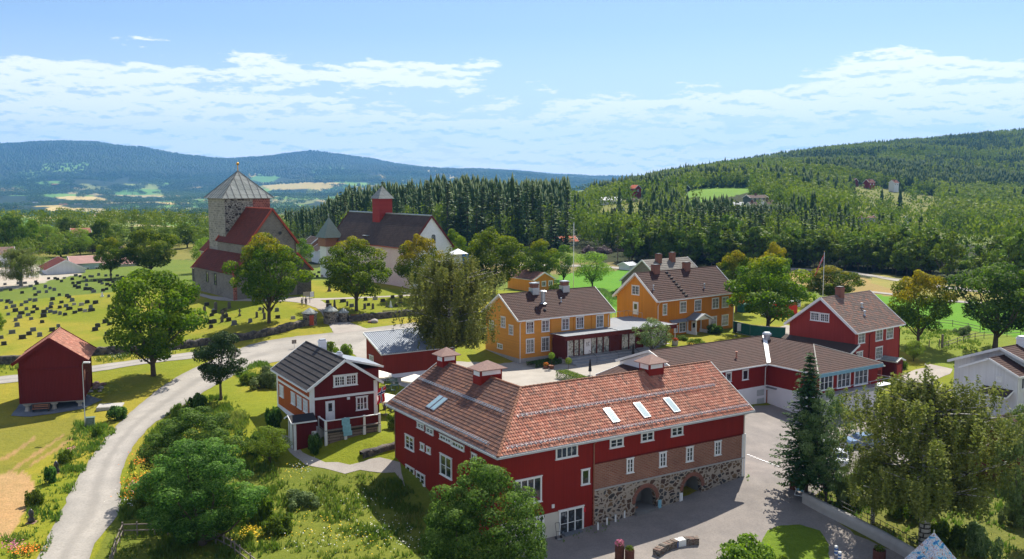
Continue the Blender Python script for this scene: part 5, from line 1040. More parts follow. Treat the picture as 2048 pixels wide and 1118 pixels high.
# ---- medieval stone church
M['tower_stone'] = m_rubble('patchy_tower_masonry', [(.05, .04, .04), (.31, .29, .26), (.09, .07, .065), (.34, .32, .28), (.055, .045, .045), (.32, .30, .27), (.33, .31, .28)], (.35, .33, .29), 2.1, .10)
M['tower_pale'] = m_brick('pale_tower_masonry', (.15, .14, .13), (.34, .32, .29), (.34, .32, .29), .7, .45, .07, .5, (.13, .12, .11), msm=.4)
M['tower_red'] = m_brick('reddish_tower_masonry', (.10, .035, .030), (.34, .13, .10), (.44, .20, .16), .5, .36, .05, .3, (.16, .07, .06), msm=.3)
def stone_church():
    b = Bd('stone_church', 'grey medieval stone church with red tile roofs and a square crossing tower', 'church', FC, 2.6); z_ = lambda z: z-b.zb
    za, zt_, wa, wn, zn, rise = 8.9, 12.4, 3.32, 9.68, 14.4, 6.67; U = 2*wa+wn; h = U/2; Ln = 17.0; La = 23.0
    P = [(.3, b.zb), (U-.3, b.zb), (U-.3, za), (wa+wn, zt_), (wa+wn, zn), (h, zn+rise-.15), (wa, zn), (wa, zt_), (.3, za)]
    m = MB(); F = []
    v0 = .4; pts = [(u, v0, z_(z)) for u, z in P]; m.add(pts, [(0, 1, 2, 3), (0, 3, 7, 8), (7, 3, 4, 6), (6, 4, 5)]); m.build('west_wall', M['church_stone'], b.o)
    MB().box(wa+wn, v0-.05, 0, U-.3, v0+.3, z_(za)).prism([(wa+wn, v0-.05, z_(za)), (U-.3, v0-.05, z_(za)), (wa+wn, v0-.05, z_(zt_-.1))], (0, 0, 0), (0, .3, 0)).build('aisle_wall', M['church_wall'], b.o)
    MB().box(.3, v0, 0, .6, La, z_(za)).box(wa, v0, z_(zt_-.5), wa+.3, Ln, z_(zn+.3)).box(.3, La-.3, 0, wa, La, z_(za)).build('side_wall', M['church_stone'], b.o)
    MB().box(U-.6, v0, 0, U-.3, La, z_(za)).box(wa+wn-.3, v0, z_(zt_-.5), wa+wn, Ln, z_(zn+.3)).box(.25, v0-.06, 0, .9, v0+.3, z_(za)).build('buttress_wall', M['tower_red'], b.o)
    kw = dict(tw=.32, th=.42, amp=.03, step=.04, sub=3)
    b.slopes([((-.1, 0, zn-.1), (-.1+wa, 0, zn-.1), (0, 0, 0), None)][:0]+[((wa-.35, 0, zn-.15), (wa-.35, Ln, zn-.15), (h, 0, zn+rise), None), ((wa+wn+.35, 0, zn-.15), (wa+wn+.35, Ln, zn-.15), (h, 0, zn+rise), None),
              ((0, 0, za-.1), (0, La, za-.1), (wa, 0, zt_), None), ((U, 0, za-.1), (U, La, za-.1), (U-wa, 0, zt_), None)], 'tile_church', under='red_dark', **kw); r = b.roof
    for p, q in [((wa-.4, -.05, zn-.15), (h, -.05, zn+rise)), ((wa+wn+.4, -.05, zn-.15), (h, -.05, zn+rise)), ((-.05, -.05, za-.1), (wa, -.05, zt_)), ((U+.05, -.05, za-.1), (U-wa, -.05, zt_)), ((0, La, za-.1), (wa, La, zt_)), ((wa-.4, Ln, zn-.1), (h, Ln, zn+rise+.05))]:
        b.bars('bargeboard', [(p, q)], .22, .34, 'barge_red', r)
    b.tubes('ridge_cap', [(h, 0, zn+rise), (h, Ln, zn+rise)], .16, 'barge_red', r)
    for x0, y0, x1, y1 in [(412.5, 542, 417, 564), (428.5, 546, 433.5, 570)]: b.window('G', .3, (x0, y0, x1, y1), 1, 3, frame='church_black', cas=.08)
    p = FC.px('F', v0, 560, 466); MB().lathe([(.34, -.05), (.34, .05)], (0, 0, 0), 10).build('round_window', M['church_black'], b.o).matrix_local = Matrix.Translation((p[0], v0-.03, z_(p[1])))@Matrix.Rotation(math.pi/2, 4, 'X')
    # tower
    c = atd(448.5, 395.5, 186); dx, dy = c[0]-FC.x, c[1]-FC.y; u0 = dx*FC.c+dy*FC.s; v0 = -dx*FC.s+dy*FC.c; w = 9.5; zt2 = c[2]; rr = 5.45; print('tower local', u0, v0, zt2)
    MB().box(u0, v0, 0, u0+w, v0+w, z_(zt2)).build('tower', M['tower_stone'], b.o); MB().box(u0-.03, v0-.03, 0, u0+.1, v0+w+.03, z_(zt2)).build('tower_north_face', M['tower_pale'], b.o)
    MB().box(u0+w*.62, v0-.05, z_(16), u0+w+.04, v0+.1, z_(zt2-.02)).build('tower_red_face', M['tower_red'], b.o)
    e = .75; q = [(u0-e, v0-e), (u0+w+e, v0-e), (u0+w+e, v0+w+e), (u0-e, v0+w+e)]; ap = (u0+w/2, v0+w/2, z_(zt2+rr)); zl = z_(zt2-.15)
    tr = MB().add([(x, y, zl) for x, y in q]+[ap], [(0, 1, 4), (1, 2, 4), (2, 3, 4), (3, 0, 4), (3, 2, 1, 0)]).build('tower_roof', M['tower_slate'], b.o)
    m = MB()                                                        # standing seams
    for (x0, y0), (x1, y1) in zip(q, q[1:]+q[:1]):
        for i in range(0, 9):
            t = i/8; p0 = np.array([x0+(x1-x0)*t, y0+(y1-y0)*t, zl]); s_ = 1-abs(2*t-1); p1 = np.array([(x0+x1)/2, (y0+y1)/2, zl]); top = p0+(np.array(ap)-p1)*(s_ if 0 < i < 8 else 0); top = np.array(ap) if i in (0, 8) else top
            m.bar(p0+[0, 0, .05], top+[0, 0, .05], .10, .07)
    m.build('roof_seam', M['tower_seam'], tr)
    m = MB().tube([ap, (ap[0], ap[1], ap[2]+1.2)], [.12, .08], 7); m.build('finial_rod', M['copper'], tr); MB().lathe([(.05, -.32), (.20, -.26), (.32, -.1), (.32, .1), (.20, .26), (.05, .32)], (ap[0], ap[1], ap[2]+1.45), 12).build('finial_ball', M['copper'], tr, True)
    b.bars('tower_cornice', [((u0-.1, v0-.1, zt2-.2), (u0+w+.1, v0-.1, zt2-.2)), ((u0-.1, v0-.1, zt2-.2), (u0-.1, v0+w+.1, zt2-.2))], .18, .22, 'wood')
    # chancel beyond the tower
    uc = u0+.6; MB().box(uc, v0+w, 0, uc+8, v0+w+7.6, z_(11.6)).build('chancel_wall', M['tower_pale'], b.o)
    b.slopes([((uc-.3, v0+w, 11.4), (uc-.3, v0+w+8, 11.4), (uc+4, v0+w, 15.8), None), ((uc+8.3, v0+w, 11.4), (uc+8.3, v0+w+8, 11.4), (uc+4, v0+w, 15.8), None)], 'tile_church', **kw)
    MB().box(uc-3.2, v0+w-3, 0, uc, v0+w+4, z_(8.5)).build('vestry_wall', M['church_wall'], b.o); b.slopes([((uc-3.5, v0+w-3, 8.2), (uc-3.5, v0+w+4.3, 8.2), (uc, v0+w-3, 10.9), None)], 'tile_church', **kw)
M['barge_red'] = m_plain('red_ridge_paint', (.33, .055, .03), .7, .12, 3); M['church_black'] = M['black_metal']
M['tower_slate'] = m_brick('lead_slate_sheets', (.22, .245, .24), (.30, .32, .31), (.10, .11, .11), 1.3, 1.0, .035, .35, (.14, .15, .14)); M['tower_seam'] = m_plain('roof_seams', (.13, .14, .14), .7, .1, 2)
stone_church()
def white_church():
    b = Bd('white_church', 'long whitewashed church with steep dark roof and a red ridge turret', 'church', FW, 2.2); z_ = lambda z: z-b.zb; U, V, ze, rise = 11.3, 38.66, 12.03, 6.91
    b.gable('L', U, V, ze, rise, 'whitewash', 'tile_dark', .3, .25, sidemat='warm_lit_wash', roofkw=dict(tw=.5, th=.5, amp=.01, step=.03, sub=2), barge='barge_dark', bw=.4, gutter='barge_red', under='red_dark'); g = b.g
    b.tubes('ridge_cap', [(g['h'], 0, g['zr']+.06), (g['h'], V, g['zr']+.06)], .17, 'metal', b.roof)
    p = FW.px('F', g['v0'], 867, 478); m = MB().box(p[0]-.5, g['v0']-.03, z_(p[1]-.9), p[0]+.5, g['v0'], z_(p[1]+.5)); m.prism([(p[0]+.5*math.cos(t), g['v0']-.03, z_(p[1]+.5)+.5*math.sin(t)) for t in np.linspace(0, math.pi, 9)], (0, 0, 0), (0, .03, 0)); m.build('arched_window', M['glass'], b.o)
    # ridge turret
    v0 = FW.px('G', g['h']-1.7, 759, 430)[0]; w = 3.4; u0 = g['h']-1.7; zt2 = FW.px('F', v0, 759, 397)[1]; t = MB().box(u0, v0, z_(ze+2), u0+w, v0+w, z_(zt2)).build('turret', M['turret_red'], b.roof); print('turret', v0, zt2)
    e = .4; q = [(u0-e, v0-e), (u0+w+e, v0-e), (u0+w+e, v0+w+e), (u0-e, v0+w+e)]; ap = (u0+w/2, v0+w/2, z_(zt2+2.9)); MB().add([(x, y, z_(zt2-.05)) for x, y in q]+[ap], [(0, 1, 4), (1, 2, 4), (2, 3, 4), (3, 0, 4), (3, 2, 1, 0)]).build('turret_roof', M['tower_slate'], b.roof)
    MB().tube([ap, (ap[0], ap[1], ap[2]+1.0)], .05, 5).box(ap[0]-.3, ap[1]-.03, ap[2]+.6, ap[0]+.5, ap[1]+.03, ap[2]+.85).build('weather_vane', M['black_metal'], b.roof)
    MB().box(u0-2.9, v0+.2, z_(ze+1.8), u0, v0+w-.2, z_(ze+1.9)).build('turret_flashing', M['metal'], b.roof)
M['turret_red'] = m_boards('turret_red_boards', (.30, .035, .030), .3, False, wear=.15); M['barge_dark'] = m_plain('dark_red_verge', (.12, .02, .02), .7, .1, 3)
white_church()
def stone_tower():
    p = atd(651, 476, 222); fr = Fr(p[0], p[1], 38); b = Bd('bell_tower', 'small square white tower with a pointed verdigris roof beside the white church', 'tower', fr, 3.0); w = 4.0; zt_ = p[2]; z_ = lambda z: z-b.zb
    MB().box(.3, .3, 0, w-.3, w-.3, z_(zt_-2)).build('tower_wall', M['whitewash'], b.o); MB().box(0, 0, z_(zt_-2.1), w, w, z_(zt_)).build('belfry', M['wood_warm'], b.o)
    e = .5; ap = (w/2, w/2, z_(zt_+5)); MB().add([(-e, -e, z_(zt_)), (w+e, -e, z_(zt_)), (w+e, w+e, z_(zt_)), (-e, w+e, z_(zt_)), ap], [(0, 1, 4), (1, 2, 4), (2, 3, 4), (3, 0, 4), (3, 2, 1, 0)]).build('roof', M['verdigris'], b.o); MB().tube([ap, (ap[0], ap[1], ap[2]+.8)], .06, 5).build('finial', M['metal'], b.o)
stone_tower()

# ---- churchyard walls and gate towers
def wall(name, label, pts, h=.95, w=.6, mat='rubble_grey', cat='stone wall', group=None, step=.7, top=.10, lean=0):
    P = smooth_line([tuple(G(*p)[:2]) if len(p) == 2 else p for p in pts], step); n = len(P); rr = np.random.default_rng(n)
    d = np.gradient(P, axis=0); d /= np.linalg.norm(d, axis=1)[:, None]; nr = np.c_[-d[:, 1], d[:, 0]]
    Z = zt(P[:, 0], P[:, 1]); hh = h+rr.normal(0, top, n); V = []
    for s_, zz in ((-1, -.8), (-.92, hh*.5), (-.85, hh), (.85, hh), (1, -.8)):
        q = P+nr*(w/2*s_+rr.normal(0, .04 if top > .03 else .003, n))[:, None]; V.append(np.c_[q, Z+zz])
    V = np.concatenate(V); i = np.arange(5*n).reshape(5, n); F = np.concatenate([np.c_[i[k, :-1], i[k, 1:], i[k+1, 1:], i[k+1, :-1]] for k in range(4)])
    o = link(name, npmesh(name, V, F), M[mat]); return tag(o, label, cat, group)
wall('stone_wall', 'dry stone wall between the churchyard lawn and the gravel road', [(-140, 728), (0, 728), (60, 722), (130, 716), (200, 709), (290, 705), (360, 697), (440, 686), (500, 678), (560, 665), (607, 652)], 1.1, .8)
wall('stone_wall', 'low stone wall right of the churchyard gate behind the benches', [(696, 644), (740, 639), (790, 634), (830, 630), (900, 626)], 1.0, .7)
wall('stone_wall', 'short stone wall between the two right gate towers', [(672, 644), (690, 643)], 1.0, .6)
wall('stone_wall', 'tumbled dry stone edging on the bank left of the barn', [(722, 914), (745, 906), (768, 898), (800, 890)], .5, .8, top=.18)
for i, (x0, x1, ya, ye, yb, lab) in enumerate([(605.6, 633.8, 616.7, 625, 649.5, 'round stone gate tower left of the churchyard entrance'), (647, 674.5, 611.5, 621, 646, 'round stone gate tower right of the churchyard entrance'), (677, 697, 617, 624, 643, 'smallest round stone gate tower farthest right of the entrance')]):
    c = G((x0+x1)/2, yb); s_ = c[1]/FPX; r = (x1-x0)/2*s_; hh = (yb-ye)*s_; o = tag(empty('gate_tower', tuple(c)), lab, 'gate tower', 'round gate towers of the churchyard')
    MB().lathe([(r*1.02, -.8), (r, 0), (r*.97, hh*.5), (r, hh)], (0, 0, 0), 14).build('tower_wall', M['rubble_pale'] if 'rubble_pale' in M else M.setdefault('rubble_pale', m_rubble('pale_fieldstone', [(.28, .26, .23), (.15, .14, .13), (.35, .31, .27), (.10, .09, .09)], (.30, .28, .25), 2.6, .05)), o)
    MB().lathe([(r*1.18, hh-.05), (r*1.14, hh+.04), (r*.5, hh+(ye-ya)*s_*.75), (.03, hh+(ye-ya)*s_*1.25)], (0, 0, 0), 10).build('cone_roof', M['slate'], o)
    if i == 0: MB().box(r*.2, -r-.12, .1, r*.75, -r+.3, hh-.3).build('gate_leaf', M['barge_red'], o)

# ---- headstones
def headstones():
    def slab(w, h, t, rnd):
        m = MB(); P = [(-w/2, -.3), (w/2, -.3)]
        P += [(w/2, h*.82)]+[(w/2*math.cos(a), h*.82+h*.18*math.sin(a)) for a in np.linspace(0, math.pi, 8)[1:-1]]+[(-w/2, h*.82)] if rnd else [(w/2, h), (-w/2, h*.96)]
        return m.prism([(x, -t/2, z) for x, z in P], (0, 0, 0), (0, t, 0)).box(-w/2-.1, -t/2-.12, -.3, w/2+.1, t/2+.12, .08)
    def cross(h): return MB().box(-.22, -.18, -.3, .22, .18, .35).box(-.09, -.07, .35, .09, .07, h).box(-.32, -.06, h*.62, .32, .06, h*.62+.17)
    def obel(h): return MB().box(-.4, -.4, -.3, .4, .4, .4).add([(-.26, -.26, .4), (.26, -.26, .4), (.26, .26, .4), (-.26, .26, .4), (-.15, -.15, h), (.15, -.15, h), (.15, .15, h), (-.15, .15, h), (0, 0, h+.3)], [(0, 1, 5, 4), (1, 2, 6, 5), (2, 3, 7, 6), (3, 0, 4, 7), (4, 5, 8), (5, 6, 8), (6, 7, 8), (7, 4, 8)])
    kinds = dict(k=[slab(1.05, .78, .2, 0), slab(1.0, .8, .2, 1), slab(1.5, .8, .22, 1)], g=[slab(1.0, .75, .2, 0), slab(.85, .85, .2, 1)], l=[slab(1.0, .7, .2, 0)], t=[slab(.62, 1.5, .22, 1), slab(.55, 1.3, .25, 0)], c=[cross(1.5)], o=[obel(2.0)], w=[obel(1.4)])
    mats = dict(k='black_stone', g='grey_stone', l='pale_stone', t='grey_stone2', c='grey_stone2', o='grey_stone2', w='white'); M['grey_stone2'] = m_plain('old_grey_stone', (.13, .115, .105), .85, .25, 5)
    names = dict(k='low polished black headstone', g='low grey granite headstone', l='low pale stone headstone', t='tall narrow old headstone', c='stone cross grave marker', o='stone obelisk grave marker', w='white obelisk grave marker')
    tmpl = {k: [x.build('headstone', M[mats[k]]) for x in v] for k, v in kinds.items()}; used = set()
    A = 'g10,150 g35,105 k75,145 g128,100 g175,97 k155,165 g215,120 k250,88 k258,103 g242,138 k248,180 g272,162 g318,125 g350,135 g380,145 g325,160 k415,180 k470,188 k483,197 k368,212 g210,215 g245,220 g182,232 g150,252 k55,228 g77,235 g10,220 g45,272 g95,262 g185,280 k108,292 g58,316 k240,265 k260,280 k229,302 k150,310 g137,338 g197,320 g110,358 g120,395 k430,232 g360,245 k418,268 g462,258 k485,278 g505,220 l518,245 l570,248 k610,232 k668,236 k355,268 k308,302 g330,280 g352,298 g385,305 g420,312 k455,318 k523,304 k560,288 l595,292 k640,288 g635,270 k305,330 g218,348 k295,370 g408,400 k365,428 g232,428 k203,455 g278,465 g85,445 k157,482 k28,525 g8,480 k738,370 k765,385 k683,400 k665,425 k748,455 k822,465 k770,262 k795,282 k830,288 g852,272 g920,280 g760,190 w715,188 k840,180 k880,185 g890,215 k340,65 k385,65 k403,71 k430,85 l450,62 k505,70 k510,98 k550,98 k548,130 k525,120 g530,45 k560,50 k590,60 g605,80 g627,50 g645,52 k662,80 g605,112 k600,140 k625,140 k645,145 g655,158 g690,40 k700,90 g714,100 g740,45 k742,75 k767,77 k750,108 k772,115 k792,122 k745,140 k720,150 k797,145 g775,40 k790,90 k820,45 k855,60 k862,85 l827,88 g853,103 g857,114 k870,130 g888,128 t1505,275 g1495,300 k1480,322 k1555,298 c1582,312 t1603,265 t1552,365 k1600,357 k1574,335 c1675,322 k1497,370 k1475,405 g1637,383 k1445,250 t1430,300'
    B = 'k545,1045 l640,1050 g375,1070 t415,1040 t455,1010 t462,1050 g435,995 g540,1002 k855,950 k862,976 o898,985 o865,878 k950,945 t977,968 g1004,975 k1090,935 l1150,930 t1085,987 k1108,967 t1136,987 k1197,942 c1220,976 w1246,976 k1258,920 k1281,972 k1310,918 k1306,950 l823,790 k770,780 k800,765 k790,790 t205,1040 k240,1060 g275,1085 c310,1030 k150,1015 t240,985 t160,990 k130,1075 k215,1000'
    L = [(q[0], float(q[1:].split(',')[0])/3.494, float(q[1:].split(',')[1])/3.494+540) for q in A.split()]+[(q[0], float(q[1:].split(',')[0])/3.105+380, float(q[1:].split(',')[1])/3.105+300) for q in B.split()]
    for k, px, py in L:
        c = G(px, py); t = random.choice(tmpl[k]) if k != 'k' else random.choices(tmpl[k], [5, 3, 1])[0]; o = t if t.name not in used else t.copy()
        if t.name in used: COL.objects.link(o)
        used.add(t.name); o.location = c; o.rotation_euler = (0, 0, R_(33)+random.uniform(-.12, .12)); s_ = random.uniform(.66, .92); o.scale = (s_*random.uniform(.9, 1.1), s_, s_)
        where = 'beside the stone church' if px > 400 and px < 600 else ('right of the churchyard gate' if px >= 600 else ('on the far lawn by the white school houses' if py < 575 else ('on the middle churchyard lawn' if py < 625 else 'on the near churchyard lawn above the storehouse')))
        tag(o, names[k]+' '+where, 'headstone', names[k]+'s '+where)
headstones()

# ---- houses farther off
M['pale_blue'] = m_boards('pale_blue_boards', (.42, .55, .58), .25, wear=.1, groove=.2); M['pink_roof'] = m_tile('dull_pink_roof_sheets', [(.42, .25, .23), (.46, .28, .25)], moss=(.36, .22, .2), lichen=.1)
M['tile_bright'] = m_tile('bright_orange_red_tiles', [(.55, .13, .07), (.62, .17, .09)], moss=(.45, .12, .07), lichen=.1); M['grey_green'] = m_boards('grey_green_boards', (.10, .13, .12), .2, wear=.1); M['black_boards'] = m_boards('black_boards', (.02, .02, .022), .2, wear=.1)
def fhouse(name, label, pxy, d, U, V, hh, rise, deg, axis, wall, tile, zb=3, group=None, wins=0, ch=None, cat='house', **kw):
    p = atd(*pxy, d); fr = Fr(p[0], p[1], deg); b = Bd(name, label, cat, fr, p[2]-hh-zb, group)
    b.gable(axis, U, V, p[2], rise, wall, tile, .3, .35, roofkw=dict(tw=.5, th=.6, amp=.02, step=.05, sub=2 if d < 350 else 1), gutter=None, bw=.3, ridge=False, **kw); g = b.g
    for i in range(wins):
        a = g['u0']+(g['u1']-g['u0'])*(i+.5)/wins; b.window('F', g['v0'], (a-.6, a+.6, p[2]-hh+1.0, p[2]-hh+2.2), 2, 1, px=False, cas=.15)
    if ch: b.chimney(U*ch, V*.5 if axis == 'R' else V*ch, .9, .8, p[2]+rise+.9)
    return b
b = fhouse('school_house', 'white two-storey house with bright red tile roof beyond the churchyard', (90, 541.6), 240, 10, 15, 4.2, 2.5, 33, 'L', 'white_boards', 'tile_church', zb=1.5, wins=3)
fhouse('school_wing', 'pale blue low wing with dull pink roof beyond the churchyard', (140, 528.5), 252, 8.5, 8, 3.2, 1.9, 33, 'R', 'pale_blue', 'pink_roof', wins=3)
M['tile_silver'] = m_tile('silvery_grey_slates', [(.17, .16, .15), (.21, .195, .18), (.14, .13, .125)], moss=(.12, .11, .10), lichen=.2)
fhouse('school_wing', 'second pink-roofed low wing half hidden by a tree beyond the churchyard', (198, 531), 258, 11, 8, 3.0, 2.0, 33, 'R', 'wall_cream', 'pink_roof', wins=2)
fhouse('school_hall', 'white and dark red building with grey roof at the left edge by the schoolyard', (-42, 512), 262, 9, 12, 4.0, 2.0, 28, 'R', 'white_boards', 'tile_grey', wins=4)
fhouse('red_roofed_house', 'red roof peeping out between the trees left of the stone church', (143, 468), 345, 7, 6, 3, 2.0, 33, 'R', 'wall_cream', 'tile_red')
fhouse('timber_house', 'dark timber house between the stone church and the white church', (622, 488), 300, 6, 7, 4, 2.2, 35, 'L', 'wood_warm', 'tile_dark')
fhouse('white_cottage', 'white cottage with grey roof between the two churches', (636, 503), 270, 5, 6, 4, 1.8, 35, 'L', 'white_boards', 'tile_dark', wins=1)
fhouse('yellow_barn', 'single-storey ochre house with reddish tile roof behind the maples', (1067, 561), 214, 6.6, 11, 2.6, 1.7, 36, 'L', 'ochre', 'tile_old', wins=3)
b = fhouse('grey_roofed_house', 'long house with grey slate roof and brick chimneys behind the larger ochre house', (1330, 572), 200, 15, 14, 4.2, 5.2, 38, 'R', 'wood', 'tile_silver'); b.chimney(4.5, 6.2, 1.2, 1, b.g['zr']+1.2); b.chimney(9, 6.2, 1.2, 1, b.g['zr']+1.3)
fhouse('white_shed', 'little white shed at the edge of the green paddock', (1258, 532), 275, 4, 5, 2.2, .9, 38, 'R', 'white_boards', 'metal_roof', cat='shed')
fhouse('grey_house', 'grey house with bright red roof at the foot of the wood', (1124, 484), 345, 7.5, 6, 3.2, 2.0, 28, 'R', 'grey_trim', 'tile_bright', wins=2); fhouse('grey_house', 'gabled grey wing of the red-roofed house at the foot of the wood', (1113, 485), 350, 5, 7, 3.0, 2.2, 28, 'L', 'grey_trim', 'tile_bright')
for nm, lab, xy, d, U, V, hh, rise, deg, ax, wl, tl, w in [
 ('bungalow', 'grey-green bungalow with brown roof and turquoise basement on the hillside', (1501, 396), 510, 12, 8, 2.6, 1.6, 20, 'R', 'grey_green', 'tile_brown', 4),
 ('hillside_barn', 'small dark red barn with silver metal roof on the hillside', (1461, 411), 500, 6.5, 6, 2.4, 1.8, -20, 'R', 'red_dark', 'metal_roof', 0),
 ('hillside_house', 'white hillside house with brown roof below the bungalow', (1531, 408), 495, 7, 6, 3.2, 2.2, 25, 'R', 'white_boards', 'tile_brown', 2),
 ('hillside_house', 'small white hillside house left of the bungalow garden', (1502, 411), 492, 5.5, 5, 2.6, 1.8, 25, 'R', 'white_boards', 'tile_brown', 1),
 ('hillside_cabin', 'tiny pale cabin with flat grey roof among the trees', (1650, 427), 480, 4.5, 4, 2, .6, 10, 'R', 'white_boards', 'metal_roof', 1),
 ('bungalow', 'long white bungalow with brick-red roof and big windows above the dark wood', (1708, 436), 500, 12.5, 7, 2.6, 1.4, 5, 'R', 'wall_cream', 'tile_church', 5),
 ('hillside_barn', 'dark red barn left of the farm on the upper clearing', (1707, 363), 830, 7, 7, 4, 3, 30, 'L', 'red_dark', 'tile_church', 0),
 ('farmhouse', 'red farmhouse with red roof on the upper clearing', (1738, 365), 820, 8, 7, 3.2, 2.8, 25, 'R', 'red', 'tile_church', 2),
 ('farmhouse', 'white farmhouse with pinkish roof right of the upper clearing', (1789, 366), 820, 6, 7, 3, 2.6, 25, 'R', 'white_boards', 'tile_church', 2),
 ('hill_barn', 'red barn with orange roof between the round trees on the ridge', (1270, 377), 640, 5.5, 8, 3, 2.4, 25, 'L', 'red', 'tile_bright', 1),
 ('hill_house', 'black-roofed dark house beside the small green field', (1367, 376), 660, 5.5, 6, 3.2, 2.2, 20, 'L', 'black_boards', 'tile_black', 1),
 ('hill_house', 'grey house with lilac wall on the ridge left of the green field', (1336, 372), 680, 7, 6, 4, 2.6, 20, 'R', 'grey_trim', 'tile_grey', 2),
 ('hill_house', 'long white house half hidden by a tall spruce on the ridge', (1206, 401), 600, 13, 8, 3.2, 2.2, 15, 'R', 'white_boards', 'metal_roof', 4),
 ('hill_shed', 'pale shed with curved-looking grey roof on the ridge', (1266, 402), 600, 4.5, 7, 3, 2, 20, 'L', 'wall_cream', 'tile_grey', 0),
 ('hill_house', 'pale blue gabled house in the birches below the ridge', (1242, 426), 520, 4.2, 7, 3, 3, 40, 'L', 'pale_blue', 'tile_dark', 1),
 ('hill_cabin', 'small white cabin at the right end of the dark wood', (1812, 436), 520, 3, 3, 2, .8, 10, 'R', 'white_boards', 'metal_roof', 0)]:
    fhouse(nm, lab, xy, d, U, V, hh, rise, deg, ax, wl, tl, zb=5, wins=w, ch=.5 if 'house' in nm or 'bung' in nm else None)
for px, py, d, U, c, lab in [(102,372,5200,40,'red_dark','dark red farm barn highest up on the left valley side'),(118,404,3300,26,'red','red farm barn above the broad green valley field'),(148,402,3350,30,'white_boards','white farm building above the broad green valley field'),(236,418,2700,22,'white_boards','white farm building by the pale valley road'),(322,420,2700,24,'red','red farm barn by the yellow valley field'),(60,398,3700,26,'red_dark','dark farm barn among the valley trees at the left'),(340,398,3900,22,'white_boards','white farmhouse in the middle of the valley left of the tower'),(285,440,2200,18,'white_boards','white house in the valley village just left of the tower'),(355,441,2150,18,'white_boards','white house in the valley village nearest the tower'),(388,445,2100,16,'red','red house in the valley village beside the tower'),(575,452,1500,14,'white_boards','white house in the valley between tower and spruce wood'),(600,385,5000,30,'red','red farm barn below the long tan field')]:
    p = atd(px, py, d); z0 = z1(p[0], p[1]); b = Bd('valley_farm', lab, 'farm building', Fr(p[0], p[1], 15), z0-2, 'farm buildings in the valley'); b.gable('R', U, U*.5, z0+U*.22, U*.16, c, 'metal_roof' if px % 4 < 2 else 'tile_red', .4, .4, roofkw=dict(tw=2, th=2, sub=1, amp=0, step=.02), gutter=None, ridge=False)
# ------------------------------------------------------------ trees
def unit(n, r): v = r.normal(size=(n, 3)); return v/np.linalg.norm(v, axis=1)[:, None]
def leaves(P, N, size, r, asp=.62, tint=None, gold=None, flat=.5):
    n = len(P); N = N+unit(n, r)*flat*1.4; N /= np.linalg.norm(N, axis=1)[:, None]; T = np.cross(N, unit(n, r)); T /= np.linalg.norm(T, axis=1)[:, None]+1e-9; B = np.cross(N, T)
    s = size*r.uniform(.65, 1.25, n)[:, None]; V = np.stack([P-T*s*.5, P+B*s*asp*.5, P+T*s*.5, P-B*s*asp*.5], 1).reshape(-1, 3)
    t = r.random(n) if tint is None else tint; return V, np.arange(4*n).reshape(n, 4), np.repeat(t, 4), (None if gold is None else np.repeat(gold, 4))
def lobes_pts(L, n, r, inner=.18, up=0.0):
    L = np.array(L); w = (L[:, 3]*L[:, 3]); k = r.choice(len(L), n, p=w/w.sum()); d = unit(n, r); d[:, 2] += up*np.abs(r.normal(size=n)); d /= np.linalg.norm(d, axis=1)[:, None]
    rad = np.where(r.random(n) < inner, r.uniform(.3, .8, n), r.uniform(.82, 1.06, n)); P = L[k, :3]+d*rad[:, None]*np.c_[L[k, 3], L[k, 3], L[k, 4]]
    deep = np.zeros(n, bool)
    for j in range(len(L)):
        q = (P-L[j, :3])/np.array([L[j, 3], L[j, 3], L[j, 4]]); deep |= ((q*q).sum(1) < .55) & (k != j)
    keep = ~deep | (r.random(n) < .22); return P[keep], d[keep], k[keep]
def limb(m, p, q, r0, r1, r, bend=.12, n=5):
    p, q = np.array(p, float), np.array(q, float); L = np.linalg.norm(q-p); pts = []
    o = r.normal(size=3)*bend*L; o[2] = abs(o[2])*.3
    for i in range(n): t = i/(n-1); pts.append(p+(q-p)*t+o*math.sin(math.pi*t)*.6)
    m.tube(pts, list(np.linspace(r0, r1, n)), 6)
def finish_tree(name, crown, trunk, leafmat, bark='bark'):
    V, F, t, g = crown; me = npmesh('crown', V, F); fattr(me, 'tint', t)
    if g is not None: fattr(me, 'gold', g)
    e = empty(name, (0, 0, -500)); link('crown', me, M[leafmat], e)
    if trunk is not None: trunk.build('trunk', M[bark], e, True)
    return e
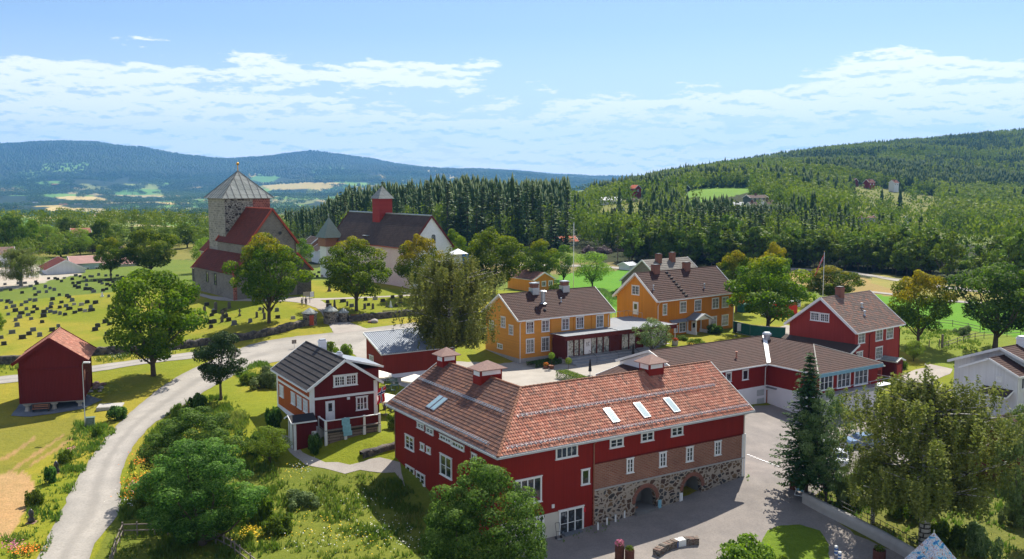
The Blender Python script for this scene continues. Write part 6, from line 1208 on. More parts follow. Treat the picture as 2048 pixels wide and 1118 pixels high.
def maple(name, H_, W_, n, size, seed, mat='leaf', gold=0.0, base=.13, nl=34, trunk_r=.32, lobe=.30, gap=0.0, top_light=.12):
    r = np.random.default_rng(seed); L = []; cz = H_*(base+1)/2; hz = H_*(1-base)/2; W = W_/2
    for i in range(nl):
        d = unit(1, r)[0]; d[2] = d[2]*.98-.02; q = r.uniform(.42, .98)**.8*(1-gap*r.random()); sh = 1-.25*max(0, d[2])**2-(.12 if d[2] < -.6 else 0)
        lr = W*lobe*r.uniform(.6, 1.45); L.append([d[0]*W*q*sh, d[1]*W*q*sh, cz+d[2]*(hz-lr*.7)*r.uniform(.75, 1.0), lr, lr*r.uniform(.65, .85)])
    L.append([0, 0, cz, W*.55, hz*.7]); P, N, k = lobes_pts(L, n, r, up=.25); tl = r.random(len(L)); tint = np.clip(tl[k]*.4+r.random(len(P))*.55-.05+top_light*N[:, 2], 0, 1)  # upward-facing leaves tinted lighter: highlights painted on the lobe tops
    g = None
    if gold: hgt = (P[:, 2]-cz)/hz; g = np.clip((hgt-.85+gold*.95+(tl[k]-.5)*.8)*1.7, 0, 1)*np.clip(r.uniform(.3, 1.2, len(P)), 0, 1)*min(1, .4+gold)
    m = MB(); th = H_*(base+.22); m.tube([(0, 0, -.6), (0, 0, .1), (.06, .03, th*.5), (.1, 0, th)], [trunk_r*1.5, trunk_r*1.1, trunk_r*.85, trunk_r*.7], 9)
    for q in sorted(L[:-1], key=lambda q: -q[3])[:14]: limb(m, (.06, 0, H_*base*r.uniform(.8, 1.7)), q[:3], trunk_r*.42, .04, r)
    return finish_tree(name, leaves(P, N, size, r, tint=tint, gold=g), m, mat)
def weeping(name, H_, W_, n, seed, mat='leaf_birch', size=.20, base=.12, white=True):
    r = np.random.default_rng(seed); m = MB(); W = W_/2; m.tube([(0, 0, -.8), (.05, 0, H_*.2), (.2, .1, H_*.5), (.1, -.1, H_*.78), (0, 0, H_*.93)], [.38, .30, .22, .12, .04], 8)
    P = []; tint = []; ns = n//26; tips = []
    for i in range(int(64)):
        a = r.uniform(0, 2*math.pi); z0 = H_*r.uniform(.22, .88); t = (z0/H_-.22)/.66; R = W*(1-.62*max(0, t-.6)/.4)*r.uniform(.5, 1.0)*(0.7+.3*min(1, t*4)); q = np.array([math.cos(a)*R, math.sin(a)*R, min(H_*(.98-.25*(R/W)**2), z0+R*r.uniform(.25, .6))]); s_ = np.array([0, 0, z0]); limb(m, s_, q, .09, .02, r, .06, 4); tips.append((s_, q))
    tips.append((np.array([0, 0, H_*.8]), np.array([0, 0, H_]))); 
    for i in range(ns):
        s_, q = tips[r.integers(len(tips))]; u = r.uniform(.25, 1.08); p = s_+(q-s_)*u+r.normal(size=3)*[.35, .35, .2]; ln = r.uniform(.8, 2.6)*(1.0 if p[2] > H_*.3 else .6); ln = min(ln, max(.3, p[2]-H_*base)); c = r.random()
        k = 26; tt = np.sort(r.random(k)); sw = r.normal(size=2)*.12; pts = np.c_[p[0]+sw[0]*tt+r.normal(size=k)*.07, p[1]+sw[1]*tt+r.normal(size=k)*.07, p[2]-ln*tt]; P.append(pts); tint.append(np.clip(c*.7+r.random(k)*.4-.1, 0, 1))
    P = np.concatenate(P); tint = np.concatenate(tint); N = P*[1, 1, 0]+[0, 0, .5]; N /= np.linalg.norm(N, axis=1)[:, None]
    return finish_tree(name, leaves(P, N, size, r, asp=.6, tint=tint, flat=.8), m, mat, 'birch_bark' if white else 'bark')
def spruce(name, H_, W_, seed, whorls=34, per=11, size=.34, dens=13, base=.05, mat='needle', droop=.25):
    r = np.random.default_rng(seed); m = MB(); m.tube([(0, 0, -.6), (0, 0, H_*.5), (0, 0, H_)], [H_*.016, H_*.009, .015], 7); P = []; N = []; T = []
    for i in range(whorls):
        t = (i+r.uniform(-.3, .3))/whorls; z = H_*(base+(1-base)*t); R = W_/2*(1-t)**.85*(1 if t > .08 else .8)+.12
        for j in range(per):
            a = 2*math.pi*(j+r.random()*.9)/per; L = R*r.uniform(.55, 1.15); k = max(3, int(dens*L/(W_/2)+2)); s_ = np.linspace(.12, 1, k); w = .16*L*(1-s_*.5)
            x = s_*L; dz = -droop*L*s_+.18*L*s_**2.2; off = r.normal(size=k)*w*(.45 if dens > 20 else .7); P.append(np.c_[np.cos(a)*x-np.sin(a)*off, np.sin(a)*x+np.cos(a)*off, z+dz+r.normal(size=k)*.04]); N.append(np.tile([np.cos(a)*.35, np.sin(a)*.35, .9], (k, 1))); T.append(np.full(k, r.random()*.6)+r.random(k)*.4)
            if dens > 9: m.tube([(0, 0, z), (math.cos(a)*L*.7, math.sin(a)*L*.7, z-droop*L*.6)], [.03, .01], 3, False)
    P = np.concatenate(P); N = np.concatenate(N); return finish_tree(name, leaves(P, N, size, r, asp=.5, tint=np.concatenate(T), flat=.35), m, mat)
def bush(name, n, size, seed, mat, flat=.75, nl=26):
    r = np.random.default_rng(seed); L = []
    for i in range(nl): d = unit(1, r)[0]; q = r.uniform(.2, .85); L.append([d[0]*q, d[1]*q, (.16+.62*r.random()**1.2)*(1-.45*q), .23*r.uniform(.55, 1.3), .22*r.uniform(.6, 1.4)])
    P, N, k = lobes_pts(L, n, r, up=.3); P[:, 2] = np.maximum(P[:, 2], .02+.05*r.random(len(P))); tl = r.random(len(L)); m = MB()
    for q in L[:6]: limb(m, (0, 0, -.2), q[:3], .03, .01, r)
    return finish_tree(name, leaves(P, N, size, r, tint=np.clip(tl[k]*.5+r.random(len(P))*.6-.05, 0, 1)), m, mat)
TP = {}
for i in range(3): TP['maple%d' % i] = (maple('maple_tree', 14, 12, 19000, .38, 20+i, trunk_r=.30, nl=64, lobe=.20, top_light=.3, base=.10), 14, 12)
for i in range(3): TP['gold%d' % i] = (maple('maple_tree', 14, 12, 18000, .38, 30+i, gold=(.30, .50, .95)[i], trunk_r=.28, lobe=.20, nl=60, top_light=.25), 14, 12)
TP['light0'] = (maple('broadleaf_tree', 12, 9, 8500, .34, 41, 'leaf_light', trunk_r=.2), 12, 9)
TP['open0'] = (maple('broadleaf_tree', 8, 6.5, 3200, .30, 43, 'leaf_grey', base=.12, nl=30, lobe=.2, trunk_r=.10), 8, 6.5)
TP['dark0'] = (maple('broadleaf_tree', 14, 11, 13000, .38, 44, 'leaf_dark', trunk_r=.3, base=.12, nl=60, lobe=.2, top_light=.3), 14, 11)
TP['near0'] = (maple('chestnut_tree', 14, 12, 52000, .25, 51, 'leaf_dark2', base=.02, nl=190, lobe=.145, trunk_r=.4, top_light=.45), 14, 12)
TP['near1'] = (maple('chestnut_tree', 14, 12, 42000, .25, 52, 'leaf_mid', base=.02, nl=70, lobe=.24, trunk_r=.4), 14, 12) if 0 else None
TP['birch0'] = (weeping('weeping_birch', 14, 11, 62000, 61, size=.20, base=.24), 14, 9.0); TP['birch1'] = (weeping('weeping_birch', 14, 10, 50000, 62, size=.18), 14, 9)
TP['grey0'] = (maple('alder_tree', 14, 9, 20000, .26, 47, 'leaf_grey', base=.08, nl=90, lobe=.17, trunk_r=.2, top_light=.3), 14, 9)
TP['spruce_n'] = (spruce('spruce_tree', 14, 7.0, 71, 34, 13, .34, 52, .12), 14, 6.2)
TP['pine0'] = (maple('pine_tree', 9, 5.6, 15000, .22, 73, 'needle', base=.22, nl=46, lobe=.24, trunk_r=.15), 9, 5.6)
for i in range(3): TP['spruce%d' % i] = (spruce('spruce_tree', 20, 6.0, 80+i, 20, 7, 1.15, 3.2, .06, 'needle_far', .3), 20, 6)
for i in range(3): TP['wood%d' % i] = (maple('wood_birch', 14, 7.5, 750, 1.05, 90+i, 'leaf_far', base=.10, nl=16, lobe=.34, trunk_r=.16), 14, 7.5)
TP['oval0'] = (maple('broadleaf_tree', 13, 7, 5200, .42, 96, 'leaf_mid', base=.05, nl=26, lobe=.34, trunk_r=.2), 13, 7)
TP['bush0'] = (bush('shrub', 3200, .13, 101, 'leaf_mid'), 1, 2); TP['bush1'] = (bush('shrub', 3000, .14, 102, 'leaf_dark2'), 1, 2); TP['bush2'] = (bush('shrub', 3200, .12, 103, 'leaf_light'), 1, 2); TP['bush3'] = (bush('shrub', 6000, .09, 104, 'leaf_grey', nl=18), 1, 2)
TP['mauve'] = (bush('shrub', 1400, .16, 105, 'leaf_mauve'), 1, 2); TP['lilac'] = (bush('shrub', 6000, .085, 106, 'leaf_mid', nl=20), 1, 2)
_used = set()
def put(t, x, y, z, h, w, label, cat='tree', group=None, rot=None, name=None):
    e, H_, W_ = TP[t]
    if t in _used: e = copy_tree(e)
    _used.add(t); e.location = (x, y, z); e.scale = (w/W_, w/W_, h/H_); e.rotation_euler = (0, 0, random.uniform(0, 6.28) if rot is None else rot)
    if name: e.name = name
    return tag(e, label, cat, group)
def tree(t, px, py, top, wpx, label, cat='tree', group=None, base=None, d=None, name=None, rot=None):
    """px, py = foot of the trunk (photo pixels), top = crown top, wpx = crown width"""
    c = G(px, py) if d is None else atd(px, py, d)
    if d is not None: c[2] = z1(c[0], c[1])
    lo, hi = 0, 60
    for _ in range(30):
        m_ = (lo+hi)/2
        if proj(c[0], c[1], c[2]+m_)[1] > top: lo = m_
        else: hi = m_
    return put(t, c[0], c[1], c[2]-.1, lo, wpx*c[1]/FPX*1.09, label, cat, group, name=name, rot=rot)
tree('maple0', 307, 752, 520, 184, 'big green maple on the grass between the two gravel roads')
tree('gold1', 538, 646, 457, 142, 'large maple with orange-tinged crown right in front of the stone church')
tree('gold0', 713, 622, 467, 134, 'maple with golden crown top in front of the long white church wall')
tree('gold2', 838, 596, 462, 88, 'slim golden-orange maple at the gable corner of the white church')
tree('maple1', 988, 590, 445, 122, 'tall dark green maple behind the left ochre house')
tree('gold0', 1078, 578, 474, 76, 'medium maple beside the low ochre house')
tree('light0', 1185, 577, 498, 72, 'light green rounded tree by the green paddock')
tree('oval0', 1127, 560, 485, 42, 'narrow dark oval tree behind the tall thin flagpole')
tree('maple2', 909, 560, 447, 52, 'tree rising behind the gable of the white church')
tree('gold1', 1472, 625, 494, 84, 'yellow-green maple touching the gable of the larger ochre house')
tree('gold0', 1535, 668, 502, 158, 'big spreading yellow-green maple over the green building-site fence')
tree('gold2', 1547, 600, 479, 62, 'orange-brown maple crown rising behind the spreading maple', d=205)
tree('gold1', 1662, 610, 527, 112, 'rounded golden maple behind the flag')
tree('gold2', 1836, 690, 533, 118, 'golden maple alone on the paddock right of the tall red house')
tree('dark0', 1990, 697, 507, 168, 'huge dark green maple at the right edge above the white house')
tree('maple1', 2075, 700, 512, 120, 'second dark maple cut by the right edge of the picture')
tree('birch0', 905, 745, 490, 178, 'big weeping birch between the red outbuilding and the ochre house')
tree('pine0', 442, 800, 655, 96, 'small dark pine standing on the inner verge of the road bend')
tree('spruce_n', 1611, 992, 697, 135, 'tall dark spruce at the lower end of the gravel yard')
tree('grey0', 1652, 1008, 768, 112, 'grey-green birch close beside the dark spruce')
tree('birch0', 1848, 1088, 722, 285, 'large weeping birch with pale trunk behind the retaining wall', rot=1.1)
tree('birch1', 1745, 1045, 878, 112, 'slender young birch left of the large weeping birch')
tree('grey0', 2052, 1090, 775, 130, 'grey-green tree cut by the lower right edge', rot=3)
tree('near0', 968, 1205, 903, 250, 'dense dark chestnut tree in front of the barn corner')
tree('near0', 405, 1088, 866, 236, 'dense dark maple on the bank below the red house', rot=2.2)
tree('near0', 395, 985, 806, 190, 'yellowish-green bushy tree behind the dense dark maple', rot=4)
tree('light0', 540, 925, 846, 78, 'little leaning apple tree beside the porch of the small red house')
tree('open0', 1305, 712, 628, 76, 'young airy tree in front of the glass restaurant')
tree('maple2', 300, 552, 449, 108, 'large round maple behind the churchyard lawn')
tree('gold0', 222, 556, 470, 58, 'slimmer maple beside the pink-roofed wing')
tree('birch1', 42, 572, 488, 84, 'airy birch at the edge of the schoolyard')
tree('dark0', 122, 514, 487, 56, 'round dark willow bush behind the white school house')
tree('maple1', -22, 680, 612, 60, 'maple branches reaching in at the left edge')
tree('light0', 412, 545, 470, 50, 'pale green tree left of the stone church chancel')
tree('oval0', 605, 545, 472, 40, 'green tree between the stone church and the small tower', d=235)
tree('light0', 1827, 722, 676, 36, 'small pale shrub tree beside the garden shed')
tree('open0', 1927, 752, 706, 34, 'tiny young tree on the lawn left of the white house')
for i, (x, y, t, w, k, s_) in enumerate([(18, 492, 418, 62, 'dark0', 'far left'), (62, 494, 432, 48, 'maple2', 'second'), (95, 496, 445, 56, 'light0', 'third'), (135, 492, 428, 40, 'dark0', 'fourth'), (160, 492, 452, 46, 'light0', 'fifth'), (205, 488, 432, 44, 'maple0', 'sixth'), (235, 490, 446, 40, 'oval0', 'seventh'), (-40, 490, 440, 60, 'maple1', 'outermost'), (330, 510, 452, 44, 'oval0', 'eighth'), (375, 508, 442, 50, 'maple1', 'ninth'), (345, 500, 458, 40, 'light0', 'tenth'), (405, 500, 452, 34, 'light0', 'eleventh'), (265, 486, 444, 36, 'spruce1', 'twelfth'), (185, 500, 462, 40, 'light0', 'thirteenth'), (290, 494, 450, 50, 'oval0', 'fourteenth'), (25, 512, 462, 50, 'light0', 'fifteenth')]):
    tree(k, x, y, t, w, 'broad tree in the row behind the churchyard and the school houses', group='row of broad trees behind the churchyard', d=315+14*(i % 4))
for x, y, w, h in [(80, 505, 40, 16), (130, 500, 40, 14), (165, 502, 44, 18), (195, 503, 46, 18), (235, 505, 40, 16), (1175, 505, 36, 14), (1210, 506, 44, 14), (1245, 503, 30, 12), (270, 508, 30, 14)]:
    c = G(x, y); put('mauve', c[0], c[1], c[2]-.3, h*c[1]/FPX*1.3, w*c[1]/FPX*1.1, 'mauve-grey leafless thicket at the far edge of the meadow', 'thicket', 'mauve-grey thickets', name='thicket')
M['leaf_green2'] = M['leaf']
def shrub(t, px, py, w, h, label, group=None, cat='shrub', sink=.1, name='shrub'):
    c = G(px, py); s_ = c[1]/FPX; return put(t, c[0], c[1], c[2]-sink, h*s_*1.12, w*s_, label, cat, group, name=name)
for t, x, y, w, h, lab in [('bush0', 800, 858, 62, 42, 'light green round bush between the deck and the barn'), ('bush1', 632, 905, 42, 46, 'dark bush in front of the deck corner'), ('bush1', 545, 862, 46, 56, 'dark bush against the orange side wall of the small red house'),
  ('bush1', 515, 905, 60, 50, 'dark shrub left of the little apple tree'), ('bush1', 398, 818, 50, 38, 'dark rounded bush at the top of the planted bank'), ('lilac', 362, 836, 46, 34, 'pink-flecked bush at the top of the planted bank'), ('bush2', 655, 712, 56, 34, 'light green shrub behind the small red house'),
  ('bush2', 690, 718, 60, 36, 'pale flowering shrub right behind the small red house'), ('bush3', 535, 775, 96, 46, 'broad tangle of tall weeds beside the small red house'), ('bush0', 500, 768, 50, 26, 'low weeds at the inside of the road bend'),
  ('bush1', 1430, 668, 46, 22, 'dark bush at the right corner of the larger ochre house'), ('bush2', 1392, 688, 44, 14, 'yellow-green flower bed bush at the ochre house porch'), ('bush0', 1365, 680, 30, 12, 'low green plant left of the porch of the larger ochre house'),
  ('bush2', 1485, 1140, 175, 78, 'large light green shrub at the bottom edge'), ('bush2', 1560, 1150, 60, 50, 'small light green shrub beside the grass mound'), ('bush0', 1715, 990, 90, 62, 'leafy shrub by the top of the retaining wall'), ('bush0', 1810, 1030, 90, 56, 'leafy shrub between the two birch trunks'),
  ('bush3', 1690, 1010, 70, 70, 'grey-green shrub right of the spruce trunk'), ('bush3', 1960, 1110, 110, 80, 'grey-green shrub under the birches at the lower right'), ('bush0', 1900, 1085, 90, 50, 'green undergrowth right of the large birch trunk'), ('bush3', 2030, 1050, 70, 60, 'shrub in front of the dark red outhouse'),
  ('bush1', 235, 838, 56, 32, 'dark shrub beside the concrete slab on the verge'), ('bush0', 195, 872, 34, 26, 'weedy bush around the green cabinet'), ('bush1', 100, 965, 34, 40, 'dark weed clump by the small dark sculpture'), ('bush0', 130, 925, 40, 30, 'green weed clump on the roadside bank'), ('bush0', 70, 1010, 46, 40, 'pale green weed clump beside the straw ground'),
  ('bush0', 560, 1062, 80, 40, 'rough bush on the meadow bank'), ('bush3', 600, 1010, 90, 34, 'grey-green scrub on the meadow bank'), ('bush0', 300, 1020, 70, 60, 'bright green shrub at the road edge of the bank'), ('bush0', 520, 1040, 60, 60, 'mid green shrub right of the dense dark maple'), 
  ('bush2', 500, 1082, 34, 26, 'yellowish shrub behind the timber fence'), ('bush1', 745, 636, 16, 14, 'dark clipped bush beside the smallest gate tower'), ('bush1', 1280, 790, 30, 20, 'bush at the canopy corner') if 0 else ('bush1', 1290, 536, 16, 16, 'dark clipped shrub in the green paddock'), ('bush0', 1800, 735, 40, 26, 'bush at the corner of the tall red house'), ('bush3', 1925, 668, 50, 20, 'grey thorny bush in the paddock corner'),
  ('bush0', 1110, 588, 44, 24, 'round bush in front of the low ochre house'), ('bush1', 1240, 596, 60, 22, 'dark hedge bush left of the larger ochre house'), ('bush0', 870, 1060, 40, 40, 'shrub left of the chestnut tree'), ('bush2', 855, 745, 40, 22, 'low shrub under the weeping birch')]:
    shrub(t, x, y, w, h, lab)
# ------------------------------------------------------------ woods on the hills
WOOD_EDGE = [(500, 505), (560, 508), (640, 500), (760, 492), (860, 492), (1000, 500), (1100, 505), (1180, 512), (1230, 524), (1300, 530), (1500, 536), (1650, 536), (1800, 551), (1900, 566), (2100, 584), (2500, 600)]
KEEP = [([(1362,398),(1380,384),(1430,371),(1508,370),(1508,384),(1420,402)], 700, 0), ([(1705,374),(1880,372),(1890,415),(1865,440),(1740,428),(1700,400)], 860, .07), ([(1840,462),(1930,455),(2100,480),(2100,494),(1850,478)], 520, .02), ([(1466,392),(1580,386),(1580,416),(1455,418)], 520, .03), ([(1136,402),(1300,400),(1306,420),(1136,424)], 640, .12),
        ([(1702,426),(1758,426),(1758,442),(1702,442)], 520, 0), ([(1112,468),(1170,468),(1170,492),(1105,492)], 350, 0), ([(1242,418),(1260,418),(1260,434),(1242,434)], 530, 0), ([(1260,368),(1292,368),(1292,388),(1260,388)], 650, 0), ([(1360,368),(1388,368),(1388,386),(1360,386)], 670, 0), ([(1320,360),(1352,360),(1352,380),(1320,380)], 690, .1), ([(1200,393),(1250,393),(1250,412),(1200,412)], 610, .1),
        ([(1700,352),(1805,352),(1805,374),(1700,374)], 840, .04), ([(1640,418),(1672,418),(1672,432),(1640,432)], 490, 0), ([(1800,430),(1832,430),(1832,443),(1800,443)], 530, 0), ([(1170,505),(1262,500),(1262,520),(1170,520)], 400, 0)]
def wood_points(n, px0, px1, d0, d1, hmin, hmax, seed, edge=True, keep=True):
    r = np.random.default_rng(seed); a0, a1 = math.atan((px0-1024)/FPX), math.atan((px1-1024)/FPX)
    A = r.uniform(a0, a1, n); D = np.sqrt(r.uniform(d0*d0, d1*d1, n)); X = np.sin(A)*D; Y = np.cos(A)*D; Z = zt(X, Y); px, py = proj(X, Y, Z); ok = np.ones(n, bool)
    if edge: ok &= (py < np.interp(px, *zip(*WOOD_EDGE))) & (D > 225)
    hh = r.uniform(hmin, hmax, n)*np.clip(.75+fbm(X/60, Y/60, 3, seed)*.6, .7, 1.3)
    if keep:
        for poly, dist, p in KEEP:
            hit = np.zeros(n, bool)
            for f in (0, .35, .7, .95): qx, qy = proj(X, Y, Z+hh*f); hit |= inpoly(qx, qy, poly)
            ok &= ~(hit & (D < dist*1.06)) | (r.random(n) < p)
    return X[ok], Y[ok], Z[ok], hh[ok], D[ok], px[ok], py[ok]
def spruce_lo(r, layers, seg):
    V = []; F = []; t = []
    for i in range(layers):
        z0 = .02+.98*i/layers*.93; z1_ = min(1, z0+1.75/layers); R = .5*(1-z0)**.9+.02; b = len(V); V.append((0, 0, z1_)); t.append(.7)
        for k in range(seg*2): a = math.pi*(k+r.random()*.5)/seg; q = R*(r.uniform(.85, 1.15) if k % 2 == 0 else r.uniform(.45, .7)); V.append((q*math.cos(a), q*math.sin(a), z0+(0 if k % 2 == 0 else .05)+r.uniform(-.02, .02))); t.append(r.uniform(.0, .5))
        for k in range(seg*2): F.append((b, b+1+k, b+1+(k+1) % (seg*2)))
    return np.array(V), np.array(F), np.array(t)
def leaf_lo(r, n, size):
    L = [[.0, .0, .55, .30, .34]]+[[.26*math.cos(a), .26*math.sin(a), z, .22, .18] for a, z in zip(r.uniform(0, 6.28, 7), r.uniform(.3, .82, 7))]+[[0, 0, .84, .18, .15]]
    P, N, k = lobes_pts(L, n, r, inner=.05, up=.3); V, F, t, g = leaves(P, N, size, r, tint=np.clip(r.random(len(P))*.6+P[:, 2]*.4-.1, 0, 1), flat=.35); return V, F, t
def merge(name, temps, X, Y, Z, hh, wr, mat, sc_=110., amp=.9, seed=0, sink=.3):
    r = np.random.default_rng(seed); VV = []; FF = []; TT = []; b = 0; k = r.integers(0, len(temps), len(X)); tv = r.uniform(-.25, .25, len(X))+(fbm(X/sc_, Y/sc_, 4, 71)-.47)*amp
    for j, (V, F, t) in enumerate(temps):
        ii = np.where(k == j)[0]
        if not len(ii): continue
        a = r.uniform(0, 6.28, len(ii)); c, s_ = np.cos(a)[:, None], np.sin(a)[:, None]; w = (hh[ii]*wr*r.uniform(.8, 1.25, len(ii)))[:, None]
        P = np.stack([X[ii, None]+(V[:, 0]*c-V[:, 1]*s_)*w, Y[ii, None]+(V[:, 0]*s_+V[:, 1]*c)*w, Z[ii, None]-sink+V[None, :, 2]*hh[ii, None]], 2); VV.append(P.reshape(-1, 3))
        FF.append((F[None]+(b+np.arange(len(ii))[:, None, None]*len(V))).reshape(-1, F.shape[1])); TT.append(np.clip(t[None]+tv[ii, None], 0, 1).ravel()); b += len(ii)*len(V)
    me = npmesh(name, np.concatenate(VV), FF); fattr(me, 'tint', np.concatenate(TT)); o = link(name, me, M[mat]); return tag(o, kind='stuff')
_r = np.random.default_rng(99)
S_HI = [spruce_lo(_r, 7, 7) for _ in range(4)]; S_LO = [spruce_lo(_r, 4, 5) for _ in range(4)]; B_HI = [leaf_lo(_r, 130, .115) for _ in range(4)]; B_LO = [leaf_lo(_r, 52, .18) for _ in range(4)]
def forest():
    r = np.random.default_rng(5)
    # spruce wood on the knoll behind the churches
    X, Y, Z, hh, D, px, py = wood_points(3000, 572, 1138, 330, 640, 10, 22, 31)
    ok = (fbm(X/45, Y/45, 3, 77) > .25); X, Y, Z, hh, D, px = (q[ok] for q in (X, Y, Z, hh, D, px)); hh = hh*np.clip((px-540)/160, .55, 1); isb = (r.random(len(X)) < .16) | ((D < 365) & (r.random(len(X)) < .35))
    # mixed wood of the right-hand hillside
    X2, Y2, Z2, h2, D2, p2, _ = wood_points(9800, 1135, 2300, 235, 640, 10, 15.5, 32); X3, Y3, Z3, h3, D3, p3, _ = wood_points(15000, 1180, 2400, 640, 1300, 12, 17, 33); X4, Y4, Z4, h4, D4, p4, _ = wood_points(15000, 1290, 2500, 1300, 2350, 12, 18, 34)
    mixn = lambda X, Y, th, s: (fbm(X/90, Y/90, 3, s)+np.random.default_rng(s).uniform(-.16, .16, len(X))) > th
    c2, c3, c4 = mixn(X2, Y2, .65, 8), mixn(X3, Y3, .56, 9), mixn(X4, Y4, .49, 10)
    sp = [np.concatenate(q) for q in zip(*[[a[m] for a in t] for t, m in (((X, Y, Z, hh, D), ~isb), ((X2, Y2, Z2, h2*1.2, D2), c2), ((X3, Y3, Z3, h3*1.15, D3), c3), ((X4, Y4, Z4, h4, D4), c4))])]
    bp = [np.concatenate(q) for q in zip(*[[a[m] for a in t] for t, m in (((X, Y, Z, hh*.62, D), isb), ((X2, Y2, Z2, h2, D2), ~c2), ((X3, Y3, Z3, h3*.85, D3), ~c3), ((X4, Y4, Z4, h4*.85, D4), ~c4))])]
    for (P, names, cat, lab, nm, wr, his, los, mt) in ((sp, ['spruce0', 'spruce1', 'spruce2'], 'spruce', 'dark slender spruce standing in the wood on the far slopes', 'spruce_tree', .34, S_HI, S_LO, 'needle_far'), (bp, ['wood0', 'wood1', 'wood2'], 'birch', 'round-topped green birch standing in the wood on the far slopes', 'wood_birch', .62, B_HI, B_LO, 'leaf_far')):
        o = np.argsort(P[4]); P = [q[o] for q in P]; n = 290
        for i in range(n): h_ = P[3][i]; w_ = h_*(.36 if cat == 'spruce' else .58)*r.uniform(.85, 1.2); put(names[i % 3], P[0][i], P[1][i], P[2][i]-.3, h_, w_, lab, cat, lab.split(' standing')[0]+'s in the far wood', name=nm)
        rest = [q[n:] for q in P]; m = rest[4] < 560; q = [a[m] for a in rest]; merge('wood', his, q[0], q[1], q[2], q[3], wr, mt, seed=1); q = [a[~m] for a in rest]; merge('wood', los, q[0], q[1], q[2], q[3], wr*1.12, mt, seed=2)
        print(cat, len(P[0]), m.sum())
    # hedges and copses of the valley, kept off most of the open fields
    X, Y, Z, hh, D, px, py = wood_points(30000, -120, 1330, 1400, 7200, 8, 13, 35, edge=False, keep=False); A, L = _az(X, Y); f = fbm(A*38, L*11, 4, 61)+.25*vnoise(A*140, L*30, 6)
    ok = (f > np.interp(D, [1400, 2500, 5000, 7200], [.58, .60, .58, .50])) & ~((px > 520) & (px < 630) & (D > 4000) & (py < 385)); merge('valley_trees', B_LO, X[ok], Y[ok], Z[ok], hh[ok]*np.interp(D[ok], [600, 3000, 6500], [.9, 1.2, 2.0]), 1.5, 'leaf_far2', 400., 1.5, seed=4); print('valley', ok.sum())
    # trees on the far heights give the skyline its rough edge
    X, Y, Z, hh, D, px, py = wood_points(34000, -120, 1340, 5200, 10500, 13, 21, 36, edge=False, keep=False); ok = (D > 7600)|(fbm(X/900, Y/500, 4, 55) > np.interp(D, [5200, 7600], [.62, .40])); merge('mountain_wood', S_LO, X[ok], Y[ok], Z[ok], hh[ok], 1.3, 'leaf_far2', 700., 2.2, seed=5, sink=3); print('mountain', ok.sum())
    # low wood edge between the churchyard trees and the valley
    X, Y, Z, hh, D, px, py = wood_points(620, -200, 600, 330, 470, 6, 9, 38, edge=False, keep=False); ok = px < 575; merge('wood', B_HI, X[ok], Y[ok], Z[ok], hh[ok], .8, 'leaf_far', seed=6)
M['leaf_far2'] = m_leaf('valley_tree_leaves', [(.020, .055, .020), (.035, .08, .025), (.06, .12, .035)], trans=.2)
forest()

# ------------------------------------------------------------ tall grass, weeds and flowers
def tufts(name, polys, dens, hmin, hmax, seed, mat='grass_blade', blades=4, w=.05, mask=None):
    r = np.random.default_rng(seed); V = []; n_all = 0
    for poly in polys:
        W = np.array([G(*p)[:2] for p in poly]); x0, y0 = W.min(0); x1, y1 = W.max(0); n = int((x1-x0)*(y1-y0)*dens)
        x = r.uniform(x0, x1, n); y = r.uniform(y0, y1, n); ok = inpoly(x, y, [tuple(q) for q in W])
        cl = fbm(x/2.2, y/2.2, 3, seed); ok &= r.random(n) < np.clip((cl-.30)*3.2, .12, 1); x, y, cl = x[ok], y[ok], cl[ok]; z = zt(x, y); V.append(np.c_[x, y, z, cl])
    P = np.concatenate(V); n = len(P); P = np.repeat(P, blades, 0); k = len(P); a = r.uniform(0, 6.28, k); h = r.uniform(hmin, hmax, k)*np.clip(P[:, 3]*1.9, .5, 1.4); o = r.normal(size=(k, 2))*.10; ln = r.normal(size=(k, 2))*.32*h[:, None]
    B = P[:, :2]+o; dx = np.c_[np.cos(a), np.sin(a)]*w*r.uniform(.7, 1.6, k)[:, None]
    v0 = np.c_[B-dx, P[:, 2]-.04]; v1 = np.c_[B+dx, P[:, 2]-.04]; v2 = np.c_[B+dx*.6+ln*.5, P[:, 2]+h*.6]; v3 = np.c_[B+ln, P[:, 2]+h]
    VV = np.stack([v0, v1, v2, v3], 1).reshape(-1, 3); me = npmesh(name, VV, np.arange(4*k).reshape(k, 4)); tv = np.clip(np.repeat(fbm(P[:, 0]/3, P[:, 1]/3, 3, seed+1), 4)*1.1-.1+np.repeat(r.uniform(-.2, .2, k), 4), 0, 1); fattr(me, 'tint', tv); print(name, k)
    return tag(link(name, me, M[mat]), kind='stuff')
MEADOW = [(480,1000),(560,965),(640,955),(730,950),(790,955),(830,985),(860,1040),(870,1130),(850,1250),(200,1250),(250,1070),(330,1050),(420,1060)]
BANK = [(420,790),(470,800),(500,830),(490,870),(560,905),(560,960),(480,1010),(420,1080),(200,1120),(238,1060),(240,1000),(262,930),(300,870),(350,815)]
VERGE_L = [(150,845),(215,850),(232,862),(165,945),(118,1040),(90,1118),(60,1200),(-60,1200),(-60,1090),(30,1070),(75,990),(80,950),(120,905)]
VERGE_R = [(470,748),(520,722),(548,735),(550,775),(500,780),(480,770)]
WALLV = [(190,716),(300,706),(380,698),(400,704),(300,714),(195,729)]; WALLV2 = [(-60,738),(40,730),(40,745),(-60,752)]
tufts('meadow_grass', [MEADOW, BANK], 16, .22, .62, 11); tufts('verge_grass', [VERGE_L, VERGE_R], 16, .2, .55, 12); tufts('wall_weeds', [WALLV, WALLV2], 6, .25, .6, 13, blades=3)
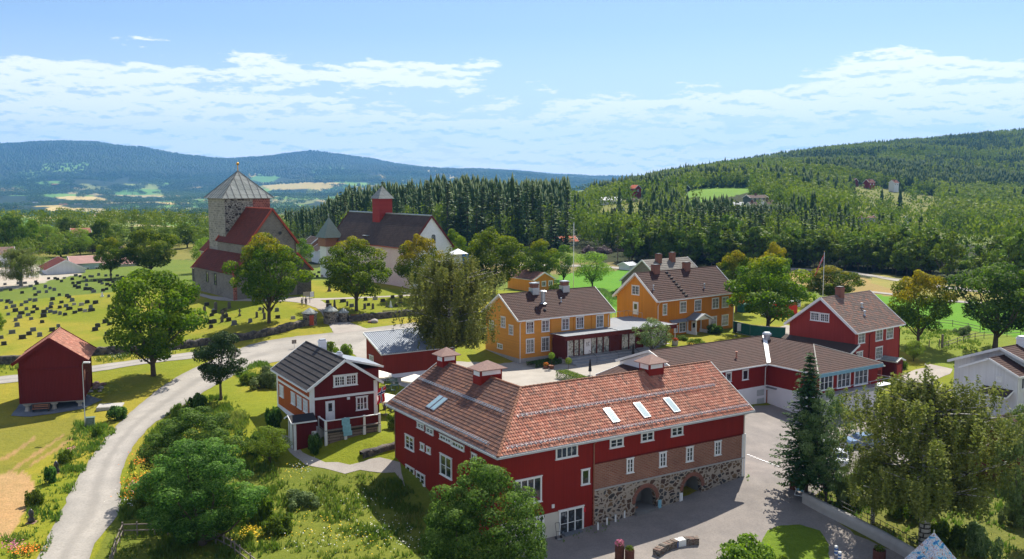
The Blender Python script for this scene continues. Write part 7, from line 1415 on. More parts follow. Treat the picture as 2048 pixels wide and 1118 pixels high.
tufts('field_weeds', [[(1800,655),(1900,662),(1990,690),(1960,700),(1870,700),(1810,680)], [(1590,985),(1690,1040),(1840,1118),(2060,1118),(2060,1000),(1900,930),(1720,960),(1640,970)]], 6, .2, .5, 14)
tufts('wall_foot_weeds', [[tuple(G(*q)) and q for q in ((1090,1082),(1185,1056),(1260,1034),(1200,1066),(1110,1094))], [(1475,962),(1500,950),(1506,962),(1484,972)]], 3, .12, .3, 15, blades=3)
def flowers(name, mat, spots, n, size, seed, z=.45):
    r = np.random.default_rng(seed); P = []
    for x, y, rad, c in spots:
        g = G(x, y); k = int(n*c); q = r.normal(size=(k, 2))*rad*.5; X = g[0]+q[:, 0]; Y = g[1]+q[:, 1]; P.append(np.c_[X, Y, zt(X, Y)+r.uniform(.15, z, k)])
    P = np.concatenate(P); V, F, t, g = leaves(P, np.tile([0, -.3, 1.], (len(P), 1)), size, r, asp=.9); me = npmesh(name, V, F); return tag(link(name, me, M[mat]), kind='stuff')
flowers('orange_flowers', 'fl_orange', [(292,925,1.5,1),(276,965,1.3,1),(268,990,1.2,.7),(300,905,1.5,.6),(52,1106,.9,1.2)], 130, .14, 1); flowers('yellow_flowers', 'fl_yellow', [(284,950,1.6,.8),(500,1075,1.1,1.2),(505,1065,.8,.8),(360,1060,1,.4),(620,1050,3,.5),(700,1080,4,.5),(1380,690,1.2,.5),(1820,660,2.5,.6),(590,945,1.5,.3)], 130, .13, 2)
flowers('white_flowers', 'fl_white', [(720,1010,3,.5),(760,1060,3,.7),(640,1090,3,.5),(600,940,1.5,.4),(280,985,2,.5),(230,715,2,.5),(320,708,3,.6),(820,1090,2,.4),(270,1010,1.5,.4),(680,715,1.2,.5)], 110, .11, 3); flowers('pink_flowers', 'fl_pink', [(362,825,.8,.6),(375,820,.8,.4),(20,1095,1,.5),(32,1100,.8,.5),(142,905,.6,.4),(268,975,.5,.3)], 90, .13, 4, .6)
# ------------------------------------------------------------ things around the village
def at_g(px, py): c = G(px, py); return tuple(c)
def th(name, px, py, label, cat, group=None, rz=0.0, loc=None): return tag(empty(name, loc if loc is not None else at_g(px, py), rz), label, cat, group)
# people: one skinned, continuous body each
def person(px, py, label, rz=0.0, sit=False, top='cloth_dark', legs='cloth_grey', h=1.74, loc=None, hair='hair', stride=.16, group=None):
    o = th('person', px, py, label, 'person', group, rz, loc); k = h/1.74; hip = .92 if not sit else .48
    J = {'pel': (0, 0, hip), 'wst': (0, .0, hip+.16), 'chs': (0, .01, hip+.38), 'nk': (0, 0, hip+.54), 'hd': (0, -.02, hip+.66), 'tp': (0, -.02, hip+.80)}
    E = [('pel', 'wst'), ('wst', 'chs'), ('chs', 'nk'), ('nk', 'hd'), ('hd', 'tp')]; Rd = dict(pel=(.15, .12), wst=(.135, .10), chs=(.17, .115), nk=(.055, .055), hd=(.085, .095), tp=(.06, .07))
    for s_, g in ((-1, 'l'), (1, 'r')):
        st = stride*s_
        J.update({'sh'+g: (.19*s_, 0, hip+.47), 'el'+g: (.25*s_, .03+st*.3, hip+.2), 'wr'+g: (.24*s_, -.10+st*.6, hip-.02), 'ha'+g: (.23*s_, -.14+st*.7, hip-.10)})
        if sit: J.update({'hp'+g: (.10*s_, -.04, hip-.01), 'kn'+g: (.11*s_, -.44, hip+.02), 'an'+g: (.11*s_, -.46, .08), 'to'+g: (.11*s_, -.62, .04)})
        else: J.update({'hp'+g: (.10*s_, 0, hip-.06), 'kn'+g: (.10*s_, -st*.5-.02, .48), 'an'+g: (.10*s_, -st*.9+.03, .08), 'to'+g: (.11*s_, -st*.9-.13, .04)})
        E += [('chs', 'sh'+g), ('sh'+g, 'el'+g), ('el'+g, 'wr'+g), ('wr'+g, 'ha'+g), ('pel', 'hp'+g), ('hp'+g, 'kn'+g), ('kn'+g, 'an'+g), ('an'+g, 'to'+g)]
        Rd.update({'sh'+g: (.062,)*2, 'el'+g: (.045,)*2, 'wr'+g: (.032,)*2, 'ha'+g: (.04, .03), 'hp'+g: (.095,)*2, 'kn'+g: (.06,)*2, 'an'+g: (.042,)*2, 'to'+g: (.045, .035)})
    ks = list(J); me = bpy.data.meshes.new('body'); me.from_pydata([tuple(q*k for q in J[n]) for n in ks], [(ks.index(a), ks.index(b)) for a, b in E], []); b = link('body', me, None, o)
    sm = b.modifiers.new('skin', 'SKIN'); b.modifiers.new('sub', 'SUBSURF').levels = 1; b.modifiers['sub'].render_levels = 1
    for i, n in enumerate(ks): v = me.skin_vertices[0].data[i]; v.radius = tuple(q*k for q in Rd[n]); v.use_root = n == 'pel'
    dg = bpy.context.evaluated_depsgraph_get(); me2 = bpy.data.meshes.new_from_object(b.evaluated_get(dg)); b.modifiers.clear(); b.data = me2
    for m_ in (top, legs, 'skin', 'cloth_dark'): me2.materials.append(M[m_])
    for p in me2.polygons:
        c = p.center/k; p.use_smooth = True
        p.material_index = 2 if c.z > hip+.56 or (abs(c.x) > .2 and c.z < hip+.02 and c.z > hip-.25) else (0 if c.z > hip+.02 and not (sit and c.y < -.2) else (3 if c.z < .08 else 1))
    MB().lathe([(.02, .16), (.085, .12), (.115, .03), (.11, -.05), (.06, -.11)][::-1], (0, .015*k, (hip+.70)*k), 9).build('hair', M[hair], o, True); return o
person(612, 614, 'person in dark top and dark trousers walking on the church path', rz=.6, legs='cloth_dark')
person(604, 613, 'smaller person in grey walking at the tree side on the church path', rz=.6, top='cloth_grey', h=1.5)
# signboard on two posts by the church path
def board(px, py, label, w=1.6, h=1.2, face='pale_stone', rz=.5, z=.6):
    o = th('signboard', px, py, label, 'sign', rz=rz)
    for x in (-w/2, w/2): MB().tube([(x, 0, -.2), (x, 0, z+h+.05)], .05, 6).build('post', M['black_metal'], o)
    MB().box(-w/2, -.04, z, w/2, .04, z+h).build('board', M[face], o); return o
board(613, 606, 'information board on two dark posts beside the church path', 1.3, .8, z=1.3)
board(620, 597, 'white notice board against the dark corner wall of the stone church', 1.6, 1.0, 'white', z=.3)
board(240.5*1.0+0, 0, '', 1, 1) if 0 else None
o = th('road_sign', 588.5, 697, 'small brown road sign on a post beside the gravel road', 'sign', rz=.5); MB().tube([(0, 0, -.2), (0, 0, 1.3)], .04, 6).build('post', M['metal'], o); MB().box(-.35, -.03, .75, .35, .03, 1.35).build('sign_plate', M['wood'], o)
def bench(px, py, label, mat, rz, w=1.8, back=True, group=None):
    o = th('bench', px, py, label, 'bench', group, rz); MB().box(-w/2, -.2, .40, w/2, -.04, .45).box(-w/2, 0, .40, w/2, .18, .45).build('seat', M[mat], o)
    if back: MB().box(-w/2, .24, .55, w/2, .28, .68).box(-w/2, .27, .74, w/2, .31, .87).build('backrest', M[mat], o)
    for x in (-w/2+.12, w/2-.12): MB().box(x-.04, -.2, -.05, x+.04, .2, .40).box(x-.04, .2, -.05, x+.04, .26, .87 if back else .4).build('leg', M['black_metal'], o)
    return o
bench(724, 638, 'reddish wooden bench in front of the churchyard wall', 'wood_warm', .15, 4.2); bench(785, 630.5, 'grey wooden bench in front of the churchyard wall', 'wood', .15, 3.6); bench(82, 824, 'low brown bench in front of the raised storehouse', 'wood_warm', .30, 1.9, True)
o = bench(1340, 1005, 'wooden bench with a white board against the boulder wall between the two arches', 'wood', .56, 2.2); MB().box(-.85, .2, .5, .75, .26, 1.05).build('white_board', M['white'], o)
# street lamp
o = th('street_lamp', 171, 857, 'tall grey street lamp with bent white head on the verge', 'street lamp'); c = o.location; hz = 0
for _ in range(40):
    if proj(c.x, c.y, c.z+hz)[1] > 727: hz += .2
MB().tube([(0, 0, -.3), (0, 0, 1.2), (0, 0, 1.25), (0, 0, hz-.3), (.05, 0, hz-.08), (.25, .0, hz)], [.085, .08, .06, .045, .045, .045], 8).build('pole', M['metal'], o, True); MB().box(.15, -.13, hz-.04, .85, .13, hz+.09).build('lamp_head', M['white'], o); MB().box(.25, -.1, hz-.06, .8, .1, hz-.04).build('lamp_glass', M['skyglass'], o)
o = th('utility_cabinet', 181, 853, 'small green utility cabinet at the foot of the street lamp', 'cabinet', rz=.3); MB().box(-.45, -.3, -.1, .45, .3, 1.0).box(-.5, -.35, 1.0, .5, .35, 1.07).build('cabinet_body', M['green_box'], o); MB().box(-.4, -.32, .08, .4, -.3, .92).build('cabinet_door', M['verdigris'], o); MB().box(.28, -.34, .45, .32, -.32, .6).build('handle', M['black_metal'], o.children[1])
o = th('concrete_slab', 221, 815, 'pale concrete slab lying in the shade of the verge', 'slab', rz=.25); MB().box(-1.4, -1.1, -.3, 1.4, 1.1, .28).box(-1.25, -.95, .28, 1.25, .95, .32).build('slab_block', M['concrete'], o)
# heap of stones at the storehouse
r9 = np.random.default_rng(4)
def stone(px, py, s_, label, mat='rock_red', group='loose stones by the storehouse corner'):
    c = G(px, py); me = bpy.data.meshes.new('stone'); bm = bmesh.new(); bmesh.ops.create_icosphere(bm, subdivisions=2, radius=1)
    for v in bm.verts: v.co *= 1+.35*(math.sin(v.co.x*3+px)+math.cos(v.co.y*4+py))*.3
    bm.to_mesh(me); bm.free(); o = link('stone', me, M[mat]); o.location = (c[0], c[1], c[2]+s_*.25); o.scale = (s_, s_*.8, s_*.55); o.rotation_euler = (0, 0, px); return tag(o, label, 'stone', group)
M['rock_red'] = m_plain('reddish_rock', (.24, .15, .13), .9, .3, 3); M['rock_grey'] = m_plain('grey_rock', (.30, .28, .27), .9, .25, 3)
for x, y, s_, m_ in [(190, 778, .5, 'rock_red'), (196, 774, .45, 'rock_red'), (202, 777, .4, 'rock_grey'), (186, 771, .5, 'rock_red'), (205, 770, .45, 'rock_red'), (180, 784, .35, 'rock_grey'), (193, 768, .45, 'rock_red'), (199, 783, .3, 'rock_grey')]: stone(x, y, s_, 'loose reddish stone in the heap by the storehouse corner' if m_ == 'rock_red' else 'loose grey stone in the heap by the storehouse corner', m_)
stone(748, 645, .8, 'flat pale stone lying on the grass below the churchyard benches', 'rock_grey', None); stone(740, 645, .5, 'rust-brown stone lying on the grass below the reddish bench', 'rock_red', None)
for x, y, s_ in [(113, 945, .35), (63, 1045, .3)]: o = th('garden_sculpture', x, y, 'dark little garden sculpture in the roadside weeds '+('beside the dark weed clump' if x > 100 else 'nearest the straw ground'), 'sculpture'); MB().lathe([(.3, 0), (.28, .3), (.14, .5), (.24, .75), (.16, 1.0), (.05, 1.15)], (0, 0, 0), 8).build('sculpture_body', M['black_stone'], o, True); MB().box(-.35, -.35, -.1, .35, .35, .04).build('plinth', M['rock_red'], o)
# timber fences
def rail_fence(name, label, pts, sp=2.2, h=1.05, rails=(.45, .95), mat='wood', pr=.06, cat='fence', group=None, rr=.035, jitter=.03):
    P = smooth_line([tuple(G(*p)[:2]) if len(p) == 2 and p[1] > 300 else p for p in pts], sp) if len(pts) > 2 else np.array([G(*p)[:2] for p in pts])
    if len(pts) == 2: n = max(2, int(np.linalg.norm(P[1]-P[0])/sp)+1); P = P[0]+(P[1]-P[0])*np.linspace(0, 1, n)[:, None]
    Z = zt(P[:, 0], P[:, 1]); o = tag(empty(name, (P[0][0], P[0][1], Z[0])), label, cat, group); L = np.c_[P, Z]-[P[0][0], P[0][1], Z[0]]
    for p in L: MB().tube([(p[0], p[1], p[2]-.3), (p[0]+random.uniform(-jitter, jitter), p[1], p[2]+h)], pr, 6).build('post', M[mat], o)
    for q in rails:
        m = MB()
        for a, b_ in zip(L[:-1], L[1:]): m.bar(a+[0, 0, q], b_+[0, 0, q], rr*1.6, rr*2.4)
        m.build('rail', M[mat], o)
    return o
rail_fence('timber_fence', 'grey timber rail fence along the lower edge of the planted bank', [(246, 1072), (310, 1070), (360, 1070), (402, 1069), (432, 1088), (462, 1104), (480, 1118), (520, 1150)], 2.0, 1.15)
rail_fence('timber_fence', 'side run of the grey timber fence leading down beside the road', [(246, 1072), (232, 1105), (222, 1140)], 1.6, 1.15)
rail_fence('pole_fence', 'wooden pole fence crossing the paddock behind the golden maple', [(1882, 700), (1915, 688), (1950, 678), (1990, 674), (2060, 668)], 2.0, 1.1)
rail_fence('pole_fence', 'upper pole fence along the far side of the paddock', [(1795, 648), (1850, 648), (1905, 652), (1960, 664)], 2.6, 1.1)
for x, y, s_ in [(1858, 693, 1.0), (1884, 692, 1.9), (1878, 693, 1.2), (1836, 698, .9)]: o = th('post_stump', x, y, 'weathered post standing in the paddock, '+{1858: 'the leftmost of three', 1884: 'thickest and tallest', 1878: 'slim one beside the thickest', 1836: 'short one under the golden maple'}[x], 'post'); MB().tube([(0, 0, -.2), (.04, 0, s_)], [.22 if s_ > 1.5 else .1, .18 if s_ > 1.5 else .08], 7).build('post', M['wood'], o)
rail_fence('road_barrier', 'thin grey barrier rail along the field road', [(1700, 555), (1800, 563), (1905, 582)], 9, .8, (.7,), 'metal', .07)
# retaining wall and its railing
wall('retaining_wall', 'low concrete retaining wall running down the right side of the gravel yard', [(1608, 1005), (1650, 1028), (1700, 1052), (1750, 1078), (1800, 1106), (1850, 1136)], .95, .55, 'concrete', 'retaining wall', top=.01)
rail_fence('iron_railing', 'dark iron railing on top of the retaining wall', [(1622, 1000), (1660, 1016), (1710, 1041), (1760, 1066), (1812, 1094), (1860, 1120)], 1.9, 1.15, (.7, 1.1), 'black_metal', .025, rr=.016)
# corten planters
def planter(px, py, label, fl, h=1.15, r=.38, mat='rust', group=None):
    o = th('planter', px, py, label, 'planter', group); MB().lathe([(r*.96, -.05), (r, h), (r*.9, h), (r*.88, h-.1)], (0, 0, 0), 14).build('planter_pot', M[mat], o)
    q = np.random.default_rng(int(px)); L = [[0, 0, h+.12, r*.85, .22]]; P, N, k = lobes_pts(L, 500, q, inner=.4, up=.4); V, F, t, g = leaves(P, N, .10, q); me = npmesh('plant', V, F); fattr(me, 'tint', t); link('plant', me, M['leaf_mid'], o)
    if fl: P, N, k = lobes_pts([[0, 0, h+.18, r, .26]], 160, q, inner=.1, up=.6); V, F, t, g = leaves(P, N, .11, q, asp=.9); link('blossom', npmesh('blossom', V, F), M[fl], o)
    return o
planter(1239, 1118, 'round rusty steel planter with pink flowers near the bottom edge', 'fl_pink'); planter(1259, 1124, 'round rusty steel planter with green plants beside the pink one', None, 1.0); planter(1587, 978, 'round rusty steel planter beside the dark spruce', None, 1.1)
planter(1758, 1124, 'large rusty steel planter near the retaining wall', None, 1.0, .5); planter(1092, 737, 'pot of orange flowers in the courtyard below the left ochre house', 'fl_orange', .45, .42, 'terracotta')
planter(1148, 716, 'tub of red flowers at the restaurant steps', 'fl_red', .5, .4, 'black_metal'); planter(1271, 694, 'tub of red flowers in front of the right restaurant windows', 'fl_red', .5, .45, 'terracotta'); planter(1350, 690, 'pale stone tub of red flowers beside the larger ochre house', 'fl_red', .7, .5, 'pale_stone')
def topiary(px, py, label, pot):
    o = th('topiary', px, py, label, 'potted tree'); z0 = .55 if pot else 0
    if pot: MB().lathe([(.3, 0), (.42, .5), (.44, .55), (.36, .55)], (0, 0, 0), 12).build('pot', M['terracotta'], o)
    MB().tube([(0, 0, z0-.1), (0, 0, z0+1.1)], .035, 6).build('stem', M['bark'], o); q = np.random.default_rng(3); P, N, k = lobes_pts([[0, 0, z0+1.4, .48, .46]], 900, q); V, F, t, g = leaves(P, N, .11, q); me = npmesh('crown', V, F); fattr(me, 'tint', t); link('crown', me, M['leaf_light'], o)
topiary(1103, 738, 'ball-topped little tree in a terracotta pot in the courtyard', True); topiary(1137, 741, 'ball-topped little tree by the courtyard hedge', False)
def hedge(label, p0, p1, h, w, mat='leaf_mid', n=7000, name='hedge'):
    a, b_ = G(*p0), G(*p1); L = np.linalg.norm(b_[:2]-a[:2]); q = np.random.default_rng(int(p0[0])); m = n; f = q.integers(0, 5, m); u = q.uniform(0, L, m); v = q.uniform(-w/2, w/2, m); z = q.uniform(0, h, m)
    v = np.where(f == 0, -w/2, np.where(f == 1, w/2, v)); z = np.where(f >= 2, h, z)+q.normal(0, .05, m); v = v+q.normal(0, .05, m); N = np.where((f == 0)[:, None], [0, -1, .2], np.where((f == 1)[:, None], [0, 1, .2], [0, 0, 1.])); V, F, t, g = leaves(np.c_[u, v, z], N, .14, q); me = npmesh(name, V, F); fattr(me, 'tint', t)
    o = link(name, me, M[mat]); o.location = tuple(a); o.rotation_euler = (0, 0, math.atan2(b_[1]-a[1], b_[0]-a[0])); return tag(o, label, 'hedge')
hedge('trimmed bright green hedge in the courtyard behind the barn ridge', (1122, 756), (1172, 770), 1.1, 1.6); hedge('low green planting along the foundation of the left ochre house', (1062, 734), (1130, 722), .6, 2.0, 'leaf_dark2'); hedge('dark clipped hedge behind the left ochre house', (1200, 590), (1232, 612), 1.6, 1.6, 'leaf_dark')
hedge('yellow-green flowering border along the green paddock', (1130, 590), (1225, 592), .8, 2.5, 'leaf_light', 5000)
# parasols
def parasol(px, ytop, d, label, R=1.75, H_=2.55, open_=True, mat='canvas', group=None):
    c = atd(px, ytop, d); z0 = z1(c[0], c[1]); o = th('parasol', 0, 0, label, 'parasol', group, loc=(c[0], c[1], z0), rz=random.uniform(0, 1)); Ht = c[2]-z0 if open_ else H_
    MB().tube([(0, 0, 0), (0, 0, Ht)], .035, 6).lathe([(.35, 0), (.35, .08), (.08, .12)], (0, 0, 0), 10).build('pole', M['wood' if open_ else 'black_metal'], o)
    if open_:
        n = 8; V = [(0, 0, Ht)]+[(R*math.cos(2*math.pi*k/n), R*math.sin(2*math.pi*k/n), Ht-.62) for k in range(n)]+[(R*math.cos(2*math.pi*k/n), R*math.sin(2*math.pi*k/n), Ht-.78) for k in range(n)]
        MB().add(V, [(0, 1+k, 1+(k+1) % n) for k in range(n)]+[(1+k, 9+k, 9+(k+1) % n, 1+(k+1) % n) for k in range(n)]).build('canopy', M[mat], o)
        m = MB(); [m.tube([(0, 0, Ht-.06), (R*.97*math.cos(2*math.pi*k/n), R*.97*math.sin(2*math.pi*k/n), Ht-.65)], .015, 4) for k in range(n)]; m.build('ribs', M['wood'], o)
    else: MB().lathe([(.04, Ht), (.10, Ht-.2), (.17, Ht-.9), (.24, Ht-1.7), (.16, Ht-1.75)][::-1], (0, 0, 0), 9).build('folded_canopy', M[mat], o)
    return o
parasol(757, 740, 111, 'open cream parasol against the foundation of the red outbuilding'); parasol(829, 748, 110, 'open cream parasol partly behind the barn roof edge'); parasol(771, 786, 101, 'open cream parasol beside the small red house corner'); parasol(838, 778, 104, 'open cream parasol hidden behind the barn', 1.6) if 0 else None
for x, y, l in [(1180, 752, 'closed black parasol standing in the courtyard'), (1266, 718, 'closed black parasol tip behind the white gable'), (1471, 672, 'closed black parasol near the larger ochre house')]:
    c = G(x, y); parasol(x, 0, c[1], l, H_=2.35, open_=False, mat='black_canvas') if 0 else None; o = parasol(x, y-30, c[1], l, H_=2.4, open_=False, mat='black_canvas'); o.location = tuple(c)
def table(px, py, label, mat='green_box'):
    o = th('garden_table', px, py, label, 'table'); MB().lathe([(.5, .70), (.5, .74)], (0, 0, 0), 14).build('table_top', M[mat], o); MB().tube([(0, 0, 0), (0, 0, .7)], .03, 6).lathe([(.25, 0), (.25, .03)], (0, 0, 0), 8).build('table_leg', M[mat], o)
def chair(px, py, label, rz, mat='green_box', group='green garden chairs in the beer garden'):
    o = th('garden_chair', px, py, label, 'chair', group, rz); MB().box(-.22, -.22, .43, .22, .22, .46).build('seat', M[mat], o); MB().box(-.22, .2, .5, .22, .23, .88).build('backrest', M[mat], o)
    for x in (-.2, .2):
        for y in (-.2, .2): MB().tube([(x, y, 0), (x, y, .43 if y < 0 else .88)], .018, 4).build('leg', M[mat], o)
for x, y, l in [(783, 772, 'green round table nearest the flag'), (788, 781, 'green round table under the gable corner'), (776, 765, 'green round table near the upper cream parasol')]: table(x, y, l)
for i, (x, y) in enumerate([(774, 764), (785, 762), (779, 771), (790, 769), (781, 779), (794, 778), (786, 787), (776, 783)]): chair(x, y, 'green metal garden chair on the beer garden lawn', i*1.3)
for i, (x, y, tp) in enumerate([(770, 818, 'cloth_lilac'), (777, 815, 'cloth_white'), (785, 818, 'cloth_lilac'), (790, 822, 'cloth_white')]):
    c = G(x, y); person(0, 0, ['person in lilac top seated nearest the deck', 'person in white top seated left among the guests', 'person in lilac top seated between two in white', 'person in white top seated closest to the barn'][i], i*1.7, True, tp, loc=(c[0], c[1], c[2])); MB_ = None
    o = th('garden_bench_seat', 0, 0, 'small stool under guest number %d by the barn' % i, 'stool', loc=(c[0], c[1], c[2])) if 0 else None
    s_ = tag(MB().lathe([(.17, 0), (.17, .36), (.19, .40)], (0, 0, 0), 9).build('stool', M['wood']), ['stool under the lilac-clad guest nearest the deck', 'stool under the white-clad guest left', 'stool under the lilac-clad guest between two in white', 'stool under the white-clad guest closest to the barn'][i], 'stool'); s_.location = tuple(c)
# flags
def flag_cloth(pts, w, parent, cells=10):
    """drooping Norwegian flag: strip of cloth between two curves"""
    A, B = [np.array(p, float) for p in pts]; xs = [0, 6/22, 7/22, 9/22, 10/22, 1]; ys = [0, 6/16, 7/16, 9/16, 10/16, 1]; mats = {'flag_red': MB(), 'flag_white': MB(), 'flag_blue': MB()}
    def P(u, v): # u along fly, v across hoist
        k = A+(B-A)*u; dn = np.array(w, float)*v; return k+dn+np.array([.05*math.sin(u*9+v*2), .09*math.sin(u*7+v*3), 0])
    xs2 = sorted(set(xs+list(np.linspace(0, 1, 12)))); ys2 = sorted(set(ys+list(np.linspace(0, 1, 6))))
    for a, b_ in zip(xs2[:-1], xs2[1:]):
        for c, d in zip(ys2[:-1], ys2[1:]):
            m, n = (a+b_)/2, (c+d)/2; bl = 7/22 < m < 9/22 or 7/16 < n < 9/16; wh = 6/22 < m < 10/22 or 6/16 < n < 10/16; k = mats['flag_blue' if bl else ('flag_white' if wh else 'flag_red')]
            q = [P(a, c), P(b_, c), P(b_, d), P(a, d)]; off = np.array([0, .012, 0]); k.add(q+[x+off for x in q], [(0, 1, 2, 3), (7, 6, 5, 4)])
    for k, m in mats.items(): m.build({'flag_red': 'red_cloth', 'flag_white': 'white_cross', 'flag_blue': 'blue_cross'}[k], M[k], parent)
c = G(1643, 640); c = atd(1644, 640, 170); c[2] = z1(c[0], c[1]); hz = 5
while proj(c[0], c[1], c[2]+hz)[1] > 505: hz += .1
o = tag(empty('flagpole', tuple(c)), 'tall white flagpole behind the tall red house', 'flagpole'); MB().tube([(0, 0, 0), (0, 0, hz)], [.09, .04], 8).build('pole', M['white'], o, True); MB().lathe([(.02, -.1), (.12, 0), (.02, .1)], (0, 0, hz+.1), 8).build('finial', M['copper'], o)
f_ = tag(empty('flag', (c[0], c[1], c[2]+hz-.3)), 'Norwegian flag drooping from the flagpole behind the tall red house', 'flag'); flag_cloth([(-.05, 0, 0), (-1.3, 0, -2.9)], (-.25, 0, -1.3), f_)
c = atd(1147, 560, 190); c[2] = z1(c[0], c[1]); hz = 5
while proj(c[0], c[1], c[2]+hz)[1] > 446: hz += .1
o = tag(empty('flagpole', tuple(c)), 'bare thin white flagpole behind the left ochre house', 'flagpole'); MB().tube([(0, 0, 0), (0, 0, hz)], [.085, .045], 8).build('pole', M['white'], o, True); MB().lathe([(.02, -.08), (.1, 0), (.02, .08)], (0, 0, hz+.08), 8).build('finial', M['metal'], o)
gp = FS.w(8.0, 0.1, 4.9); o = tag(empty('wall_flag', tuple(gp)), 'Norwegian flag on a slanting pole at the gable corner of the small red house', 'flag'); MB().tube([(-.1, .1, -1.2), (.55, -.35, .15)], .03, 6).build('flag_stick', M['white'], o); flag_cloth([(.5, -.32, .05), (.35, -.3, -1.7)], (-.75, 0, -.35), o)
# curved stone bench, deckchair, hand truck, white stones
def curved_bench():
    pts = [(1312, 1112), (1330, 1100), (1352, 1092), (1376, 1088), (1396, 1087)]; W = smooth_line([G(*p)[:2] for p in pts], .35); o = tag(empty('stone_bench', (W[0][0], W[0][1], z1(*W[0]))), 'curved low fieldstone bench with a blue and white painted block', 'stone bench'); z0 = z1(*W[0]); n = len(W)
    for i in range(n-1):
        a = W[i]-W[0]; b_ = W[i+1]-W[0]; z = z1(*W[i])-z0; m = MB().bar((a[0], a[1], z+.22), (b_[0]+.02, b_[1], z+.22), .62+.05*(i % 2), .62+.04*(i % 3)); mid = i in (n//2, n//2+1); m.build('bench_block' if not mid else 'painted_block', M['white' if mid else 'rubble_bench'], o)
    i = n//2; a = W[i]-W[0]; z = z1(*W[i])-z0; MB().box(a[0]-.08, a[1]-.36, z-.05, a[0]+.12, a[1]-.30, z+.5).build('blue_stripe', M['blue_paint'], o)
M['rubble_bench'] = m_rubble('bench_fieldstone', [(.30, .20, .17), (.20, .17, .16), (.38, .30, .26), (.15, .14, .14)], (.26, .23, .20), 5, .05)
curved_bench()
o = th('deckchair', 1600, 990, 'white deckchair with blue fabric beside the rusty planter and spruce', 'deckchair', rz=-.6); MB().bar((-.35, .5, .9), (-.35, -.5, .1), .05, .05).bar((.35, .5, .9), (.35, -.5, .1), .05, .05).bar((-.35, -.4, .75), (-.35, .5, .05), .05, .05).bar((.35, -.4, .75), (.35, .5, .05), .05, .05).bar((-.37, .5, .9), (.37, .5, .9), .05, .05).bar((-.37, -.5, .1), (.37, -.5, .1), .05, .05).build('frame', M['white'], o); MB().prism([(-.32, .48, .86), (.32, .48, .86), (.32, 0, .35), (-.32, 0, .35)], (0, 0, 0), (0, .01, .01)).build('sling_seat', M['lblue'], o)
o = th('hand_truck', 1118, 1078, 'dark hand truck leaning by the glazed barn doors', 'hand truck', rz=.5); MB().tube([(-.2, .3, 1.3), (-.2, 0, .1)], .02, 5).tube([(.2, .3, 1.3), (.2, 0, .1)], .02, 5).tube([(-.2, .3, 1.3), (.2, .3, 1.3)], .02, 5).tube([(-.2, .12, .6), (.2, .12, .6)], .02, 5).build('frame', M['black_metal'], o); MB().box(-.22, -.3, .02, .22, 0, .06).build('toe_plate', M['metal'], o)
for s_ in (-.25, .25): MB().lathe([(.05, -.04), (.13, -.04), (.13, .04), (.05, .04)], (0, 0, 0), 10).build('wheel', M['black_metal'], o).matrix_local = Matrix.Translation((s_, .08, .13))@Matrix.Rotation(math.pi/2, 4, 'Y')
o = th('doormat', 1142, 1066, 'flat grey stone step in front of the glazed barn doors', 'step', rz=.56); MB().box(-.9, -.45, -.1, .9, .45, .14).build('slab_block', M['slab'], o)
for i in range(11):
    x = 1497+i*6.0; y = 911+i*2.3+.05*i*i*0; c = G(x, y); s_ = tag(MB().box(-.15, -.11, -.04, .13, .11, .08).build('white_block', M['white']), 'white painted stone in the row across the gravel yard entrance', 'stone', 'row of white painted stones'); s_.location = tuple(c); s_.rotation_euler = (0, 0, -.5+random.uniform(-.3, .3))
for i, (x, y) in enumerate([(1196, 1060), (1214, 1050), (1231, 1044), (1249, 1036)]): o = th('white_post', x, y, 'short white post along the foot of the boulder wall', 'post', 'short white posts along the boulder wall'); MB().box(-.07, -.07, -.1, .07, .07, .65).build('post', M['white'], o); MB().box(-.09, -.09, .65, .09, .09, .69).build('post_cap', M['metal'], o)
for x, y, mt, l in [(1261, 1026, 'white', 'white panel leaning left of the first barn arch'), (1266, 1025, 'lblue', 'pale blue panel leaning left of the first barn arch'), (1272, 1022, 'wood_warm', 'small log stool at the first barn arch'), (1319, 1016, 'lblue', 'pale blue bin between the first arch and the bench'), (1362, 1002, 'white', 'white marker beside the second barn arch')]:
    c = G(x, y); s_ = tag(MB().box(-.17, -.06, -.05, .17, .06, .75 if 'panel' in l or 'bin' in l or 'marker' in l else .4).box(-.19, -.08, -.05, .19, .08, .02).build('panel' if 'panel' in l else ('stool' if 'stool' in l else 'bin'), M[mt]), l, 'panel' if 'panel' in l else ('stool' if 'stool' in l else 'bin')); s_.location = tuple(c); s_.rotation_euler = (0, 0, .56)
for x, y, l in [(1672, 1110, 'white and blue ringed bollard at the edge of the grass mound, upper one'), (1679, 1122, 'white and blue ringed bollard at the edge of the grass mound, lower one')]:
    o = th('bollard', x, y, l, 'bollard'); MB().lathe([(.14, -.05), (.14, .75), (.05, .8)], (0, 0, 0), 12).build('post', M['white'], o); MB().lathe([(.145, .15), (.145, .3)], (0, 0, 0), 12).lathe([(.145, .45), (.145, .6)], (0, 0, 0), 12).build('blue_band', M['blue_paint'], o)
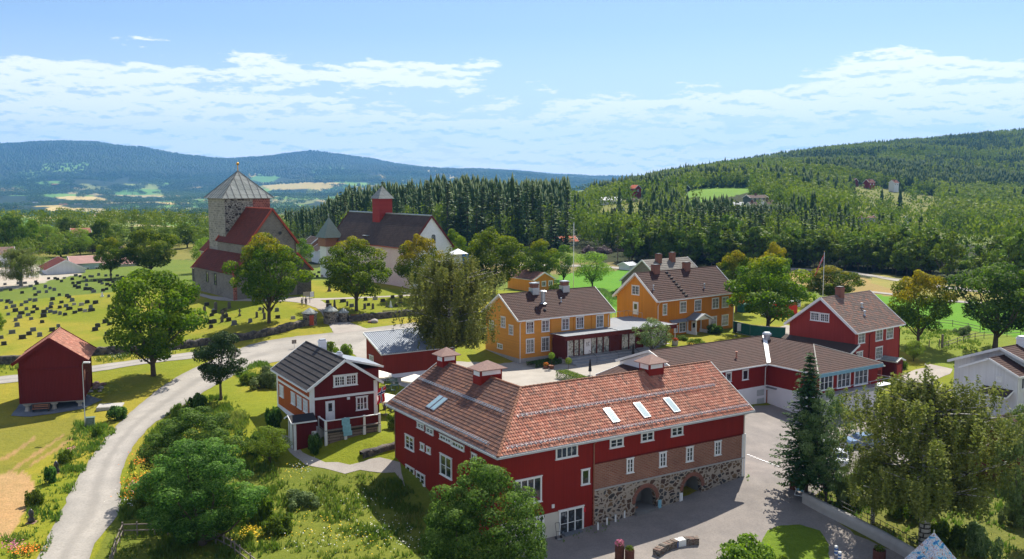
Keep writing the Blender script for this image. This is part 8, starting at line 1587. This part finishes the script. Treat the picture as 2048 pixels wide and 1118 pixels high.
# pyramid tent painted with swirls
def m_swirl():
    m, t, b, o = newmat('painted_swirls'); oc = objc(t); w = t.noise(oc, 1.6, 2, out=1); v = t.vm('ADD', oc, t.vm('MULTIPLY', w, None)); v.node.inputs[1].links[0].from_node.inputs[1].default_value = (1.5, 1.5, 1.5); n = t.noise(v, 1.9, 3, .5); n2 = t.noise(v, 3.1, 2)
    c = t.ramp(n, [(0, (.03, .15, .40)), (.36, (.10, .42, .62)), (.42, (.55, .58, .66)), (.48, (.30, .12, .08)), (.51, (.60, .62, .68)), (.58, (.12, .30, .55)), (.62, (.62, .60, .66)), (.70, (.35, .28, .45))], 'CONSTANT'); finish(t, b, c, .6, .3); return m
M['swirl'] = m_swirl(); c = G(1862, 1190); o = tag(empty('pyramid_tent', tuple(c), .5), 'pyramid-shaped tent painted with blue and white swirls at the bottom edge', 'tent'); hz = 2
while proj(c[0], c[1], c[2]+hz)[1] > 1066: hz += .1
w = 2.9; MB().add([(-w, -w, 0), (w, -w, 0), (w, w, 0), (-w, w, 0), (0, 0, hz)], [(0, 1, 4), (1, 2, 4), (2, 3, 4), (3, 0, 4)]).build('canopy', M['swirl'], o); MB().tube([(0, 0, 0), (0, 0, hz+.15)], .05, 6).build('pole', M['metal'], o)
# cars
def car(px, py, label, rz, mat):
    o = th('parked_car', px, py, label, 'car', rz=rz); L, W = 4.4, 1.75; prof = [(-2.2, .35), (-2.2, .75), (-2.05, .92), (-1.3, .98), (-.75, 1.42), (.75, 1.46), (1.55, 1.0), (2.1, .9), (2.2, .6), (2.2, .35)]
    m = MB(); n = len(prof)
    for s_ in (-1, 1): pass
    V = [(x, -W/2*(1 if z < 1.05 else .80), z) for x, z in prof]+[(x, W/2*(1 if z < 1.05 else .80), z) for x, z in prof]; m.add(V, [tuple(range(n)), tuple(range(2*n-1, n-1, -1))]+[(i, n+i, n+(i+1) % n, (i+1) % n) for i in range(n)]); m.build('body', M[mat], o)
    g = MB(); g.prism([(-1.22, -.66, 1.03), (-1.22, .66, 1.03), (-.80, .60, 1.40), (-.80, -.60, 1.40)], (0, 0, 0), (-.03, 0, .02)); g.build('rear_window', M['glass'], o); MB().prism([(1.48, -.68, 1.07), (1.48, .68, 1.07), (.82, .60, 1.43), (.82, -.60, 1.43)], (0, 0, 0), (.03, 0, .02)).build('windscreen', M['glass'], o)
    for s_ in (-1, 1):
        MB().prism([(-1.05, s_*.87, 1.02), (1.3, s_*.87, 1.02), (.75, s_*.72, 1.38), (-.7, s_*.72, 1.38)], (0, 0, 0), (0, s_*.02, 0)).build('side_window', M['glass'], o); MB().box(2.17, s_*.75, .62, 2.22, s_*.45, .78).build('headlight', M['skyglass'], o)
        for x in (-1.4, 1.4):
            wm = Matrix.Translation((x, s_*.8, .33))@Matrix.Rotation(math.pi/2, 4, 'X'); k = MB().lathe([(.2, -.11), (.33, -.11), (.33, .11), (.2, .11)], (0, 0, 0), 16).build('wheel', M['black_canvas'], o); k.matrix_local = wm; MB().lathe([(.19, -.10), (.19, .115), (.05, .12)], (0, 0, 0), 12).build('rim', M['metal'], k)
    return o
M['car_blue'] = m_plain('blue_grey_car_paint', (.16, .24, .36), .25, .03, 1, .5); M['car_white'] = m_plain('white_car_paint', (.62, .66, .72), .25, .03, 1, 0); M['car_silver'] = m_plain('silver_car_paint', (.40, .42, .45), .3, .03, 1, .7)
car(1728, 893, 'blue-grey car parked behind the birches', .2, 'car_blue'); car(1680, 928, 'whitish car parked right of the grey-green birch', 1.2, 'car_white'); car(1650, 905, 'silver car parked behind the dark spruce', .5, 'car_silver'); car(-10, 552, 'white car by the schoolyard', .4, 'car_white') if 0 else None
# building site behind the trees
o = rail_fence('site_fence', 'green netting site fence between the larger ochre house and the red house', [(1466, 664), (1500, 672), (1535, 676), (1570, 678)], 2.4, 2.0, (.05, 1.95), 'metal', .03)
P = smooth_line([G(*p)[:2] for p in [(1466, 664), (1500, 672), (1535, 676), (1570, 678)]], 2.4); Z = zt(P[:, 0], P[:, 1]); L0 = np.array(o.location); m = MB()
for i in range(len(P)-1): a = np.array([P[i][0], P[i][1], Z[i]])-L0; b_ = np.array([P[i+1][0], P[i+1][1], Z[i+1]])-L0; MB().add([a+[0, -.05, .1], b_+[0, -.05, .1], b_+[0, -.05, 1.9], a+[0, -.05, 1.9], a+[0, .0, .1], b_+[0, .0, .1], b_+[0, .0, 1.9], a+[0, .0, 1.9]], [(0, 1, 2, 3), (7, 6, 5, 4), (0, 4, 5, 1), (2, 6, 7, 3)]).build('net_panel', M['net'], o)
a = (np.array([P[1][0], P[1][1], Z[1]])-L0); MB().box(a[0]-.6, a[1]-.16, a[2]+.5, a[0]+.6, a[1]-.10, a[2]+1.8).build('site_notice', M['white'], o)
c = atd(1538, 655, 178); c[2] = z1(c[0], c[1]); o = tag(empty('site_container', tuple(c), R_(20)), 'red site container with white lettering behind the green netting fence', 'container'); MB().box(0, 0, 0, 6.5, 2.4, 2.6).build('container_body', M['red_paint'], o); MB().box(-.05, -.03, 2.6, 6.55, 2.45, 2.72).box(-.06, -.04, 0, .5, 2.44, 2.6).build('container_frame', M['white'], o)
cu = bpy.data.curves.new('lettering', 'FONT'); cu.body = 'ren'; cu.size = 1.5; cu.extrude = .01; to = bpy.data.objects.new('tmp_text', cu); COL.objects.link(to); dg = bpy.context.evaluated_depsgraph_get(); tm = bpy.data.meshes.new_from_object(to.evaluated_get(dg)); bpy.data.objects.remove(to); tm.transform(Matrix.Translation((2.4, -.03, .8))@Matrix.Rotation(math.pi/2, 4, 'X')); tm.materials.clear(); link('lettering', tm, M['white'], o)
for (x, y, d, w, h, mt, l) in [(1490, 640, 185, 3.2, 1.6, 'net', 'stack of green-covered material on the building site'), (1505, 628, 196, 3, 2.2, 'ochre', 'ochre site hut seen through the tree branches'), (1585, 640, 192, 2.6, 1.8, 'white', 'white van-sized box beyond the red container'), (1480, 615, 198, 2.2, 2.4, 'orange_paint', 'orange machine beside the corner of the larger ochre house')]:
    if mt not in M: M[mt] = m_plain(mt, (.75, .22, .03), .5)
    c = atd(x, y, d); c[2] = z1(c[0], c[1]); o = tag(empty('site_box', tuple(c), .4), l, 'site equipment'); MB().box(-w/2, -w/3, 0, w/2, w/3, h*.7).prism([(-w/2, -w/3, h*.7), (w/2, -w/3, h*.7), (w*.38, -w/4, h), (-w*.38, -w/4, h)], (0, 0, 0), (0, w*.5, 0)).build('box_body', M[mt], o); MB().box(-w*.3, -w/3-.03, h*.2, w*.1, -w/3, h*.55).build('box_panel', M['glass'], o)
# small white marquee by the white church
c = atd(916, 545, 192); c[2] = z1(c[0], c[1]); o = tag(empty('marquee', tuple(c), .5), 'white marquee with a blue side banner beside the white church', 'marquee'); hz = 2
while proj(c[0], c[1], c[2]+hz)[1] > 498: hz += .1
w = 1.6; MB().add([(-w, -w, hz-1), (w, -w, hz-1), (w, w, hz-1), (-w, w, hz-1), (0, 0, hz)], [(0, 1, 4), (1, 2, 4), (2, 3, 4), (3, 0, 4)]).build('canopy', M['white'], o); MB().box(-w, -w, 0, -w+.08, w, hz-1).box(-w, w-.08, 0, w, w, hz-1).build('side_wall', M['white'], o); MB().box(.3, -w-.05, .1, w, -w, hz-1).build('banner', M['blue_paint'], o)
# power line poles and schoolyard goals
for x, y, d, t, l in [(1235, 505, 300, 505-0, 'dark utility pole by the wood edge left of the paddock'), (645, 540, 245, 0, 'slim utility pole between the two churches'), (1388, 500, 330, 0, 'utility pole in front of the dark wood')]:
    c = atd(x, y+25, d); c[2] = z1(c[0], c[1]); o = tag(empty('utility_pole', tuple(c)), l, 'utility pole'); MB().tube([(0, 0, 0), (0, 0, 8.5)], [.14, .09], 6).build('pole', M['wood'], o); MB().box(-.8, -.05, 7.9, .8, .05, 8.05).build('crossarm', M['wood'], o)
for x, y, l in [(12, 547, 'low metal frame on the schoolyard nearest the left edge'), (42, 545, 'low metal frame on the schoolyard beside the airy birch'), (66, 556, 'pale bench at the schoolyard edge beside the white school house'), (50, 556, 'pale bench at the schoolyard edge by the birch trunk')]:
    o = th('yard_frame', x, y, l, 'bench' if 'bench' in l else 'frame', rz=.1); MB().tube([(-1.2, 0, 0), (-1.2, 0, .9), (1.2, 0, .9), (1.2, 0, 0)], .05, 5).build('frame', M['metal'], o); MB().box(-1.1, -.2, .38, 1.1, .2, .46).build('plank', M['white'], o)
for x, y, h, l in [(63.5, 549, 1.6, 'distant person in dark clothes in the schoolyard, left one'), (67, 550, 1.4, 'distant person in dark clothes in the schoolyard, right one')]: person(x, y, l, 1.0, h=h)
def build_haze():
    m = bpy.data.materials.new('haze_air'); m.use_nodes = True; t = NT(m.node_tree); t.n.clear()
    o = t.new('ShaderNodeOutputMaterial'); v = t.new('ShaderNodeVolumePrincipled'); v.inputs['Color'].default_value = (.17, .48, 1.0, 1); v.inputs['Density'].default_value = 6.6e-5; v.inputs['Anisotropy'].default_value = .2
    t.l.new(v.outputs[0], o.inputs['Volume'])
    tag(MB().box(-14000, -60, -420, 14000, 16000, 900).build('haze', m), kind='stuff')
build_haze()
